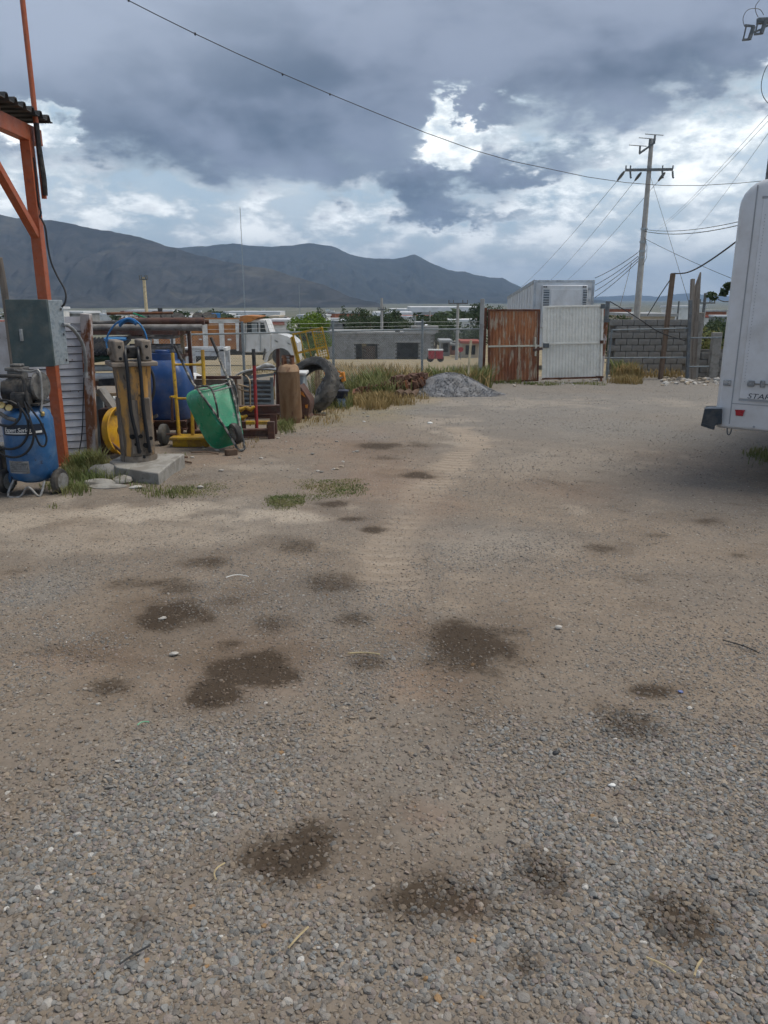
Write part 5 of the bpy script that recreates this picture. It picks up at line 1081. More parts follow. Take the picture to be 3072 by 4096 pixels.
def gates():
    Y = 23.0
    def leaf(x0, x1, yt0, yt1, yb0, yb1, ymid, m_, fm, name, label, gapL):
        a, b_, c, d = A(x0, yt0, Y), A(x1, yt1, Y), A(x1 - 7, yb1, Y), A(x0 - (0 if x0 < 2100 else 5), yb0, Y)
        t = thing(name, label, 'gate', (a.x, Y, d.z))
        q = lambda u, v, dy=0: (a.lerp(b_, u)).lerp(d.lerp(c, u), v) + V3(0, dy, 0)
        w = (b_ - a).length; n = int(w / .095)
        vm = (ymid - yt0) / (yb0 - yt0)
        for v0, v1, nm in ((.025, vm - .012, 'upper_sheet'), (vm + .012, .985, 'lower_sheet')):
            vs = []; fs = []; k = 0
            for i in range(n):
                for f, dy in ((0, 0), (.42, 0), (.52, .016), (.9, .016)):
                    u = .03 + .94 * (i + f) / n; vs += [q(u, v0, dy), q(u, v1, dy), q(u, v0, dy + .004), q(u, v1, dy + .004)]
            m = len(vs) // 4
            for i in range(m - 1): o = 4 * i; fs += [(o, o + 1, o + 5, o + 4), (o + 2, o + 6, o + 7, o + 3), (o, o + 4, o + 6, o + 2), (o + 1, o + 3, o + 7, o + 5)]
            MB().add(vs, fs).build(nm, m_, t)
        for u0, v0, u1, v1, nm, mm in ((0, .012, 1, .012, 'top_bar', fm[0]), (0, vm, 1, vm, 'middle_bar', fm[1]), (0, .99, 1, .99, 'bottom_bar', fm[2]), (.015, 0, .015, 1, 'stile', fm[3]), (.985, 0, .985, 1, 'stile', fm[0])):
            MB().bar(q(u0, v0, -.005), q(u1, v1, -.005), .055, .05).build(nm, mm, t, bevel=.004)
        return t, q
    t, q = leaf(1952, 2160, 1237, 1237, 1530, 1524, 1384, 'gate_rust', ('gate_rust_dark', 'gate_cream', 'gate_rust_dark', 'gate_rust_dark'), 'rusty_gate', 'rust-red corrugated gate leaf with peeling paint streaks', 0)
    MB().box(q(.93, .56, -.05), (.05, .03, .35)).build('latch_plate', 'gate_cream', t); MB().bar(q(.88, .56, -.06), q(1.06, .54, -.06), .05, .07).build('latch', 'brown_steel', t); MB().bar(q(.92, .38, -.05), q(.92, .48, -.05), .05, .03).build('bolt_rod', 'gate_cream', t)
    t, q = leaf(2172, 2414, 1224, 1219, 1518, 1512, 1374, 'gate_white', ('gate_white', 'gate_white', 'gate_rust_dark', 'gate_white'), 'white_gate', 'white corrugated gate leaf, closed beside the rusty one', 0)
    MB().box(q(.055, .53, -.06), (.17, .05, .13)).build('lock_box', 'steel_dark', t, bevel=.006); MB().box(q(.985, .02, -.03), (.12, .04, .12)).build('corner_plate', 'steel_dark', t); MB().box(q(.98, .5, -.04), (.1, .04, .09)).build('hinge', 'rust_dark', t); MB().box(q(.96, .985, -.03), (.22, .05, .06)).build('corner_plate', 'rust_dark', t)
    p = A(1946, 1235, Y); k = thing('gate_post', 'dark steel post carrying the rusty gate leaf', 'post', (p.x, Y, gz(p.x, Y))); MB().bar((p.x - .02, Y + .05, gz(p.x, Y) - .05), (p.x - .02, Y + .05, p.z), .08).build('shaft', 'gate_rust_dark', k, bevel=.004); MB().box((p.x - .02, Y + .05, p.z + .012), (.1, .1, .025)).build('cap', 'gate_rust_dark', k)
    p = A(2432, 1205, 23.6); k = thing('gate_post', 'round post with dark cap carrying the white gate leaf', 'post', (p.x, 23.6, gz(p.x, 23.6)))
    MB().tube([(p.x - .06, 23.6, gz(p.x, 23.6) - .05), (p.x - .01, 23.6, p.z - .5)], .07, 12).build('shaft', 'rusty_white', k, 40); MB().tube([(p.x - .01, 23.6, p.z - .5), (p.x, 23.6, p.z)], .066, 12).build('cap', 'steel_dark', k, 40); MB().box((p.x - .03, 23.55, p.z - .55), (.2, .16, .1)).build('clamp', 'steel_dark', k)
gates()

def trailer():
    Yn = 33.0; nl, nr = A(2138, 1120, Yn), A(2378, 1115, Yn); fl = A(2030, 1188, 46.0)
    ax = fl - nl; ax3 = ax.copy(); sv = (nr - nl); sv.z = 0; H_ = 2.7; w = sv.length; sv.normalize()
    ax3.normalize(); up = sv.cross(ax3).normalized(); up = up if up.z > 0 else -up; L = ax.length
    q = lambda a, b, c: nl + sv * a + ax3 * b - up * c
    t = thing('box_trailer', 'white refrigerated box trailer parked behind the gate', 'trailer', (nl.x + w / 2, Yn + 6, G(39)))
    MB().prism([q(0, 0, 0), q(w, 0, 0), q(w, 0, H_), q(0, 0, H_)], ax3 * L).build('box', 'trailer_white', t, bevel=.02)
    for a, c, a2, c2 in ((0, .05, w, .05), (.03, 0, .03, H_), (w - .03, 0, w - .03, H_)): MB().bar(q(a, -.012, c), q(a2, -.012, c2), .09, .03, up=(0, 1, 0)).build('edge_trim', 'trailer_trim', t)
    MB().bar(q(-.012, 0, .06), q(-.012, L, .06), .03, .14).build('roof_rail', 'trailer_trim', t)
    for k in range(1, 11): MB().bar(q(-.008, L * k / 11, .14), q(-.008, L * k / 11, H_), .02, .03, up=(1, 0, 0)).build('side_rib', 'trailer_white', t)
    r = MB().prism([q(.32, -.28, .22), q(2.16, -.28, .22), q(2.16, -.28, 1.9), q(.32, -.28, 1.9)], ax3 * .27).build('cooling_unit', 'trailer_white', t, bevel=.03)
    MB().prism([q(.66, -.30, .38), q(1.94, -.30, .38), q(1.94, -.30, 1.8), q(.66, -.30, 1.8)], ax3 * .02).build('front_door', 'trailer_white', r, bevel=.006)
    for a0, a1 in ((.36, .60), (1.98, 2.14)):
        MB().prism([q(a0, -.29, .40), q(a1, -.29, .40), q(a1, -.29, 1.7), q(a0, -.29, 1.7)], ax3 * .012).build('vent_panel', 'vent_dark', r)
        for k in range(12): MB().bar(q(a0, -.3, .46 + k * .1), q(a1, -.3, .46 + k * .1), .02, .04).build('louvre', 'trailer_trim', r)
    for a in (.37, .46, 1.98, 2.06): MB().box(q(a, -.3, .29), (.06, .03, .05)).build('marker_lamp', 'truck_dark', r)
    for a, c in ((2.28, .35), (2.28, .8)): MB().box(q(a, -.02, c), (.08, .03, .1)).build('plate', 'trailer_trim', t)
    for b in (L - 3.2, L - 1.9):
        for a in (.2, w - .2):
            p = q(a, b, H_); g = gz(p.x, p.y); MB().lathe([(.2, -.14), (.46, -.14), (.5, -.1), (.5, .1), (.46, .14), (.2, .14)], (p.x, p.y, g + .5), sv, 24).build('wheel', 'tyre', t, 40)
    for a in (.4, w - .4): p = q(a, 2.4, H_); MB().bar((p.x, p.y, gz(p.x, p.y)), tuple(p), .12).build('landing_leg', 'truck_dark', t)
trailer()

def utility_poles():
    Y = 43.0; b = A(2546, 1275, Y); tp = A(2597, 556, Y); g = gz(b.x, Y); x = b.x
    t = thing('utility_pole', 'tall tapered concrete utility pole with crossarms behind the block wall', 'utility pole', (x, Y, g)); zt = tp.z
    MB().tube([(x, Y, g - .1), (x, Y, zt)], [.20, .105], 16).build('shaft', 'concrete_pole', t, 40)
    za = A(2590, 682, Y).z; x0, x1 = A(2498, 680, Y).x, A(2688, 676, Y).x
    MB().bar((x0, Y - .14, za), (x1, Y - .14, za + .03), .09, .13).build('crossarm', 'steel_dark', t)
    for k, px in enumerate((2500, 2518, 2646, 2687)):
        xx = A(px, 680, Y).x; MB().tube([(xx, Y - .14, za + .05), (xx, Y - .14, za + .22)], .035, 8).build('insulator_pin', 'steel_dark', t, 40)
        if k: MB().tube([(xx, Y - .14, za - .05), (xx + .05, Y - .14, za - .35), (xx + .09, Y - .14, za - .38)], .05, 8).build('clevis', 'steel_dark', t, 40)
    ends = []
    for (xa, ya), (xb, yb) in (((2498, 685), (2470, 722)), ((2565, 690), (2540, 722)), ((2660, 690), (2633, 724))):
        p0, p1 = A(xa, ya, Y - .1), A(xb, yb, Y + .3); MB().tube([p0, p0.lerp(p1, .3), p0.lerp(p1, .6), p1], [.04, .075, .075, .04], 8).build('strain_insulator', 'steel_dark', t, 40); ends.append(p1)
    zc = A(2595, 590, Y).z; p0, p1 = A(2554, 616, Y), A(2616, 572, Y); MB().bar((p0.x, Y - .1, p0.z), (p1.x, Y - .1, p1.z), .08, .10).build('top_arm', 'steel_dark', t)
    for px, y0, y1 in ((2556, 612, 584), (2594, 590, 556), (2615, 572, 540)): xx = A(px, y0, Y).x; MB().tube([(xx, Y - .1, A(px, y0, Y).z), (xx, Y - .1, A(px, y1, Y).z)], .05, 8).build('insulator', 'steel_dark', t, 40)
    for px, w_, y1 in ((2552, 34, 581), (2590, 34, 552), (2617, 36, 537)): MB().tube([A(px - w_, y1 - 1, Y - .3), A(px + w_, y1 + 4, Y + .3)], .02, 6).build('conductor_stub', 'steel_dark', t)
    for y in (916, 968, 1005, 1030): p = A(2570 - (y - 900) * .09, y, Y); MB().lathe([(.18, -.05), (.18, .05)], (x, Y, p.z), n=14).build('band', 'galvanised', t, 40)
    def wire(pts, r, label, nm='power_line', grp=None, m_='cable_black'):
        tag(MB().tube(pts, r * .62, 5).build(nm, m_, None, 60), label, 'cable', grp)
    def sag(p, q, s, n=14): p, q = Vector(p), Vector(q); return [p.lerp(q, i / n) - V3(0, 0, s * 4 * (i / n) * (1 - i / n)) for i in range(n + 1)]
    for i, (e, tgt) in enumerate(zip(ends, ((2070, 1160), (2165, 1155), (2240, 1145)))):
        wire(sag(e, A(tgt[0], tgt[1], 105), .4), .018, ['leftmost of three wires sloping down left from the crossarm', 'middle of three wires sloping down left from the crossarm', 'rightmost of three wires sloping down left from the crossarm'][i])
    pz = A(2553, 1015, Y)
    for i, (ya, yb) in enumerate(((1010, 1112), (1025, 1140), (1035, 1165), (1045, 1190))):
        wire(sag(A(2552, ya, Y), A(2380, yb, 52), .1), .028, ['uppermost of four low cables running left from the concrete pole', 'second of four low cables running left from the concrete pole', 'third of four low cables running left from the concrete pole', 'lowest of four low cables running left from the concrete pole'][i])
    wire(sag(A(2526, 1050, Y), A(2476, 1240, 40), .05), .022, 'thin drop cable falling left of the concrete pole base')
    wire(sag(A(2578, 918, Y), A(3100, 850, 24), .25), .020, 'upper of two cables running right from the concrete pole')
    wire(sag(A(2578, 925, Y), A(3100, 862, 24), .3), .024, 'lower of two cables running right from the concrete pole')
    wire(sag(A(2580, 955, Y), A(3060, 1165, 36), .1), .018, 'thin cable falling right from the concrete pole towards the bus')
    wire([A(2600, 700, Y), A(2680, 960, 36), A(2762, 1232, 27)], .014, 'straight guy wire from the pole down to the wooden posts')
    wire(sag(A(2578, 940, Y) , A(2572, 1048, Y - .1), -.0) if False else [A(2578, 950, Y - .2), A(2588, 985, Y - .3), A(2586, 1030, Y - .3), A(2572, 1060, Y - .2)], .02, 'short slack loop of cable on the concrete pole')
    for i, (a, b_) in enumerate((((3090, 440), (2640, 905)), ((3100, 455), (2620, 930)), ((3110, 480), (2740, 965)))):
        wire(sag(A(a[0], a[1], 26), A(b_[0], b_[1], 90), .3), .012, ['leftmost of three faint wires above the bus', 'middle of three faint wires above the bus', 'rightmost of three faint wires above the bus'][i])
    # long cable across the sky
    pts = [(380, -70), (510, 0), (640, 66), (780, 135), (950, 215), (1130, 295), (1310, 372), (1500, 450), (1700, 530), (1900, 602), (2050, 645), (2180, 672), (2350, 708), (2500, 730), (2650, 742), (2800, 742), (2950, 733), (3072, 722)]
    wire([A(x_, y_, 12 + 12 * (x_ / 3072)) for x_, y_ in pts], .013, 'long black cable sagging across the cloudy sky', 'overhead_cable')
    for i, (x_, y_) in enumerate(((515, 3), (780, 135), (1130, 297), (1320, 377))):
        p = A(x_, y_, 12 + 12 * (x_ / 3072)); tag(MB().blob(p, (.022, .018, .03), 77 + i, .4, 1).build('cable_clamp', 'cable_black', None), ['uppermost small clamp on the long sky cable', 'second small clamp on the long sky cable', 'third small clamp on the long sky cable', 'lowest small clamp on the long sky cable'][i], 'clamp', 'clamps on the long cable')
    # second pole beyond the bus, with cut-out fuses
    Y2 = 24.0; b2 = A(3085, 690, Y2); g2 = gz(b2.x, Y2); k = thing('utility_pole', 'dark utility pole behind the bus carrying fuse cut-outs', 'utility pole', (b2.x, Y2, g2))
    za = A(3060, 85, Y2).z; MB().tube([(b2.x, Y2, g2 - .1), (b2.x, Y2, za + .8)], [.18, .11], 14).build('shaft', 'steel_dark', k, 40)
    xl = A(2985, 130, Y2).x; MB().bar((b2.x + .6, Y2 - .2, za), (A(3015, 100, Y2).x, Y2 - .2, za - .06), .12, .14).build('crossarm', 'steel_dark', k)
    for i, (cx_, cy_) in enumerate(((2992, 128), (3040, 105))):
        p = A(cx_, cy_, Y2 - .25); tl = Matrix.Rotation(R(14), 3, 'Y')
        m_ = MB(); 
        m_.tube([p + tl @ V3(.1, 0, .16), p + tl @ V3(.1, 0, -.16)], .055, 10); m_.build('cutout_body', 'steel_dark', k, 40)
        m_ = MB(); m_.tube([p + tl @ V3(-.1, 0, .14), p + tl @ V3(-.06, 0, -.2)], .022, 8); m_.build('fuse_tube', 'steel_dark', k, 40)
        m_ = MB(); m_.bar(p + tl @ V3(-.14, 0, .13), p + tl @ V3(.12, 0, .17), .05); m_.bar(p + tl @ V3(-.08, 0, -.22), p + tl @ V3(.12, 0, -.15), .05); m_.bar(p + tl @ V3(.1, 0, 0), p + V3(.35, 0, .06), .05); m_.build('bracket', 'steel_dark', k)
    MB().tube([A(x_, y_, Y2 - .25) for x_, y_ in [(2978, 105), (2972, 75), (2985, 45), (3010, 34), (3040, 38), (3055, 60)]], .009, 6).build('jumper', 'steel_dark', k, 60)
    MB().tube([A(x_, y_, Y2 - .25) for x_, y_ in [(3033, 68), (3024, 50), (3022, 25), (3035, 5), (3050, -15)]], .009, 6).build('jumper', 'steel_dark', k, 60)
    MB().tube([A(x_, y_, Y2 - .25) for x_, y_ in [(3090, 235), (3060, 280), (3045, 340), (3055, 390), (3090, 430)]], .010, 6).build('jumper', 'steel_dark', k, 60)
    # poles farther off
    def pole(px, ytop, Yd, r, label, m_='concrete_pole', arm=0, ybar=None):
        tp = A(px, ytop, Yd); g = gz(tp.x, Yd); k = thing('street_pole', label, 'pole', (tp.x, Yd, g)); MB().tube([(tp.x, Yd, g - .1), tuple(tp)], [r * 1.3, r], 10).build('shaft', m_, k, 40)
        if arm:
            za = A(px, ybar, Yd).z; MB().bar((tp.x - arm, Yd - r, za), (tp.x + arm, Yd - r, za), .1, .12).build('crossarm', 'steel_dark', k)
            for f in (-1, -.5, .5, 1): MB().tube([(tp.x + arm * f * .95, Yd - r, za), (tp.x + arm * f * .95, Yd - r, za + .35)], .05, 6).build('insulator', 'steel_dark', k, 40)
    pole(1527, 1192, 105, .17, 'pale concrete pole behind the grey block house', arm=.5, ybar=1238); pole(1832, 1212, 82, .14, 'pale concrete pole right of the red cart', arm=1.0, ybar=1214)
    pole(1720, 1243, 140, .13, 'thin distant pole left of the white warehouse roofs'); pole(1660, 1262, 170, .12, 'thinnest distant pole above the block house')
    pole(575, 1108, 70, .13, 'cream-coloured pole rising behind the loaded truck', 'pale_wood', .35, 1118); pole(2822, 1172, 75, .13, 'distant pole with a crossarm right of the wooden posts', 'steel_dark', .95, 1212)
    pole(2716, 1205, 120, .12, 'short distant pole between the leaning post and the wooden posts', 'steel_dark')
    for px, yt, Yd, lb in ((960, 830, 620, 'very tall thin radio mast against the mountain'), (1196, 1138, 700, 'lattice radio mast right of the truck cab against the mountain')):
        tp = A(px, yt, Yd); g = gz(tp.x, Yd); k = thing('radio_mast', lb, 'mast', (tp.x, Yd, g)); w_ = .45
        for a in range(3): an = 2.1 * a; MB().tube([(tp.x + w_ * math.cos(an), Yd + w_ * math.sin(an), g), (tp.x + w_ * math.cos(an) * .4, Yd + w_ * math.sin(an) * .4, tp.z)], .11, 5).build('leg', 'galvanised', k)
        for j in range(0, 20): z = g + (tp.z - g) * j / 20; MB().lathe([(w_ * (1 - .6 * j / 20), -.07), (w_ * (1 - .6 * j / 20), .07)], (tp.x, Yd, z), n=6).build('brace_ring', 'galvanised', k)
utility_poles()

def right_wall():
    Y = 27.2; x0, x1 = A(2432, 1400, Y).x, A(2762, 1400, Y).x; g = gz((x0 + x1) / 2, Y) - .05; zt = A(2600, 1277, Y).z
    t = thing('block_wall', 'grey concrete block wall behind the pipe fence', 'wall', ((x0 + x1) / 2, Y, g))
    bw, bh = .40, .205; rows = int((zt - g) / bh); bh = (zt - g) / rows; cols = int((x1 - x0) / bw) + 1
    MB().box(((x0 + x1) / 2, Y + .09, (g + zt) / 2 - .01), (x1 - x0 - .03, .12, zt - g - .03)).build('mortar_core', 'mortar', t)
    protos = []
    for k in range(4):
        b = MB(); b.box((0, 0, 0), (bw - .022, .16, bh - .022)); me = bpy.data.meshes.new('brick'); me.from_pydata(b.v, [], b.f); me.update(); me.materials.append(MAT['block']); protos.append(me)
    rr = random.Random(3); half = None
    for r_ in range(rows):
        off = (r_ % 2) * bw / 2
        for c in range(-1, cols + 1):
            xa = x0 + c * bw + off; xb = xa + bw
            if xa < x0 - .02 or xb > x1 + .1: continue
            o = bpy.data.objects.new('block', protos[rr.randrange(4)]); COL.objects.link(o); o.parent = t
            o.location = Vector(((xa + xb) / 2, Y + rr.uniform(-.008, .008), g + (r_ + .5) * bh)) - Vector(t['_o'])
    # taller concrete columns and low block wall to the right, reaching behind the bus
    Yc = 24.8
    for i, (px, yt, yb, w_) in enumerate(((2800, 1250, 1520, 28), (2868, 1330, 1515, 36))):
        p = A(px, yt, Yc); xx = A(px - (yb - yt) * .05, 1400, Yc).x; k = MB().bar((p.x, Yc, gz(p.x, Yc) - .05), (p.x, Yc, p.z), w_ * M(Yc), .2).build('concrete_column', 'concrete', None, bevel=.012)
        tag(k, ['slender concrete column right of the twin wooden posts', 'thick concrete column half hidden by the bus'][i], 'column')
    Yd = 25.3; xa, xb = A(2775, 1450, Yd).x, A(3150, 1450, Yd).x; g2 = gz(xa, Yd) - .05; z2 = A(2830, 1397, Yd).z
    k = thing('low_block_wall', 'low grey block wall running behind the bus', 'wall', ((xa + xb) / 2, Yd, g2)); MB().box(((xa + xb) / 2, Yd + .1, (g2 + z2) / 2), (xb - xa - .03, .12, z2 - g2 - .02)).build('mortar_core', 'mortar', k)
    for r_ in range(int((z2 - g2) / .2)):
        for c in range(int((xb - xa) / .4)):
            o = bpy.data.objects.new('block', protos[rr.randrange(4)]); COL.objects.link(o); o.parent = k; o.location = Vector((xa + .2 + c * .4 + (r_ % 2) * .2, Yd + rr.uniform(-.006, .006), g2 + .1 + r_ * bh)) - Vector(k['_o'])
    # posts
    def wp(name, x_b, y_t, x_t, Yp, w_, m_, label, d=None, tip=False):
        bt = on(x_b, Yp); tp = A(x_t, y_t, Yp); z = gz(bt.x, Yp) - .05; b = MB(); h = w_ / 2; dd = (d or w_) / 2
        vs = [(bt.x - h, Yp - dd, z), (bt.x + h, Yp - dd, z), (bt.x + h, Yp + dd, z), (bt.x - h, Yp + dd, z), (tp.x - h, Yp - dd, tp.z - (.5 if tip else 0)), (tp.x + h, Yp - dd, tp.z), (tp.x + h, Yp + dd, tp.z), (tp.x - h, Yp + dd, tp.z - (.5 if tip else .02))]
        return tag(b.add(vs, [(3, 2, 1, 0), (4, 5, 6, 7), (0, 1, 5, 4), (1, 2, 6, 5), (2, 3, 7, 6), (3, 0, 4, 7)]).build(name, m_, None, bevel=.012), label, 'post')
    wp('leaning_post', 2641, 1092, 2692, 24.4, .13, 'brown_wood', 'brown wooden post leaning right in front of the block wall')
    wp('wooden_post', 2756, 1115, 2771, 24.3, .11, 'weathered_wood', 'darker left one of the twin weathered posts')
    wp('wooden_post', 2772, 1088, 2793, 24.45, .14, 'weathered_wood', 'taller right one of the twin weathered posts with a pointed tip', tip=True)
    # pipe fence
    Yf = 24.0; k = thing('pipe_fence', 'grey pipe fence frame between the white gate and the wooden posts', 'fence', (9, Yf, gz(9, Yf)))
    for (xa_, ya), (xb_, yb) in (((2450, 1320), (2752, 1313)), ((2418, 1432), (2752, 1430)), ((2752, 1352), (2885, 1350)), ((2752, 1467), (2835, 1466))): MB().tube([A(xa_, ya, Yf), A(xb_, yb, Yf)], .024, 8).build('rail', 'fence_grey', k, 40)
    p = A(2762, 1200, Yf); bt = on(2748, Yf); MB().bar((bt.x, Yf, gz(bt.x, Yf) - .03), tuple(p), .09).build('post', 'steel_dark', k, bevel=.006)
    p = A(2448, 1318, Yf); MB().tube([(p.x - .05, Yf, gz(p.x, Yf) - .03), tuple(p)], .03, 8).build('post', 'fence_grey', k, 40)
    def cable(pts, r, label): tag(MB().tube(pts, r, 6).build('cable', 'cable_black', None, 60), label, 'cable')
    cable([A(x, y, Y_) for x, y, Y_ in [(2695, 1094, 24.3), (2740, 1092, 23.5), (2785, 1075, 22.5), (2840, 1042, 21.5), (2900, 1000, 20.5), (2950, 962, 19.8), (3010, 910, 19)]], .02, 'thick black cable sagging from the leaning post to the bus')
    cable([A(2690, 1105, 24.4), A(2640, 1180, 25.5), A(2590, 1262, 27.1)], .016, 'dark stay cable from the leaning post down to the block wall')
    cable([A(2440, 1206, 23.6), A(2540, 1265, 23.8), A(2640, 1330, 24.0), A(2740, 1362, 24.0)], .014, 'thin cable falling from the white gate post to the right')
    # rubble of pale stones
    rr = random.Random(11)
    for i in range(60):
        px, py = rr.uniform(2640, 2890), rr.uniform(1503, 1545); p = P(px, py); s = rr.uniform(.04, .11); tag(MB().blob((p.x, p.y, gz(p.x, p.y) + s * .3), (s, s * .8, s * .6), i, .5, 1).build('rubble_stone', 'stone_white' if rr.random() < .6 else 'stone_tan', None, 25), 'pale broken stone in the rubble strip under the wooden posts', 'stone', 'pale stones under the wooden posts')
    p = P(2500, 1505); k = thing('stump_block', 'tan concrete stub in the dry grass right of the white gate', 'stub', (p.x, p.y, gz(p.x, p.y))); MB().box((p.x, p.y, gz(p.x, p.y) + .13), (.36, .3, .32)).build('body', 'stone_tan', k, bevel=.03)
    for i in range(46):
        px, py = rr.uniform(1960, 2420), rr.uniform(1520, 1545); p = P(px, py); s = rr.uniform(.02, .06); tag(MB().blob((p.x, p.y, gz(p.x, p.y) + s * .3), (s, s * .8, s * .5), 200 + i, .5, 1).build('sill_stone', 'stone_tan' if rr.random() < .6 else 'stone_white', None, 25), 'small stone in the earth strip under the gate', 'stone', 'small stones under the gate')
right_wall()

def bus():
    C = A(2886, 1400, 8.2); C.z = 0; th = R(36); rr_ = V3(math.cos(th), -math.sin(th), 0); ff = V3(math.sin(th), math.cos(th), 0); nn = -ff
    g = gz(C.x, C.y); zb = A(2868, 1712, 8.2).z; zt = A(2972, 722, 8.25).z; W = 2.35; L = 6.6
    t = thing('shuttle_bus', 'white shuttle bus seen from its rear corner at the right edge', 'bus', (C.x + 1, C.y + 2, g))
    def outline(ins):
        pts = []; x0, x1, y0, y1 = ins, W - ins, zb + ins * .7, zt - ins
        for cx_, cz, r_, a0 in ((x0 + .26, y1 - .26, .26, 90), (x0 + .07, y0 + .07, .07, 180), (x1 - .07, y0 + .07, .07, 270), (x1 - .26, y1 - .26, .26, 0)):
            for k in range(7): a = R(a0 + 90 * k / 6); pts.append((cx_ + r_ * math.cos(a) + (.05 * max(0, (cz - zb) / (zt - zb)) if False else 0), cz + r_ * math.sin(a)))
        return pts
    q = lambda s, z, d=0: C + rr_ * s + V3(0, 0, z) + nn * d
    lv = [(0, .055), (-.012, .03), (-.035, .012), (-.07, 0), (-L + .3, 0), (-L, .12)]; vs = []; n = 28
    for d, ins in lv: vs += [q(s, z, d) for s, z in outline(ins)]
    fs = []
    for i in range(len(lv) - 1):
        for k in range(n): l = (k + 1) % n; fs.append((i * n + k, i * n + l, (i + 1) * n + l, (i + 1) * n + k))
    MB().add(vs, fs + [tuple(range(n))[::-1], tuple((len(lv) - 1) * n + k for k in range(n))]).build('body', 'bus_white', t, 45)
    def rp(x, y, d=0):
        dx, dy, dz = ray(x, y); o = V3(0, 0, CAM_H); r_ = V3(dx, dy, dz); k = (C - o).dot(nn); k = ((V3(C.x, C.y, 0) - o).dot(nn)) / r_.dot(nn); return o + r_ * k + nn * d
    def sz(x, y): p = rp(x, y); return (p - C).dot(rr_), p.z
    def vstrip(pa, pb, w, nm, m_, d=.004, par=t): return MB().bar(rp(*pa, d / 2), rp(*pb, d / 2), w, d + .006, up=tuple(nn)).build(nm, m_, par)
    s1 = sz(2925, 1628)[0]; z1 = sz(2925, 1628)[1]; z2 = zt - .06
    MB().bar(q(s1, zb + .06, .001), q(s1, z2, .001), .010, .008, up=tuple(nn)).build('corner_seam', 'bus_seam', t)
    s2, zl = sz(2956, 1594); zh = sz(3031, 796)[1]
    dr = MB().prism([q(s2, zl, 0), q(W - s2, zl, 0), q(W - s2, zh, 0), q(s2, zh, 0)], nn * .012).build('rear_door', 'bus_white', t, bevel=.006)
    MB().bar(q(s2 - .01, zh + .012, .004), q(W - s2, zh + .012, .004), .02, .014, up=tuple(nn)).build('drip_rail', 'bus_seam', dr)
    MB().bar(q(s2, zl - .012, .004), q(W - s2, zl - .012, .004), .018, .016, up=tuple(nn)).build('sill_strip', 'bus_seam', dr)
    s3 = sz(2980, 1520)[0]
    for k in range(52): MB().box(q(s3, zl + .18 + k * (zh - zl - .3) / 52, .0135), (.006, .006, .006)).build('rivet', 'bus_seam', dr)
    MB().prism([q(s3 + .12, zl + 1.15, .008), q(W - s3 - .12, zl + 1.15, .008), q(W - s3 - .12, zh - .2, .008), q(s3 + .12, zh - .2, .008)], nn * .008).build('rear_window', 'glass_dark', dr, bevel=.02)
    z4 = sz(2925, 1613)[1]; MB().bar(q(s1, z4, .001), q(W - .15, z4, .001), .008, .008, up=tuple(nn)).build('lower_seam', 'bus_seam', t)
    def plate(xa, ya, xb, yb, nm, m_, d=.02, bev=.004):
        a, b_ = sz(xa, yb), sz(xb, ya); return MB().prism([q(a[0], a[1], 0), q(b_[0], a[1], 0), q(b_[0], b_[1], 0), q(a[0], b_[1], 0)], nn * d).build(nm, m_, t, bevel=bev)
    plate(2893, 1521, 2925, 1541, 'side_marker', 'marker_grey'); 
    h = plate(2990, 1523, 3021, 1544, 'door_hinge', 'marker_grey', .035)
    a = sz(3021, 1534); MB().tube([q(a[0], a[1], .028), q(a[0] + .5, a[1], .028)], .008, 6).build('hinge_rod', 'steel_bare', h); a = sz(3052, 1535); MB().box(q(a[0], a[1], .028), (.035, .035, .07)).build('rod_guide', 'marker_grey', h, bevel=.004)
    rz_ = Matrix((rr_, V3(0, 0, 1), nn)).transposed(); p0 = sz(2988, 1594)
    text('STARCRAFT', .075, q(p0[0], p0[1] + .004, .0135), rz_, 'print_dark', 'lettering', dr, .001, .22, 1.25)
    A_ = [sz(x, y) for x, y in ((2940, 1638), (2982, 1640), (2976, 1649), (2972, 1664), (2944, 1662), (2943, 1645))]
    MB().prism([q(s, z, 0) for s, z in A_], nn * .018).build('reflector', 'reflector_red', t, bevel=.003)
    a = sz(3016, 1707); MB().tube([q(a[0], a[1], 0), q(a[0], a[1], .012)], .012, 8).build('screw', 'bus_seam', t)
    # black bumper end, hook
    P0 = rp(2886, 1640, .0); bw = .235
    bp = [A(x, y, 8.1) for x, y in ((2817, 1637), (2888, 1636), (2886, 1698), (2862, 1700), (2852, 1719), (2803, 1703))]
    bb = MB().prism(bp, V3(.12, .25, 0)).build('bumper_end', 'bus_rubber', t, bevel=.008)
    MB().prism([A(2817, 1636, 8.1), A(2889, 1635, 8.1), A(2893, 1631, 8.3), A(2840, 1631, 8.3)], (0, 0, .012)).build('bumper_top', 'bus_seam', bb)
    MB().prism([A(2806, 1692, 8.085), A(2856, 1708, 8.085), A(2852, 1719, 8.085), A(2803, 1703, 8.085)], (.02, .02, 0)).build('bumper_lip', 'bus_rubber', bb)
    a = sz(2915, 1706); b_ = sz(2914, 1738); MB().tube([q(a[0] - .022, a[1] + .03, -.04), q(a[0] - .022, a[1] - .02, -.04), q(a[0] - .012, b_[1], -.04), q(a[0] + .012, b_[1], -.04), q(a[0] + .024, a[1] - .02, -.04), q(a[0] + .024, a[1] + .03, -.04)], .007, 6).build('tow_hook', 'steel_dark', t, 40)
    # chassis and wheels under the body
    MB().prism([q(.5, zb - .12, -.4), q(W - .5, zb - .12, -.4), q(W - .5, zb + .06, -.4), q(.5, zb + .06, -.4)], ff * (L - .9)).build('chassis', 'truck_dark', t)
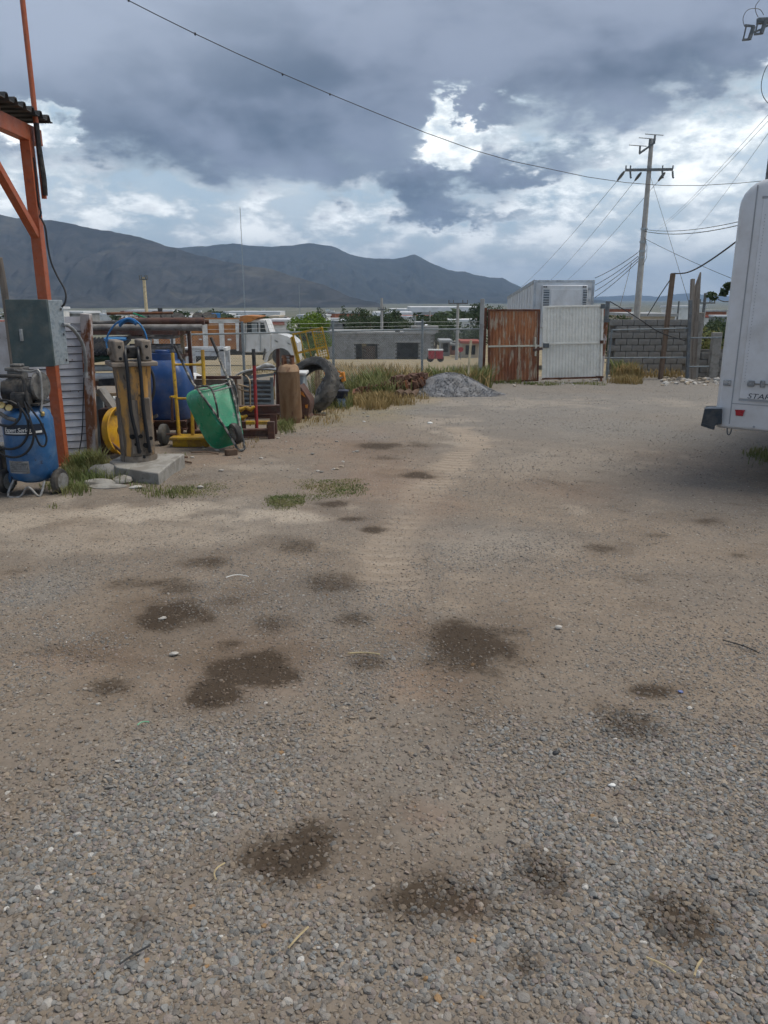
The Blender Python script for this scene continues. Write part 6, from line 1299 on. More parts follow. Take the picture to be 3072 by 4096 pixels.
    for d in (2.9, 5.8):
        for s in (.34, W - .34):
            c = q(s, g + .4, -d); c.z = gz(c.x, c.y) + .39
            wh = MB().lathe([(.18, -.13), (.34, -.14), (.39, -.1), (.39, .1), (.34, .14), (.18, .13)], c, rr_, 26).build('wheel', 'tyre', t, 40); MB().lathe([(0, -.09), (.19, -.1), (.19, .1), (0, .09)], c, rr_, 16).build('hub', 'steel_bare', wh, 30)
            MB().prism([q(s - .14, zb - .02, -d - .6) , q(s + .14, zb - .02, -d - .6), q(s + .14, zb + .02, -d - .6), q(s - .14, zb + .02, -d - .6)], nn * -1.0).build('wheel_arch', 'truck_dark', t)
bus()

# ================================================================== BEHIND THE FENCE
def truck():
    Y = 43.0; m = M(Y)
    g = gz(-9, Y); X = lambda px: A(px, 1350, Y).x; Z = lambda py: A(1000, py, Y).z
    t = thing('stake_truck', 'old white truck with orange-brown plywood sides behind the fence', 'truck', (X(880), Y, g))
    xa, xb = X(560), X(955); zb, zt = Z(1397), Z(1292)
    n = 6
    for i in range(n):
        a = xa + (xb - xa) * i / n; b_ = xa + (xb - xa) * (i + 1) / n; MB().box(((a + b_) / 2, Y - .02, (zb + zt) / 2), (b_ - a - .2, .05, zt - zb)).build('side_board', 'truck_boards', t)
        MB().bar((a, Y - .07, zb - .08), (a, Y - .07, zt + .12), .26, .1, up=(0, 1, 0)).build('stake', 'truck_white', t)
    MB().bar((xb, Y - .07, zb - .08), (xb, Y - .07, zt + .12), .26, .1, up=(0, 1, 0)).build('stake', 'truck_white', t)
    MB().bar((xa - .1, Y - .06, zt + .1), (xb + .1, Y - .06, zt + .1), .12, .22).build('top_rail', 'truck_white', t)
    MB().bar((xa - .1, Y - .1, zt + .24), (xb + .1, Y - .1, zt + .24), .1, .06).build('top_rail', 'truck_boards', t)
    MB().box(((xa + xb) / 2, Y + 1.2, (zb + zt) / 2 - .1), (xb - xa, 2.3, zt - zb - .3)).build('bed', 'truck_dark', t)
    MB().box(((xa + xb) / 2 + .8, Y + 1.1, (zb + g) / 2 + .35), (xb - xa + 1.2, .9, .5)).build('chassis', 'truck_dark', t)
    MB().box((X(800), Y + .2, Z(1420)), (1.6, .5, .55)).build('fuel_tank', 'truck_dark', t, bevel=.05)
    # cab
    ca = [(968, 1410), (966, 1284), (985, 1277), (1062, 1278), (1082, 1335), (1085, 1410)]
    cb_ = MB().prism([A(x, y, Y) for x, y in ca], (0, 2.1, 0)).build('cab', 'truck_white', t, bevel=.05)
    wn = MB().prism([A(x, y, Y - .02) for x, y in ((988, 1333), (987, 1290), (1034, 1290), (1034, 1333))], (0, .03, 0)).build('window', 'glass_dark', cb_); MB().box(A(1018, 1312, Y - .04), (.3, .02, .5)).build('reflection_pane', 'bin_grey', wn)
    MB().prism([A(x, y, Y - .02) for x, y in ((1042, 1335), (1042, 1290), (1056, 1291), (1066, 1335))], (0, .03, 0)).build('vent_window', 'glass_dark', cb_)
    MB().bar(A(1040, 1286, Y - .03), A(1042, 1405, Y - .03), .03, .03).build('door_seam', 'bin_grey', cb_); MB().bar(A(982, 1286, Y - .03), A(982, 1405, Y - .03), .03, .03).build('door_seam', 'bin_grey', cb_)
    MB().prism([A(x, y, Y - .0) for x, y in ((1063, 1281), (1080, 1333), (1078, 1333), (1061, 1281))], (0, 2.0, 0)).build('windscreen', 'glass_dark', cb_)
    hd = [(1085, 1410), (1085, 1336), (1110, 1334), (1150, 1346), (1176, 1358), (1190, 1372), (1192, 1440), (1172, 1450), (1160, 1428)] + [(1137 - 30 * math.cos(a), 1452 - 60 * math.sin(a)) for a in [math.pi * (1 - k / 8) * .9 + .1 for k in range(9)]]
    poly = [(1085, 1410), (1085, 1336), (1110, 1334), (1150, 1346), (1176, 1358), (1190, 1372), (1193, 1445), (1178, 1450), (1170, 1425), (1152, 1402), (1120, 1392), (1092, 1400), (1072, 1425), (1062, 1450), (1056, 1450), (1060, 1420)]
    poly = [(1085, 1336), (1110, 1334), (1150, 1346), (1176, 1358), (1190, 1372), (1193, 1445), (1174, 1448), (1168, 1425), (1152, 1403), (1125, 1393), (1100, 1397), (1080, 1415), (1068, 1448), (1056, 1448), (1062, 1412), (1085, 1404)]
    ho = MB().prism([A(x, y, Y + .02) for x, y in poly], (0, 2.05, 0)).build('hood', 'truck_white', t, 30)
    for px, py in ((1150, 1372), (1100, 1362)): MB().bar(A(px, py, Y - .0), A(px + 12, py + 6, Y), .04).build('hood_latch', 'truck_dark', ho)
    MB().tube([A(1060, 1395, Y - .05), A(1053, 1440, Y - .05)], .05, 6).build('step_bracket', 'truck_dark', t)
    vs = [A(x, y, Y - .2) for x, y in ((957, 1284), (960, 1264), (985, 1262), (1042, 1266), (1000, 1288), (970, 1292))]; MB().prism(vs, (0, 2.3, 0)).build('cab_guard', 'truck_boards', t); MB().bar(A(962, 1290, Y - .1), A(962, 1405, Y - .1), .14, .1, up=(0, 1, 0)).build('guard_post', 'rust_dark', t)
    mk = MB().box(A(814, 1357, Y - .06), (.5, .02, .06)).build('reflective_tape', 'red_paint', t); MB().box(A(802, 1357, Y - .075), (.18, .02, .06)).build('tape_patch', 'print_white', mk)
    MB().box(A(918, 1358, Y - .06), (.2, .02, .08)).build('sticker', 'print_white', t)
    for px in (650, 730, 1122):
        for yy in (Y + .15, Y + 1.95):
            c = V3(X(px), yy, g + .5); wh = MB().lathe([(.2, -.13), (.46, -.14), (.5, -.09), (.5, .09), (.46, .14), (.2, .13)], c, (0, 1, 0), 26).build('wheel', 'tyre', t, 40); MB().lathe([(0, -.1), (.24, -.11), (.24, .11), (0, .1)], c, (0, 1, 0), 16).build('rim', 'truck_white', wh, 30)
    # load of tyres and scrap
    for i, (px, py, r_) in enumerate(((628, 1268, .5), (672, 1262, .42), (712, 1272, .36), (795, 1274, .35), (838, 1266, .42), (575, 1276, .3))):
        c = A(px, py, Y + 1.0); c.z = zt + .18 + r_ * .25; o = MB().lathe([(r_ * .55, -.12), (r_ * .9, -.13), (r_, -.06), (r_, .06), (r_ * .9, .13), (r_ * .55, .12)], c, (.15, -.5, 1), 24).build('worn_tyre', 'tyre', None, 40)
        tag(o, ['largest black tyre on the left of the truck load', 'black tyre next to the largest one on the truck load', 'small black tyre in the middle of the truck load', 'flat black tyre right of the middle on the truck load', 'tall black tyre nearest the cab on the truck load', 'leftmost small tyre on the truck load'][i], 'tyre', 'tyres on the truck load')
    p = A(642, 1258, Y + 1.2); tag(MB().tube([(p.x, p.y, zt + .1), (p.x, p.y, A(642, 1232, Y + 1.2).z)], .13, 10).build('dark_drum', 'truck_dark', None, 40), 'upright dark drum standing on the truck load', 'drum')
    for i, (px, py, m_) in enumerate(((700, 1252, 'white_paint'), (682, 1270, 'bin_grey'), (860, 1268, 'hose_blue'))): p = A(px, py, Y + 1.4); p.z = zt + .25; tag(MB().box((p.x, p.y, p.z), (.5, .4, .5), Matrix.Rotation(.3 * i, 3, 'Z')).build('scrap_crate', m_, None, bevel=.02), ['white crate on the truck load', 'grey crate low on the truck load', 'blue crate on the truck load near the cab'][i], 'crate')
    # white steel table and bags behind the trolley, near the fence
    Yw = 15.2; k = thing('white_bench', 'white steel bench frame behind the wheelbarrow', 'bench', on(830, Yw)); zt2 = A(800, 1398, Yw).z; x0, x1 = A(735, 1400, Yw).x, A(896, 1400, Yw).x; g2 = gz(x0, Yw)
    for dy in (0, .5):
        MB().bar((x0, Yw + dy, zt2), (x1, Yw + dy, zt2), .07, .06).build('rail', 'white_paint', k); MB().bar((x0, Yw + dy, zt2 - .1), (x1, Yw + dy, zt2 - .1), .04, .05).build('rail', 'white_paint', k)
        for x in (x0 + .05, x1 - .035): MB().bar((x, Yw + dy, g2 - .03), (x, Yw + dy, zt2), .09, .07).build('leg', 'white_paint', k)
    for x in (x0, x1): MB().bar((x, Yw, zt2), (x, Yw + .5, zt2), .06).build('end_rail', 'white_paint', k)
    MB().box(((x0 + x1) / 2, Yw + .25, g2 + .38), (x1 - x0, .5, .04)).build('shelf', 'pipe_grey', k)
    for i, (px, py, s) in enumerate(((725, 1432, (.13, .16, .16)), (770, 1430, (.26, .2, .2)), (800, 1440, (.14, .15, .14)))): p = A(px, py, Yw + .2); p.z = g2 + .40 + s[2] * .8; tag(MB().blob(tuple(p), s, 700 + i, .5, 3).build('white_sack', 'white_bag', None, 60), ['small white sack at the left on the bench shelf', 'bulging white sack in the middle of the bench shelf', 'white sack at the right of the bench shelf'][i], 'sack')
truck()

def block_house():
    Y = 88.0; X = lambda px: A(px, 1380, Y).x; Z = lambda py: A(1500, py, Y).z
    g = gz(0, Y) - .5; t = thing('block_house', 'unfinished grey block house with two dark openings', 'house', (X(1540), Y, g))
    x0, x1, zt = X(1310), X(1738), Z(1335); zb = Z(1434); ops = [(X(1422), X(1509), Z(1374)), (X(1586), X(1672), Z(1370))]
    bw, bh = .4, .2; rr = random.Random(8); b = MB(); rows = int((zt - zb) / bh) + 1
    for r_ in range(-2, rows):
        z = zb + (r_ + .5) * bh; off = (r_ % 2) * .2
        for c in range(int((x1 - x0) / bw)):
            x = x0 + c * bw + off + .2
            if any(a - .1 < x < e + .1 and z < h for a, e, h in ops): continue
            b.box((x, Y + rr.uniform(-.02, .02), z), (bw - .02, .2, bh - .02))
    b.build('block_courses', 'block_far', t, kind='stuff')
    core = MB()
    edges = [x0] + [v for a, e, _ in ops for v in (a, e)] + [x1]
    for i in range(0, len(edges), 2): core.box(((edges[i] + edges[i + 1]) / 2, Y + .04, (zb + zt) / 2 - .3), (edges[i + 1] - edges[i] - .03, .13, zt - zb + .3))
    for a, e, h in ops: core.box(((a + e) / 2, Y + .04, (h + zt) / 2), (e - a, .13, zt - h - .02))
    core.build('mortar', 'mortar', t)
    for a, e, h in ops: MB().box(((a + e) / 2, Y - .02, h + .12), (e - a + .5, .26, .26)).build('lintel', 'block_far', t)
    MB().box(((x0 + x1) / 2, Y + 4, zt + .08), (x1 - x0 + .2, 8.4, .2)).build('roof_slab', 'block_far', t)
    for xx in (x0 + .1, x1 - .1): MB().box((xx, Y + 4.1, (zb + zt) / 2 - .3), (.18, 7.9, zt - zb + .3)).build('side_wall', 'block_far', t)
    MB().box(((x0 + x1) / 2, Y + 8.1, (zb + zt) / 2 - .3), (x1 - x0, .18, zt - zb + .4)).build('back_wall', 'block_far', t)
    MB().box((X(1700), Y + 1.5, zt + .45), (3.0, 2.5, .7)).build('roof_tank_base', 'block_far', t); MB().box((X(1630), Y + .6, zt + .3), (.9, .9, .5)).build('roof_box', 'block_far', t); MB().box((X(1590), Y + .3, zt + .25), (.5, .4, .5)).build('roof_box', 'truck_dark', t)
    MB().box((X(1475), Y + 1.2, zb + .55), (1.5, .8, 1.5)).build('stacked_pallets', 'brown_wood', t); MB().box((X(1456), Y + .9, zb + .8), (.5, .2, 2.1)).build('board', 'pale_wood', t)
    # red cart
    Yc = 62; c = A(1742, 1415, Yc); g = gz(c.x, Yc); k = thing('red_cart', 'red box cart with white top edge beside the block house', 'cart', (c.x, Yc, g)); w = 58 * M(Yc); z0, z1 = A(1742, 1434, Yc).z, A(1742, 1402, Yc).z
    MB().box((c.x, Yc, (z0 + z1) / 2), (w, .9, z1 - z0)).build('box', 'red_cart', k, bevel=.03); MB().box((c.x, Yc, z1 + .05), (w + .05, .95, .08)).build('top_edge', 'white_paint', k); MB().box((c.x - .06, Yc - .46, (z0 + z1) / 2), (.08, .03, z1 - z0)).build('strut', 'brown_steel', k)
    for s in (-.4, .4): MB().lathe([(.1, -.06), (.25, -.06), (.28, 0), (.25, .06), (.1, .06)], (c.x + s, Yc, min(g + .28, z0)), (0, 1, 0), 16).build('wheel', 'tyre', k, 40); MB().bar((c.x + s, Yc, g + .05), (c.x + s, Yc, z0), .08).build('leg', 'truck_dark', k)
    # red stop-like sign and small brick shop to the right
    Ys = 84; p = A(1843, 1398, Ys); k = thing('round_sign', 'small round red sign in front of the brick shop', 'sign', (p.x, Ys, gz(p.x, Ys))); MB().tube([(p.x, Ys, gz(p.x, Ys)), tuple(p)], .04, 6).build('pole', 'steel_bare', k); MB().lathe([(.0, -.03), (.28, -.03), (.28, .03), (0, .03)], (p.x, Ys - .06, p.z), (0, 1, 0), 8).build('disc', 'red_cart', k)
    Yb = 95
    for i, (xa, xb, yt, yb, wm, rm, lb) in enumerate(((1848, 1915, 1372, 1432, 'house_cream', 'roof_red', 'cream shop with a red canopy behind the stake'), (1765, 1800, 1368, 1420, 'block_far', 'roof_grey', 'small grey block hut right of the red cart'), (1802, 1828, 1380, 1422, 'house_terracotta', 'roof_grey', 'narrow brick hut beside the pale concrete pole'))):
        p0, p1 = A(xa, yb, Yb + 4 * i), A(xb, yt, Yb + 4 * i); gg = gz(p0.x, Yb) - .4; k = thing('small_shop', lb, 'hut', ((p0.x + p1.x) / 2, Yb + 4 * i, gg)); MB().box(((p0.x + p1.x) / 2, Yb + 4 * i + 2, (gg + p1.z) / 2), (p1.x - p0.x, 4, p1.z - gg)).build('wall', wm, k); MB().box(((p0.x + p1.x) / 2, Yb + 4 * i + 1.6, p1.z + .12), (p1.x - p0.x + .5, 5, .28)).build('roof', rm, k); MB().box(((p0.x + p1.x) / 2, Yb + 4 * i - .02, gg + .9 + .4), ((p1.x - p0.x) * .6, .08, 1.1)).build('opening', 'void_dark', k)
block_house()

# ------------------------------------------------------------------ gravel pile, stake, rusty track links, stones
def pile_and_links():
    c = A(1822, 1560, 19.2); n = 72; R_ = 1.5; vs = []; fs = []
    rng2 = np.random.default_rng(4); m = 80; gx = np.linspace(-1.75, 1.75, m); gy = np.linspace(-1.3, 1.3, m)
    XX, YY = np.meshgrid(gx, gy); d = np.sqrt((XX / 1.5) ** 2 + (YY / 1.1) ** 2); d2 = np.sqrt(((XX + .2) / 1.0) ** 2 + (YY / .8) ** 2)
    h = .50 * np.clip(1 - d2, 0, 1) ** .8 * 0 + .54 * (np.cos(np.clip(np.sqrt(((XX + .15) / 1.55) ** 2 + (YY / 1.15) ** 2), 0, 1) * np.pi) * .5 + .5) + (fbm(XX * 6, YY * 6, 4, 3) - .5) * .09 * (d < 1) - .03
    Z = zground(XX + c.x, YY + 19.2) + h - .06 * sstep(.8, 1.2, d)
    vs = np.stack([XX + c.x, YY + 19.2, Z], -1).reshape(-1, 3).tolist(); idx = np.arange(m * m).reshape(m, m); q = np.stack([idx[:-1, :-1], idx[:-1, 1:], idx[1:, 1:], idx[1:, :-1]], -1).reshape(-1, 4).tolist()
    mt = mat('pile_gravel', (.20, .205, .215), (.145, .148, .155), 3, rough=.95, bump=1.0, bscale=38, c3=(.30, .305, .31), s3=42, lo3=.55, hi3=.66, var=.25)
    o = raw('gravel_pile', vs, q, 'pile_gravel', True); tag(o, 'low heap of fine grey gravel left of the rusty gate', 'gravel pile')
    kx = rng2.uniform(-1.5, 1.5, 4200); ky = rng2.uniform(-1.15, .6, 4200); kz = zground(kx + c.x, ky + 19.2) + .54 * (np.cos(np.clip(np.sqrt(((kx + .15) / 1.55) ** 2 + (ky / 1.15) ** 2), 0, 1) * np.pi) * .5 + .5) - .02
    b = MB(); r3 = random.Random(2)
    for i in range(4200):
        s_ = r3.uniform(.008, .022) * (1.5 if r3.random() < .08 else 1); q_ = Vector((kx[i] + c.x, ky[i] + 19.2, kz[i])); e_ = Euler((r3.uniform(0, 6), r3.uniform(0, 6), r3.uniform(0, 6))).to_matrix()
        b.add([q_ + e_ @ (Vector(v) * s_) for v in ((1, 0, 0), (-1, 0, 0), (0, .8, 0), (0, -.8, 0), (0, 0, .7), (0, 0, -.7))], [(0, 2, 4), (2, 1, 4), (1, 3, 4), (3, 0, 4), (2, 0, 5), (1, 2, 5), (3, 1, 5), (0, 3, 5)])
    o['_o'] = (0, 0, 0); b.build('loose_stones', 'pile_gravel', o, kind='stuff')
    p = on(1868, 20.6); tp = A(1884, 1360, 20.8); b = MB().bar((p.x, 20.6, gz(p.x, 20.6)), (tp.x, 20.8, tp.z), .06, .035).build('wooden_stake', 'pale_wood', None, bevel=.004); tag(b, 'pale wooden stake leaning behind the gravel heap', 'stake')
    # rusty crawler-track links lying in a row
    rr = random.Random(21); t = thing('track_chain', 'row of rusty brown crawler track links lying in the dry grass', 'track chain', on(1540, 18.6))
    prev = None
    for i in range(26):
        f = i / 25; px = 1420 + f * 270; Yp = 18.1 + f * .9; p = on(px, Yp); g = gz(p.x, Yp); hgt = .10 + .14 * min(1, f * 1.5) + rr.uniform(-.03, .04)
        rot = Euler((rr.uniform(-.3, .3), rr.uniform(-.35, .35) - .25, rr.uniform(-.4, .4))).to_matrix()
        b = MB(); b.box((p.x, Yp, g + hgt), (.09, .42, .20), rot); b.box(Vector((p.x, Yp, g + hgt)) + rot @ V3(.06, -.1, .04), (.09, .06, .14), rot); b.box(Vector((p.x, Yp, g + hgt)) + rot @ V3(.06, .12, .04), (.09, .06, .14), rot)
        b.build('link', 'rust_dark' if i % 3 else 'rust', t, bevel=.012)
        if f > .55: b = MB(); b.box((p.x + .03, Yp + .15, g + hgt + .17), (.14, .3, .12), rot); b.build('link', 'rust_dark', t, bevel=.01)
    for i, (px, py, r_) in enumerate(((1592, 1555, .09), (1622, 1548, .08), (1650, 1560, .07))):
        p = A(px, py, 18.3); g = gz(p.x, 18.3); o = MB().tube([(p.x - .03, 18.05, g + r_ * .9), (p.x + .12, 18.75, g + r_ * 1.1)], [r_, r_ * 1.05], 12).build('cut_log', 'log_bark', None, 40); tag(o, ['left one of three short logs by the gravel heap', 'middle one of three short logs by the gravel heap', 'right one of three short logs by the gravel heap'][i], 'log', 'short logs by the heap')
pile_and_links()

# ================================================================== TOWN, TREES, GRASS, LITTER, HAZE
def leaf_cloud(n, centers, leaf, seed):
    r = np.random.default_rng(seed); cs = np.array([c[:3] for c in centers]); rad = np.array([c[3] for c in centers]); k = r.choice(len(cs), n, p=rad ** 2 / (rad ** 2).sum())
    d = r.normal(size=(n, 3)); d /= np.linalg.norm(d, axis=1)[:, None]; p = cs[k] + d * (rad[k] * (.55 + .45 * r.random(n)) )[:, None] * np.array([1, 1, .85])
    u = r.normal(size=(n, 3)); u /= np.linalg.norm(u, axis=1)[:, None]; w = np.cross(u, r.normal(size=(n, 3))); w /= np.linalg.norm(w, axis=1)[:, None]
    s = leaf * (.6 + .8 * r.random(n))[:, None]; v = np.stack([p - u * s, p + w * s * .5, p + u * s, p - w * s * .5], 1).reshape(-1, 3)
    return v, np.arange(4 * n).reshape(-1, 4)
def tree(name, label, base, h, w, seed, leafm='leaf_dark', n=1600, leaf=.16, group=None, trunk_h=.3, tall=False):
    r = random.Random(seed); t = thing(name, label, 'tree', base, group); b = Vector(base)
    cs = []
    for i in range(14):
        if tall: f = i / 13; cs.append((r.uniform(-.12, .12) * w, r.uniform(-.12, .12) * w, h * (.18 + .78 * f), w * .5 * (1 - .85 * f) + .08 * w))
        else:
            a = r.uniform(0, 6.28); q = r.random() ** .5 * .36 * w; cs.append((q * math.cos(a), q * math.sin(a), h * r.uniform(trunk_h + .12, .86), w * r.uniform(.14, .24)))
    v, f = leaf_cloud(n, cs, leaf, seed)
    me = bpy.data.meshes.new('crown'); me.from_pydata(v.tolist(), [], f.tolist()); me.update(); me.materials.append(MAT[leafm]); o = bpy.data.objects.new('crown', me); COL.objects.link(o); o.parent = t
    m = MB(); m.tube([b - V3(0, 0, .2), b + V3(.03 * w, 0, h * trunk_h), b + V3(0, .02 * w, h * .75)], [w * .05, w * .035, w * .012], 8)
    for c in cs[:6]: m.tube([b + V3(.02 * w, 0, h * trunk_h * .9), b + V3(*c[:3]) * .6 + V3(0, 0, h * .12), b + Vector(c[:3])], [w * .025, w * .015, w * .006], 5)
    m.build('trunk', 'bark', t, 60)
    return t
def town():
    rr = random.Random(99)
    # bright tree behind the yellow cage
    p = on(1245, 56); tree('green_tree', 'bright yellow-green leafy tree behind the yellow cage', (p.x, 56, gz(p.x, 56)), A(1240, 1256, 56).z - gz(p.x, 56), 3.6, 5, 'leaf_bright', 5200, .10, trunk_h=.16)
    # houses one can pick out
    def house(px0, px1, yt, Y, wm, rm, label, dep=9, win=3, par=.35, roof_over=.25, name='house'):
        a, b = A(px0, yt, Y), A(px1, yt, Y); g = gz((a.x + b.x) / 2, Y) - 1.0; t = thing(name, label, 'house' if name == 'house' else 'warehouse', ((a.x + b.x) / 2, Y, g)); w = b.x - a.x; zt = a.z
        MB().box(((a.x + b.x) / 2, Y + dep / 2, (g + zt) / 2), (w, dep, zt - g)).build('wall', wm, t); MB().box(((a.x + b.x) / 2, Y + dep / 2, zt + par / 2), (w + roof_over * 2, dep + roof_over * 2, par)).build('roof', rm, t)
        for k in range(win): x = a.x + w * (k + .7) / (win + .4); MB().box((x, Y - .02, zt - 1.3), (min(.9, w / win * .5), .1, 1.0)).build('window', 'void_dark', t)
    house(1362, 1428, 1284, 230, 'house_grey', 'roof_white', 'grey two-window house with a white roof edge behind the fence', win=3); house(1300, 1362, 1287, 240, 'house_grey', 'roof_grey', 'plain grey house joined left of the two-window house', win=1)
    house(1075, 1168, 1285, 150, 'house_white', 'roof_white', 'white house with a red roof band behind the truck hood', win=0)
    p = A(1105, 1290, 149.5); q = A(1138, 1290, 149.5); tag(MB().box(((p.x + q.x) / 2 - .8, 149.7, p.z - .2), (q.x - p.x + 1.5, .3, .5)).build('red_band', 'roof_red', None), 'red fascia band on the white house behind the truck', 'fascia'); house(1080, 1112, 1270, 170, 'house_cream', 'house_cream', 'cream upper storey behind the white house', win=0)
    house(1625, 1652, 1300, 260, 'house_white', 'roof_grey', 'small white gabled house right of the dark trees', win=1); house(1655, 1700, 1292, 270, 'house_grey', 'roof_grey', 'square grey house between the trees and the warehouses', win=2); house(1702, 1735, 1305, 255, 'house_white', 'roof_white', 'low white house left of the flat white warehouse', win=1)
    house(1745, 1930, 1288, 300, 'house_white', 'roof_white', 'long flat white warehouse left of the concrete gate post', 22, 5, .9, name='warehouse'); house(1745, 1820, 1270, 420, 'house_terracotta', 'roof_red', 'long building with an orange-red roof behind the flat warehouse', 14, 0, .8)
    house(1490, 1650, 1262, 900, 'house_white', 'roof_white', 'wide pale warehouse in the distance above the dark trees', 70, 0, 3.5, name='warehouse'); house(1640, 1960, 1248, 1000, 'roof_grey', 'roof_white', 'largest pale grey warehouse in the distance left of the gate', 110, 0, 6, name='warehouse'); house(1800, 1930, 1242, 1700, 'house_white', 'roof_white', 'long white warehouse farthest off below the ridge', 150, 0, 5, name='warehouse'); house(1560, 1660, 1244, 1900, 'house_white', 'roof_white', 'thin white strip of warehouse below the ridge', 120, 0, 5, name='warehouse')
    house(500, 690, 1243, 2600, 'house_white', 'roof_white', 'thin white factory strip at the foot of the left mountain', 120, 0, 2, name='warehouse'); house(900, 1120, 1249, 2300, 'house_white', 'roof_white', 'thin white factory strip above the truck cab', 120, 0, 2, name='warehouse'); house(650, 760, 1250, 520, 'house_white', 'roof_grey', 'white house seen over the truck load', win=2)
    house(2530, 2700, 1266, 95, 'house_cream', 'roof_grey', 'long low tan building beyond the block wall', 10, 6)
    # the mass of small far houses: each a thing, alike in the photograph
    protos = []
    for k, (wm, rm) in enumerate((('house_white', 'roof_grey'), ('house_cream', 'roof_grey'), ('house_grey', 'roof_white'), ('house_white', 'roof_red'), ('house_terracotta', 'roof_grey'), ('house_white', 'roof_white'))):
        w, d, h = rr.uniform(8, 14), rr.uniform(8, 12), rr.uniform(3.5, 7); vals = []
        b = MB().box((0, 0, h / 2 - 1), (w, d, h + 2)); me = bpy.data.meshes.new('wall'); me.from_pydata(b.v, [], b.f); me.materials.append(MAT[wm]); me.update()
        b = MB().box((0, 0, h + .3), (w + .6, d + .6, .6)); me2 = bpy.data.meshes.new('roof'); me2.from_pydata(b.v, [], b.f); me2.materials.append(MAT[rm]); me2.update()
        b = MB()
        for j in range(3): b.box((-w / 2 + w * (j + .5) / 3, -d / 2, h * .55), (1.4, .2, 1.3))
        me3 = bpy.data.meshes.new('windows'); me3.from_pydata(b.v, [], b.f); me3.materials.append(MAT['void_dark']); me3.update(); protos.append((me, me2, me3))
    for i in range(280):
        px = rr.uniform(-60, 2000) if i % 5 else rr.uniform(2400, 3150); Y = math.exp(rr.uniform(math.log(330), math.log(3400)))
        p = on(px, Y); e = bpy.data.objects.new('town_house', None); COL.objects.link(e); e.location = (p.x, Y, gz(p.x, Y)); e.rotation_euler.z = rr.uniform(-.5, .5); s = rr.uniform(.8, 1.5); e.scale = (s, s, s * rr.uniform(.8, 1.2))
        tag(e, 'small pale house in the far valley town below the mountains', 'house', 'houses of the far valley town')
        k = rr.choice((0, 0, 1, 2, 3, 4, 5, 5))
        for nm, me in (('wall', protos[k][0]), ('roof', protos[k][1])): o = bpy.data.objects.new(nm, me); COL.objects.link(o); o.parent = e
    # dark trees in the town
    spots = [(1440, 170, 5.5, 7), (1480, 190, 6.5, 8), (1530, 180, 5.5, 7), (1580, 195, 7, 8), (1610, 170, 5, 6), (1400, 220, 6, 7), (1770, 110, 5, 5), (1740, 120, 5.5, 5), (1850, 320, 9, 10), (1925, 260, 10, 10), (1960, 240, 9, 10), (1270, 330, 6, 9), (1330, 300, 5, 8), (1180, 340, 5, 9), (1860, 105, 3.5, 4), (1900, 110, 4, 5), (2470, 60, 3.6, 6), (2440, 58, 3.6, 5), (2820, 80, 4.5, 5), (2860, 90, 5, 6), (2900, 85, 4.5, 6), (1790, 130, 5, 6)]
    row = ['second', 'third', 'fourth', 'fifth']
    TL = ['%s dark tree from the left in the row behind the block house' % o_ for o_ in row] + ['rightmost dark tree in the row behind the block house', 'leftmost dark tree in the row behind the block house', 'dark tree standing over the red cart', 'dark tree at the right end of the block house roof', 'rounded dark tree in front of the big pale warehouse', 'dark tree just left of the concrete gate post', 'dark tree peeping over the left edge of the rusty gate',
          'low dark tree left of the tall conifer', 'low dark tree below the tall conifer', 'low dark tree between the truck cab and the bright tree', 'small bush in front of the cream shop', 'small bush at the right of the cream shop', 'green bush peeping over the block wall, right one', 'green bush peeping over the block wall, left one', 'dark tree beside the far pole with a crossarm', 'middle dark tree near the bus edge', 'dark tree nearest the bus edge', 'dark tree behind the grey block hut']
    base = None
    for i, (px, Y, h, w) in enumerate(spots):
        p = on(px, Y); lb = TL[i]
        if i < 3: base = tree('dark_tree', lb, (0, 0, 0), 1.0 * 8, 9, 50 + i, 'leaf_dark', 1500, .30, 'dark trees beyond the fence', .15); base.location = (p.x, Y, gz(p.x, Y)); base.scale = (w / 9, w / 9, h / 8); bs = base if i == 0 else bs
        else: copy_tree(base if i % 2 else bs, None, (p.x, Y, gz(p.x, Y)), rr.uniform(0, 6), (w / 9, w / 9, h / 8))['label'] = lb
    for i, (px, Y, h) in enumerate(((1283, 330, 9), (1376, 380, 12), (1470, 420, 7))): p = on(px, Y); tree('conifer', ['left one of the pointed dark conifers beyond the fence', 'tallest pointed dark conifer above the grey house', 'right one of the pointed dark conifers beyond the fence'][i], (p.x, Y, gz(p.x, Y)), h, 6, 80 + i, 'leaf_dark', 900, .4, 'conifers beyond the fence', .1, True)
    q = None
    for i in range(170):
        px = rr.uniform(-60, 2010) if i % 5 else rr.uniform(2400, 3150); Y = math.exp(rr.uniform(math.log(300), math.log(2600))); p = on(px, Y); s = rr.uniform(.7, 1.4)
        if q is None: q = tree('far_tree', 'small dark tree in the far valley town', (0, 0, 0), 8, 10, 140, 'leaf_dark', 260, .9, 'trees of the far valley town', .12); q.location = (p.x, Y, gz(p.x, Y)); q.scale = (s, s, s)
        else: copy_tree(q, None, (p.x, Y, gz(p.x, Y)), rr.uniform(0, 6), (s * 1.2, s, s * .8))
    # shrub in the wall opening and the twig that shows beside the bus
    p = on(2832, 27.5); tree('green_shrub', 'green shrub seen through the gap right of the wooden posts', (p.x, 27.5, gz(p.x, 27.5)), 1.75, 1.3, 60, 'grass_green', 900, .06, trunk_h=.1)
    p = on(3010, 24.2); t = thing('leafy_branch', 'dark leafy twig sticking out beside the bus', 'branch', (p.x, 24.2, gz(p.x, 24.2))); r1 = A(2990, 1205, 24.2)
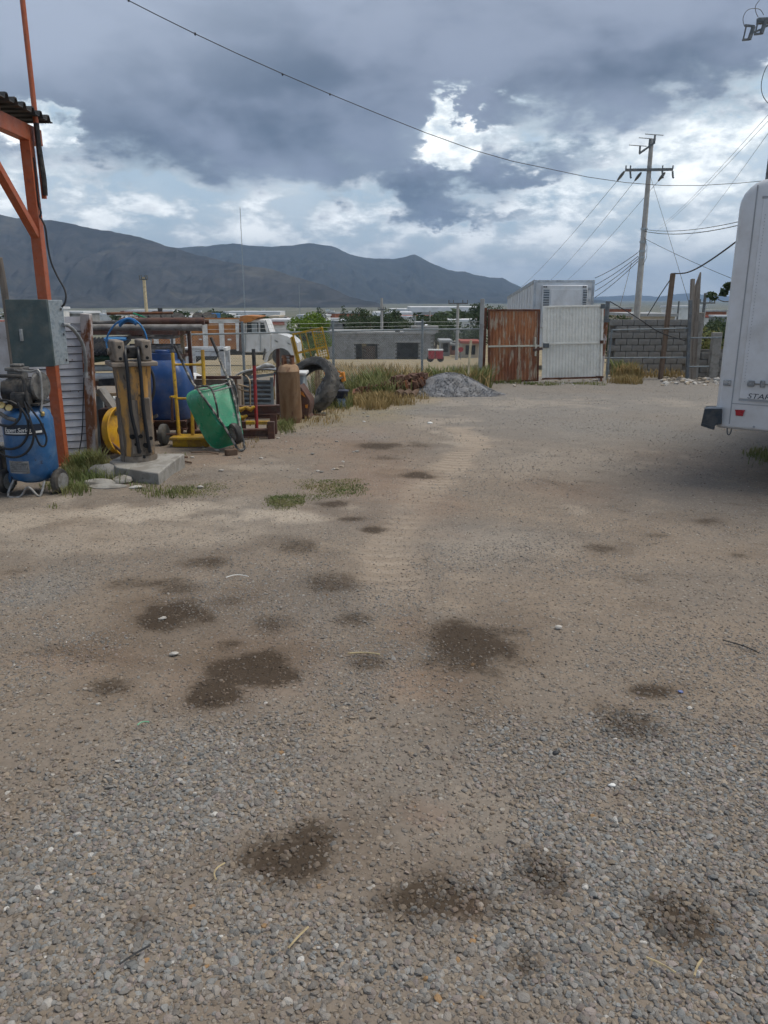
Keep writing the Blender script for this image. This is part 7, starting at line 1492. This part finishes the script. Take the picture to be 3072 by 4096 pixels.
    MB().tube([(p.x, 24.2, gz(p.x, 24.2)), (r1.x + .1, 24.2, r1.z - .6), r1, A(2900, 1207, 24.2), A(2862, 1190, 24.2)], [.05, .035, .02, .014, .008], 6).build('stem', 'bark', t, 60); MB().tube([r1, A(2930, 1170, 24.2), A(2905, 1150, 24.2)], [.02, .012, .008], 6).build('stem', 'bark', t, 60)
    cs = [tuple(A(x, y, 24.2) - Vector(t['_o'])) + (.12,) for x, y in ((2855, 1188), (2845, 1183), (2905, 1165), (2895, 1172), (2910, 1146), (2980, 1150), (3000, 1120))]
    v, f = leaf_cloud(150, cs, .10, 3); me = bpy.data.meshes.new('leaves'); me.from_pydata(v.tolist(), [], f.tolist()); me.materials.append(MAT['leaf_dark']); o = bpy.data.objects.new('leaves', me); COL.objects.link(o); o.parent = t
town()

def grass(name, label, patches, matn, seed):
    """patches: (photo x0, x1, distance y0, y1, count, height) ; blades as thin bent strips"""
    r = np.random.default_rng(seed); V = []; F = []; n0 = 0
    for x0, x1, y0, y1, n, h in patches:
        px = x0 + (x1 - x0) * r.random(n); Y = y0 + (y1 - y0) * r.random(n); X = (px - 1536) / FPX * Y / 1.0
        u_ = np.abs((px - x0) / (x1 - x0) * 2 - 1); v_ = np.abs((Y - y0) / (y1 - y0) * 2 - 1); e_ = np.maximum(0, np.hypot(u_, v_) - .45)
        k = fbm(X * 2.2, Y * 2.2, 3, seed) + r.normal(0, .1, n) - e_ * .42 > .42; X, Y = X[k], Y[k]; m = len(X); Z = zground(X, Y)
        hh = h * (.45 + .75 * r.random(m)) * (.5 + fbm(X * 1.3, Y * 1.3, 2, seed + 1)); a = r.random(m) * 6.28; ln = hh * (.15 + .5 * r.random(m)); w = np.maximum(.003, hh * .014) * (1 + Y / 14)
        dx, dy = np.cos(a), np.sin(a); sx, sy = -dy * w, dx * w
        b = np.stack([X, Y, Z], -1)
        def pt(f, s, q): return np.stack([X + dx * ln * f * f + sx * s, Y + dy * ln * f * f + sy * s, Z + hh * f * (1 - .18 * f) * 1.0 - .01], -1)
        pts = np.stack([pt(0, -1, 0), pt(0, 1, 0), pt(.55, .75, 0), pt(.55, -.75, 0), pt(1, 0, 0)], 1)
        V.append(pts.reshape(-1, 3)); i = n0 + np.arange(m) * 5
        F += np.stack([i, i + 1, i + 2, i + 3], -1).tolist() + np.stack([i + 3, i + 2, i + 4], -1).tolist(); n0 += 5 * m
    o = raw(name, np.concatenate(V).tolist(), F, matn); tag(o, label, 'grass', kind='stuff')
grass('green_weeds', 'green weeds round the compressor and the concrete block', [(215, 470, 8.0, 9.4, 2600, .16), (240, 400, 9.0, 9.7, 1500, .26), (120, 330, 7.4, 8.2, 1300, .10), (480, 760, 7.4, 8.3, 1500, .07), (1030, 1210, 6.9, 7.7, 6500, .035), (1160, 1500, 7.3, 8.4, 8500, .030), (640, 900, 7.4, 8.3, 2500, .03), (600, 760, 9.5, 10.5, 500, .08), (140, 200, 6.9, 7.2, 300, .06), (1080, 1180, 12.0, 13.4, 900, .16), (2990, 3150, 9.3, 10.5, 1200, .14)], 'grass_green', 5)
grass('dry_grass', 'dry straw-coloured grass in front of the rusty links and scrap', [(1380, 1720, 16.2, 18.6, 4200, .22), (1080, 1420, 12.6, 16.0, 1900, .12), (1400, 1560, 15.5, 17.5, 1500, .30), (1240, 1960, 19.2, 23.0, 5200, .55), (2430, 2560, 23.5, 26.0, 1500, .5), (2440, 2760, 24.5, 26.5, 1500, .28), (700, 1100, 16.5, 20, 4200, .45), (1000, 1700, 26, 34, 2600, .4), (2420, 2560, 22.0, 24.0, 900, .3), (880, 1080, 10.6, 12, 600, .09)], 'grass_dry', 9)
grass('fence_grass', 'tall green grass along the foot of the chain-link fence', [(1240, 1700, 18.6, 21.5, 5200, .55), (1690, 1960, 20.6, 23.5, 3600, .70), (1380, 1640, 18.0, 19.6, 2600, .40), (1960, 2080, 22.0, 23.0, 700, .18), (2090, 2260, 21.6, 22.6, 1300, .12), (2260, 2420, 21.8, 22.8, 700, .10), (640, 1000, 13.4, 16.0, 1600, .30), (2440, 2530, 24.8, 26.2, 900, .7), (1250, 1420, 15.6, 17.6, 900, .3)], 'grass_mixed', 13)

def litter():
    items = []
    def strip(px, py, L, w, ang, m_, name, label, curve=.1):
        p = P(px, py); z = gz(p.x, p.y) + .022; d = V3(math.cos(ang), math.sin(ang), 0); s = V3(-d.y, d.x, 0)
        pts = [p + d * L * (f - .5) + s * curve * L * math.sin(math.pi * f) for f in [k / 6 for k in range(7)]]
        for q in pts: q.z = z + .004 * math.sin(9 * q.x)
        tag(MB().tube(pts, w, 5).build(name, m_, None, 60), label, 'litter')
    strip(950, 2320, .15, .0032, .2, 'litter_white', 'pale_strip', 'curved pale strip near the middle of the yard', .3); strip(575, 2915, .05, .003, .6, 'litter_green', 'green_strip', 'pale green plastic strip on the gravel at the left', .3)
    strip(1455, 2632, .17, .005, -.1, 'straw', 'straw_stalk', 'dry stalk lying on the oil stain in the middle'); strip(885, 3520, .075, .0028, 1.4, 'straw', 'straw_stalk', 'bent dry stalk left of the big front oil stain', .25); strip(1195, 3780, .09, .003, 1.0, 'straw', 'straw_stalk', 'straight dry stalk in the front gravel', .02)
    strip(2640, 3890, .08, .003, -.7, 'straw', 'straw_stalk', 'thin dry stalk at the lower right, leaning left', .05); strip(2790, 3900, .07, .003, .9, 'straw', 'straw_stalk', 'thin dry stalk at the lower right, leaning right', .05); strip(2960, 2600, .2, .0035, -.9, 'black_rubber', 'dark_twig', 'dark twig near the right edge of the yard', .1); strip(545, 3850, .09, .003, .75, 'motor_dark', 'dark_twig', 'dark twig in the front gravel at the left', .03)
    for i, (px, py, s, m_, lb) in enumerate(((2722, 2772, .016, 'litter_blue', 'small blue bottle cap beside the dark stain at right'), (700, 2620, .035, 'stone_white', 'large pale pebble left of the front oil stain'), (650, 2478, .03, 'stone_white', 'pale pebble on the round oil stain'), (2230, 2525, .035, 'stone_white', 'flat white pebble right of the middle stain'), (780, 3180, .014, 'stone_white', 'white pebble in the front left gravel'), (2445, 3145, .02, 'litter_white', 'scrap of pale card on the gravel at right'), (2225, 3015, .022, 'motor_dark', 'black lump of tar on the gravel at right'), (1720, 1697, .06, 'litter_white', 'white plastic scrap beside the tyre track'), (1755, 1585, .05, 'litter_white', 'white scrap at the foot of the gravel heap'), (1640, 1588, .045, 'litter_white', 'white scrap in the dry grass'), (800, 1952, .045, 'stone_white', 'white stone on the grass right of the concrete block'), (770, 1832, .04, 'stone_white', 'white stone left of the wheelbarrow'), (1455, 1690, .03, 'litter_white', 'tiny white scrap in front of the tyre'), (2380, 3600, .012, 'motor_dark', 'dark pebble in the right foreground'))):
        s *= .68; p = P(px, py); tag(MB().blob((p.x, p.y, gz(p.x, p.y) + s * .3 + .004), (s, s * .7, s * .5), 40 + i, .5, 2).build('litter_piece' if 'litter' in m_ else 'pebble', m_, None, 30), lb, 'litter' if 'litter' in m_ else 'pebble')
    p = on(925, 10.0); tag(MB().box((p.x, 10.0, gz(p.x, 10.0) + .04), (.16, .09, .09), Matrix.Rotation(.4, 3, 'Z')).build('wood_offcut', 'log_bark', None, bevel=.01), 'small dark wood block on the ground below the wheelbarrow', 'offcut')
litter()

def haze():
    b = MB(); b.box((0, 0, (1700 - 70) / 2), (90000, 90000, 1700 + 70)); m = bpy.data.materials.new('haze'); m.use_nodes = True; t = NT(m.node_tree); t.n.clear(); out = t.new('ShaderNodeOutputMaterial'); v = t.new('ShaderNodeVolumePrincipled')
    v.inputs['Color'].default_value = (.46, .68, 1.0, 1); v.inputs['Density'].default_value = HAZE; v.inputs['Anisotropy'].default_value = .2; t.l.new(v.outputs[0], out.inputs['Volume'])
    me = bpy.data.meshes.new('haze'); me.from_pydata(b.v, [], b.f); me.update(); me.materials.append(m); o = bpy.data.objects.new('haze', me); COL.objects.link(o); o['kind'] = 'stuff'; o['label'] = 'pale blue haze over the valley and the mountains'
    m.cycles.homogeneous_volume = True
HAZE = 4.6e-5
haze()

def more_junk():
    rr = random.Random(31); Y = 12.9; g = gz(-3, Y)
    x0, x1 = A(745, 1600, Y).x, A(948, 1600, Y).x; zt = A(850, 1516, Y).z
    t = thing('plank_crate', 'weathered grey plank crate standing behind the wheelbarrow', 'crate', ((x0 + x1) / 2, Y, g))
    n = 6; h = (zt - g) / n
    for i in range(n): MB().box(((x0 + x1) / 2 + rr.uniform(-.02, .02), Y + rr.uniform(-.008, .008), g + h * (i + .5)), (x1 - x0 + rr.uniform(-.05, .03), .025, h - .014), Matrix.Rotation(rr.uniform(-.012, .012), 3, 'Y')).build('plank', 'weathered_wood', t, bevel=.003)
    for x in (x0 + .04, (x0 + x1) / 2, x1 - .04): MB().bar((x, Y + .05, g - .02), (x, Y + .05, zt + .02), .07, .06).build('batten', 'brown_wood', t)
    for x in (x0, x1): MB().box((x, Y + .33, (g + zt) / 2), (.025, .55, zt - g)).build('end_board', 'weathered_wood', t)
    p0, p1 = A(752, 1503, 12.3), A(948, 1500, 12.5); k = tag(MB().bar((p0.x, 12.85, zt + .03), (p1.x, 12.85, zt + .03), .05, .05).build('angle_bar', 'brown_steel', None), 'rusty angle bar lying along the top of the plank crate', 'bar')
    # loose rods and timber on and in front of the rack
    Yr = 12.0; zr = A(600, 1320, Yr).z; z2 = A(600, 1410, Yr).z
    for i, (a, b, dz, dy, r_, m_, lb) in enumerate(((430, 690, .24, .02, .02, 'rust', 'thin rusty rod lying on the brown pipe of the rack'), (350, 760, .11, .05, .025, 'pipe_grey', 'thin grey tube between the rack pipes'), (520, 815, .10, .3, .035, 'rust_dark', 'dark rusty tube at the back of the rack top'))):
        xa, xb = A(a, 1300, Yr).x, A(b, 1300, Yr).x; tag(MB().tube([(xa, Yr + dy, zr + dz), (xb, Yr + dy + .06, zr + dz + .01)], r_, 8).build('steel_rod', m_, None, 40), lb, 'rod')
    for i, (a, b, z_, m_, lb) in enumerate(((505, 640, .05, 'weathered_wood', 'grey timber on the lower shelf behind the breaker, front one'), (500, 700, .05, 'brown_wood', 'brown timber on the lower shelf behind the breaker, back one'))):
        xa, xb = A(a, 1500, Yr).x, A(b, 1500, Yr).x; tag(MB().bar((xa, Yr - .05 + .25 * i, A(430, 1520, Yr).z + z_), (xb, Yr + .25 * i, A(430, 1520, Yr).z + z_), .1, .09).build('timber', m_, None, bevel=.006), lb, 'timber')
    # dark heap under the rack between the corner post and the breaker
    q = A(440, 1660, 10.9); g2 = gz(q.x, 10.9); k = thing('scrap_pile', 'dark heap of rusty offcuts on the ground behind the yellow rim', 'scrap', (q.x, 10.9, g2))
    for i in range(26):
        c = V3(q.x + rr.uniform(-.35, .5), 10.9 + rr.uniform(-.15, .3), g2 + .05 + rr.random() ** 1.6 * .45); rot = Euler((rr.uniform(-.5, .5), rr.uniform(-.6, .6), rr.uniform(0, 3))).to_matrix()
        MB().box(c, (rr.uniform(.15, .45), rr.uniform(.04, .12), rr.uniform(.02, .07)), rot).build('offcut', rr.choice(('rust_dark', 'rust', 'scrap_dark', 'brown_wood', 'pipe_grey')), k)
    for i, (px, py, Yq, L, m_) in enumerate(((640, 1830, 9.7, .7, 'rust_dark'), (700, 1845, 9.5, .5, 'log_bark'), (1240, 1668, 14.3, .6, 'rust_dark'), (820, 1815, 10.1, .4, 'brown_wood'))):
        p = on(px, Yq); z = gz(p.x, Yq) + .02; a = rr.uniform(-.5, .5); tag(MB().tube([(p.x - L / 2 * math.cos(a), Yq - L / 2 * math.sin(a), z), (p.x, Yq + .03, z + .015), (p.x + L / 2 * math.cos(a), Yq + L / 2 * math.sin(a), z)], .012, 6).build('ground_rod', m_, None, 40), ['rusty rod on the ground right of the breaker', 'dark bent stick on the ground in front of the trolley wheel', 'dark rod on the ground beside the big tyre', 'brown stick on the ground below the trolley'][i], 'rod')
    rs = random.Random(77)
    for i in range(70):
        px, py = rs.uniform(640, 1480), rs.uniform(1640, 1900); p = P(px, py)
        if py < 1560 + 260 * (1 - (px - 640) / 840): continue
        s_ = rs.uniform(.012, .035); tag(MB().blob((p.x, p.y, gz(p.x, p.y) + s_ * .3), (s_, s_ * .75, s_ * .5), i, .5, 1).build('ground_stone', rs.choice(('stone_white', 'stone_tan', 'concrete')), None, 25), 'small pale stone scattered on the dirt in front of the junk row', 'stone', 'small stones in front of the junk row')
more_junk()
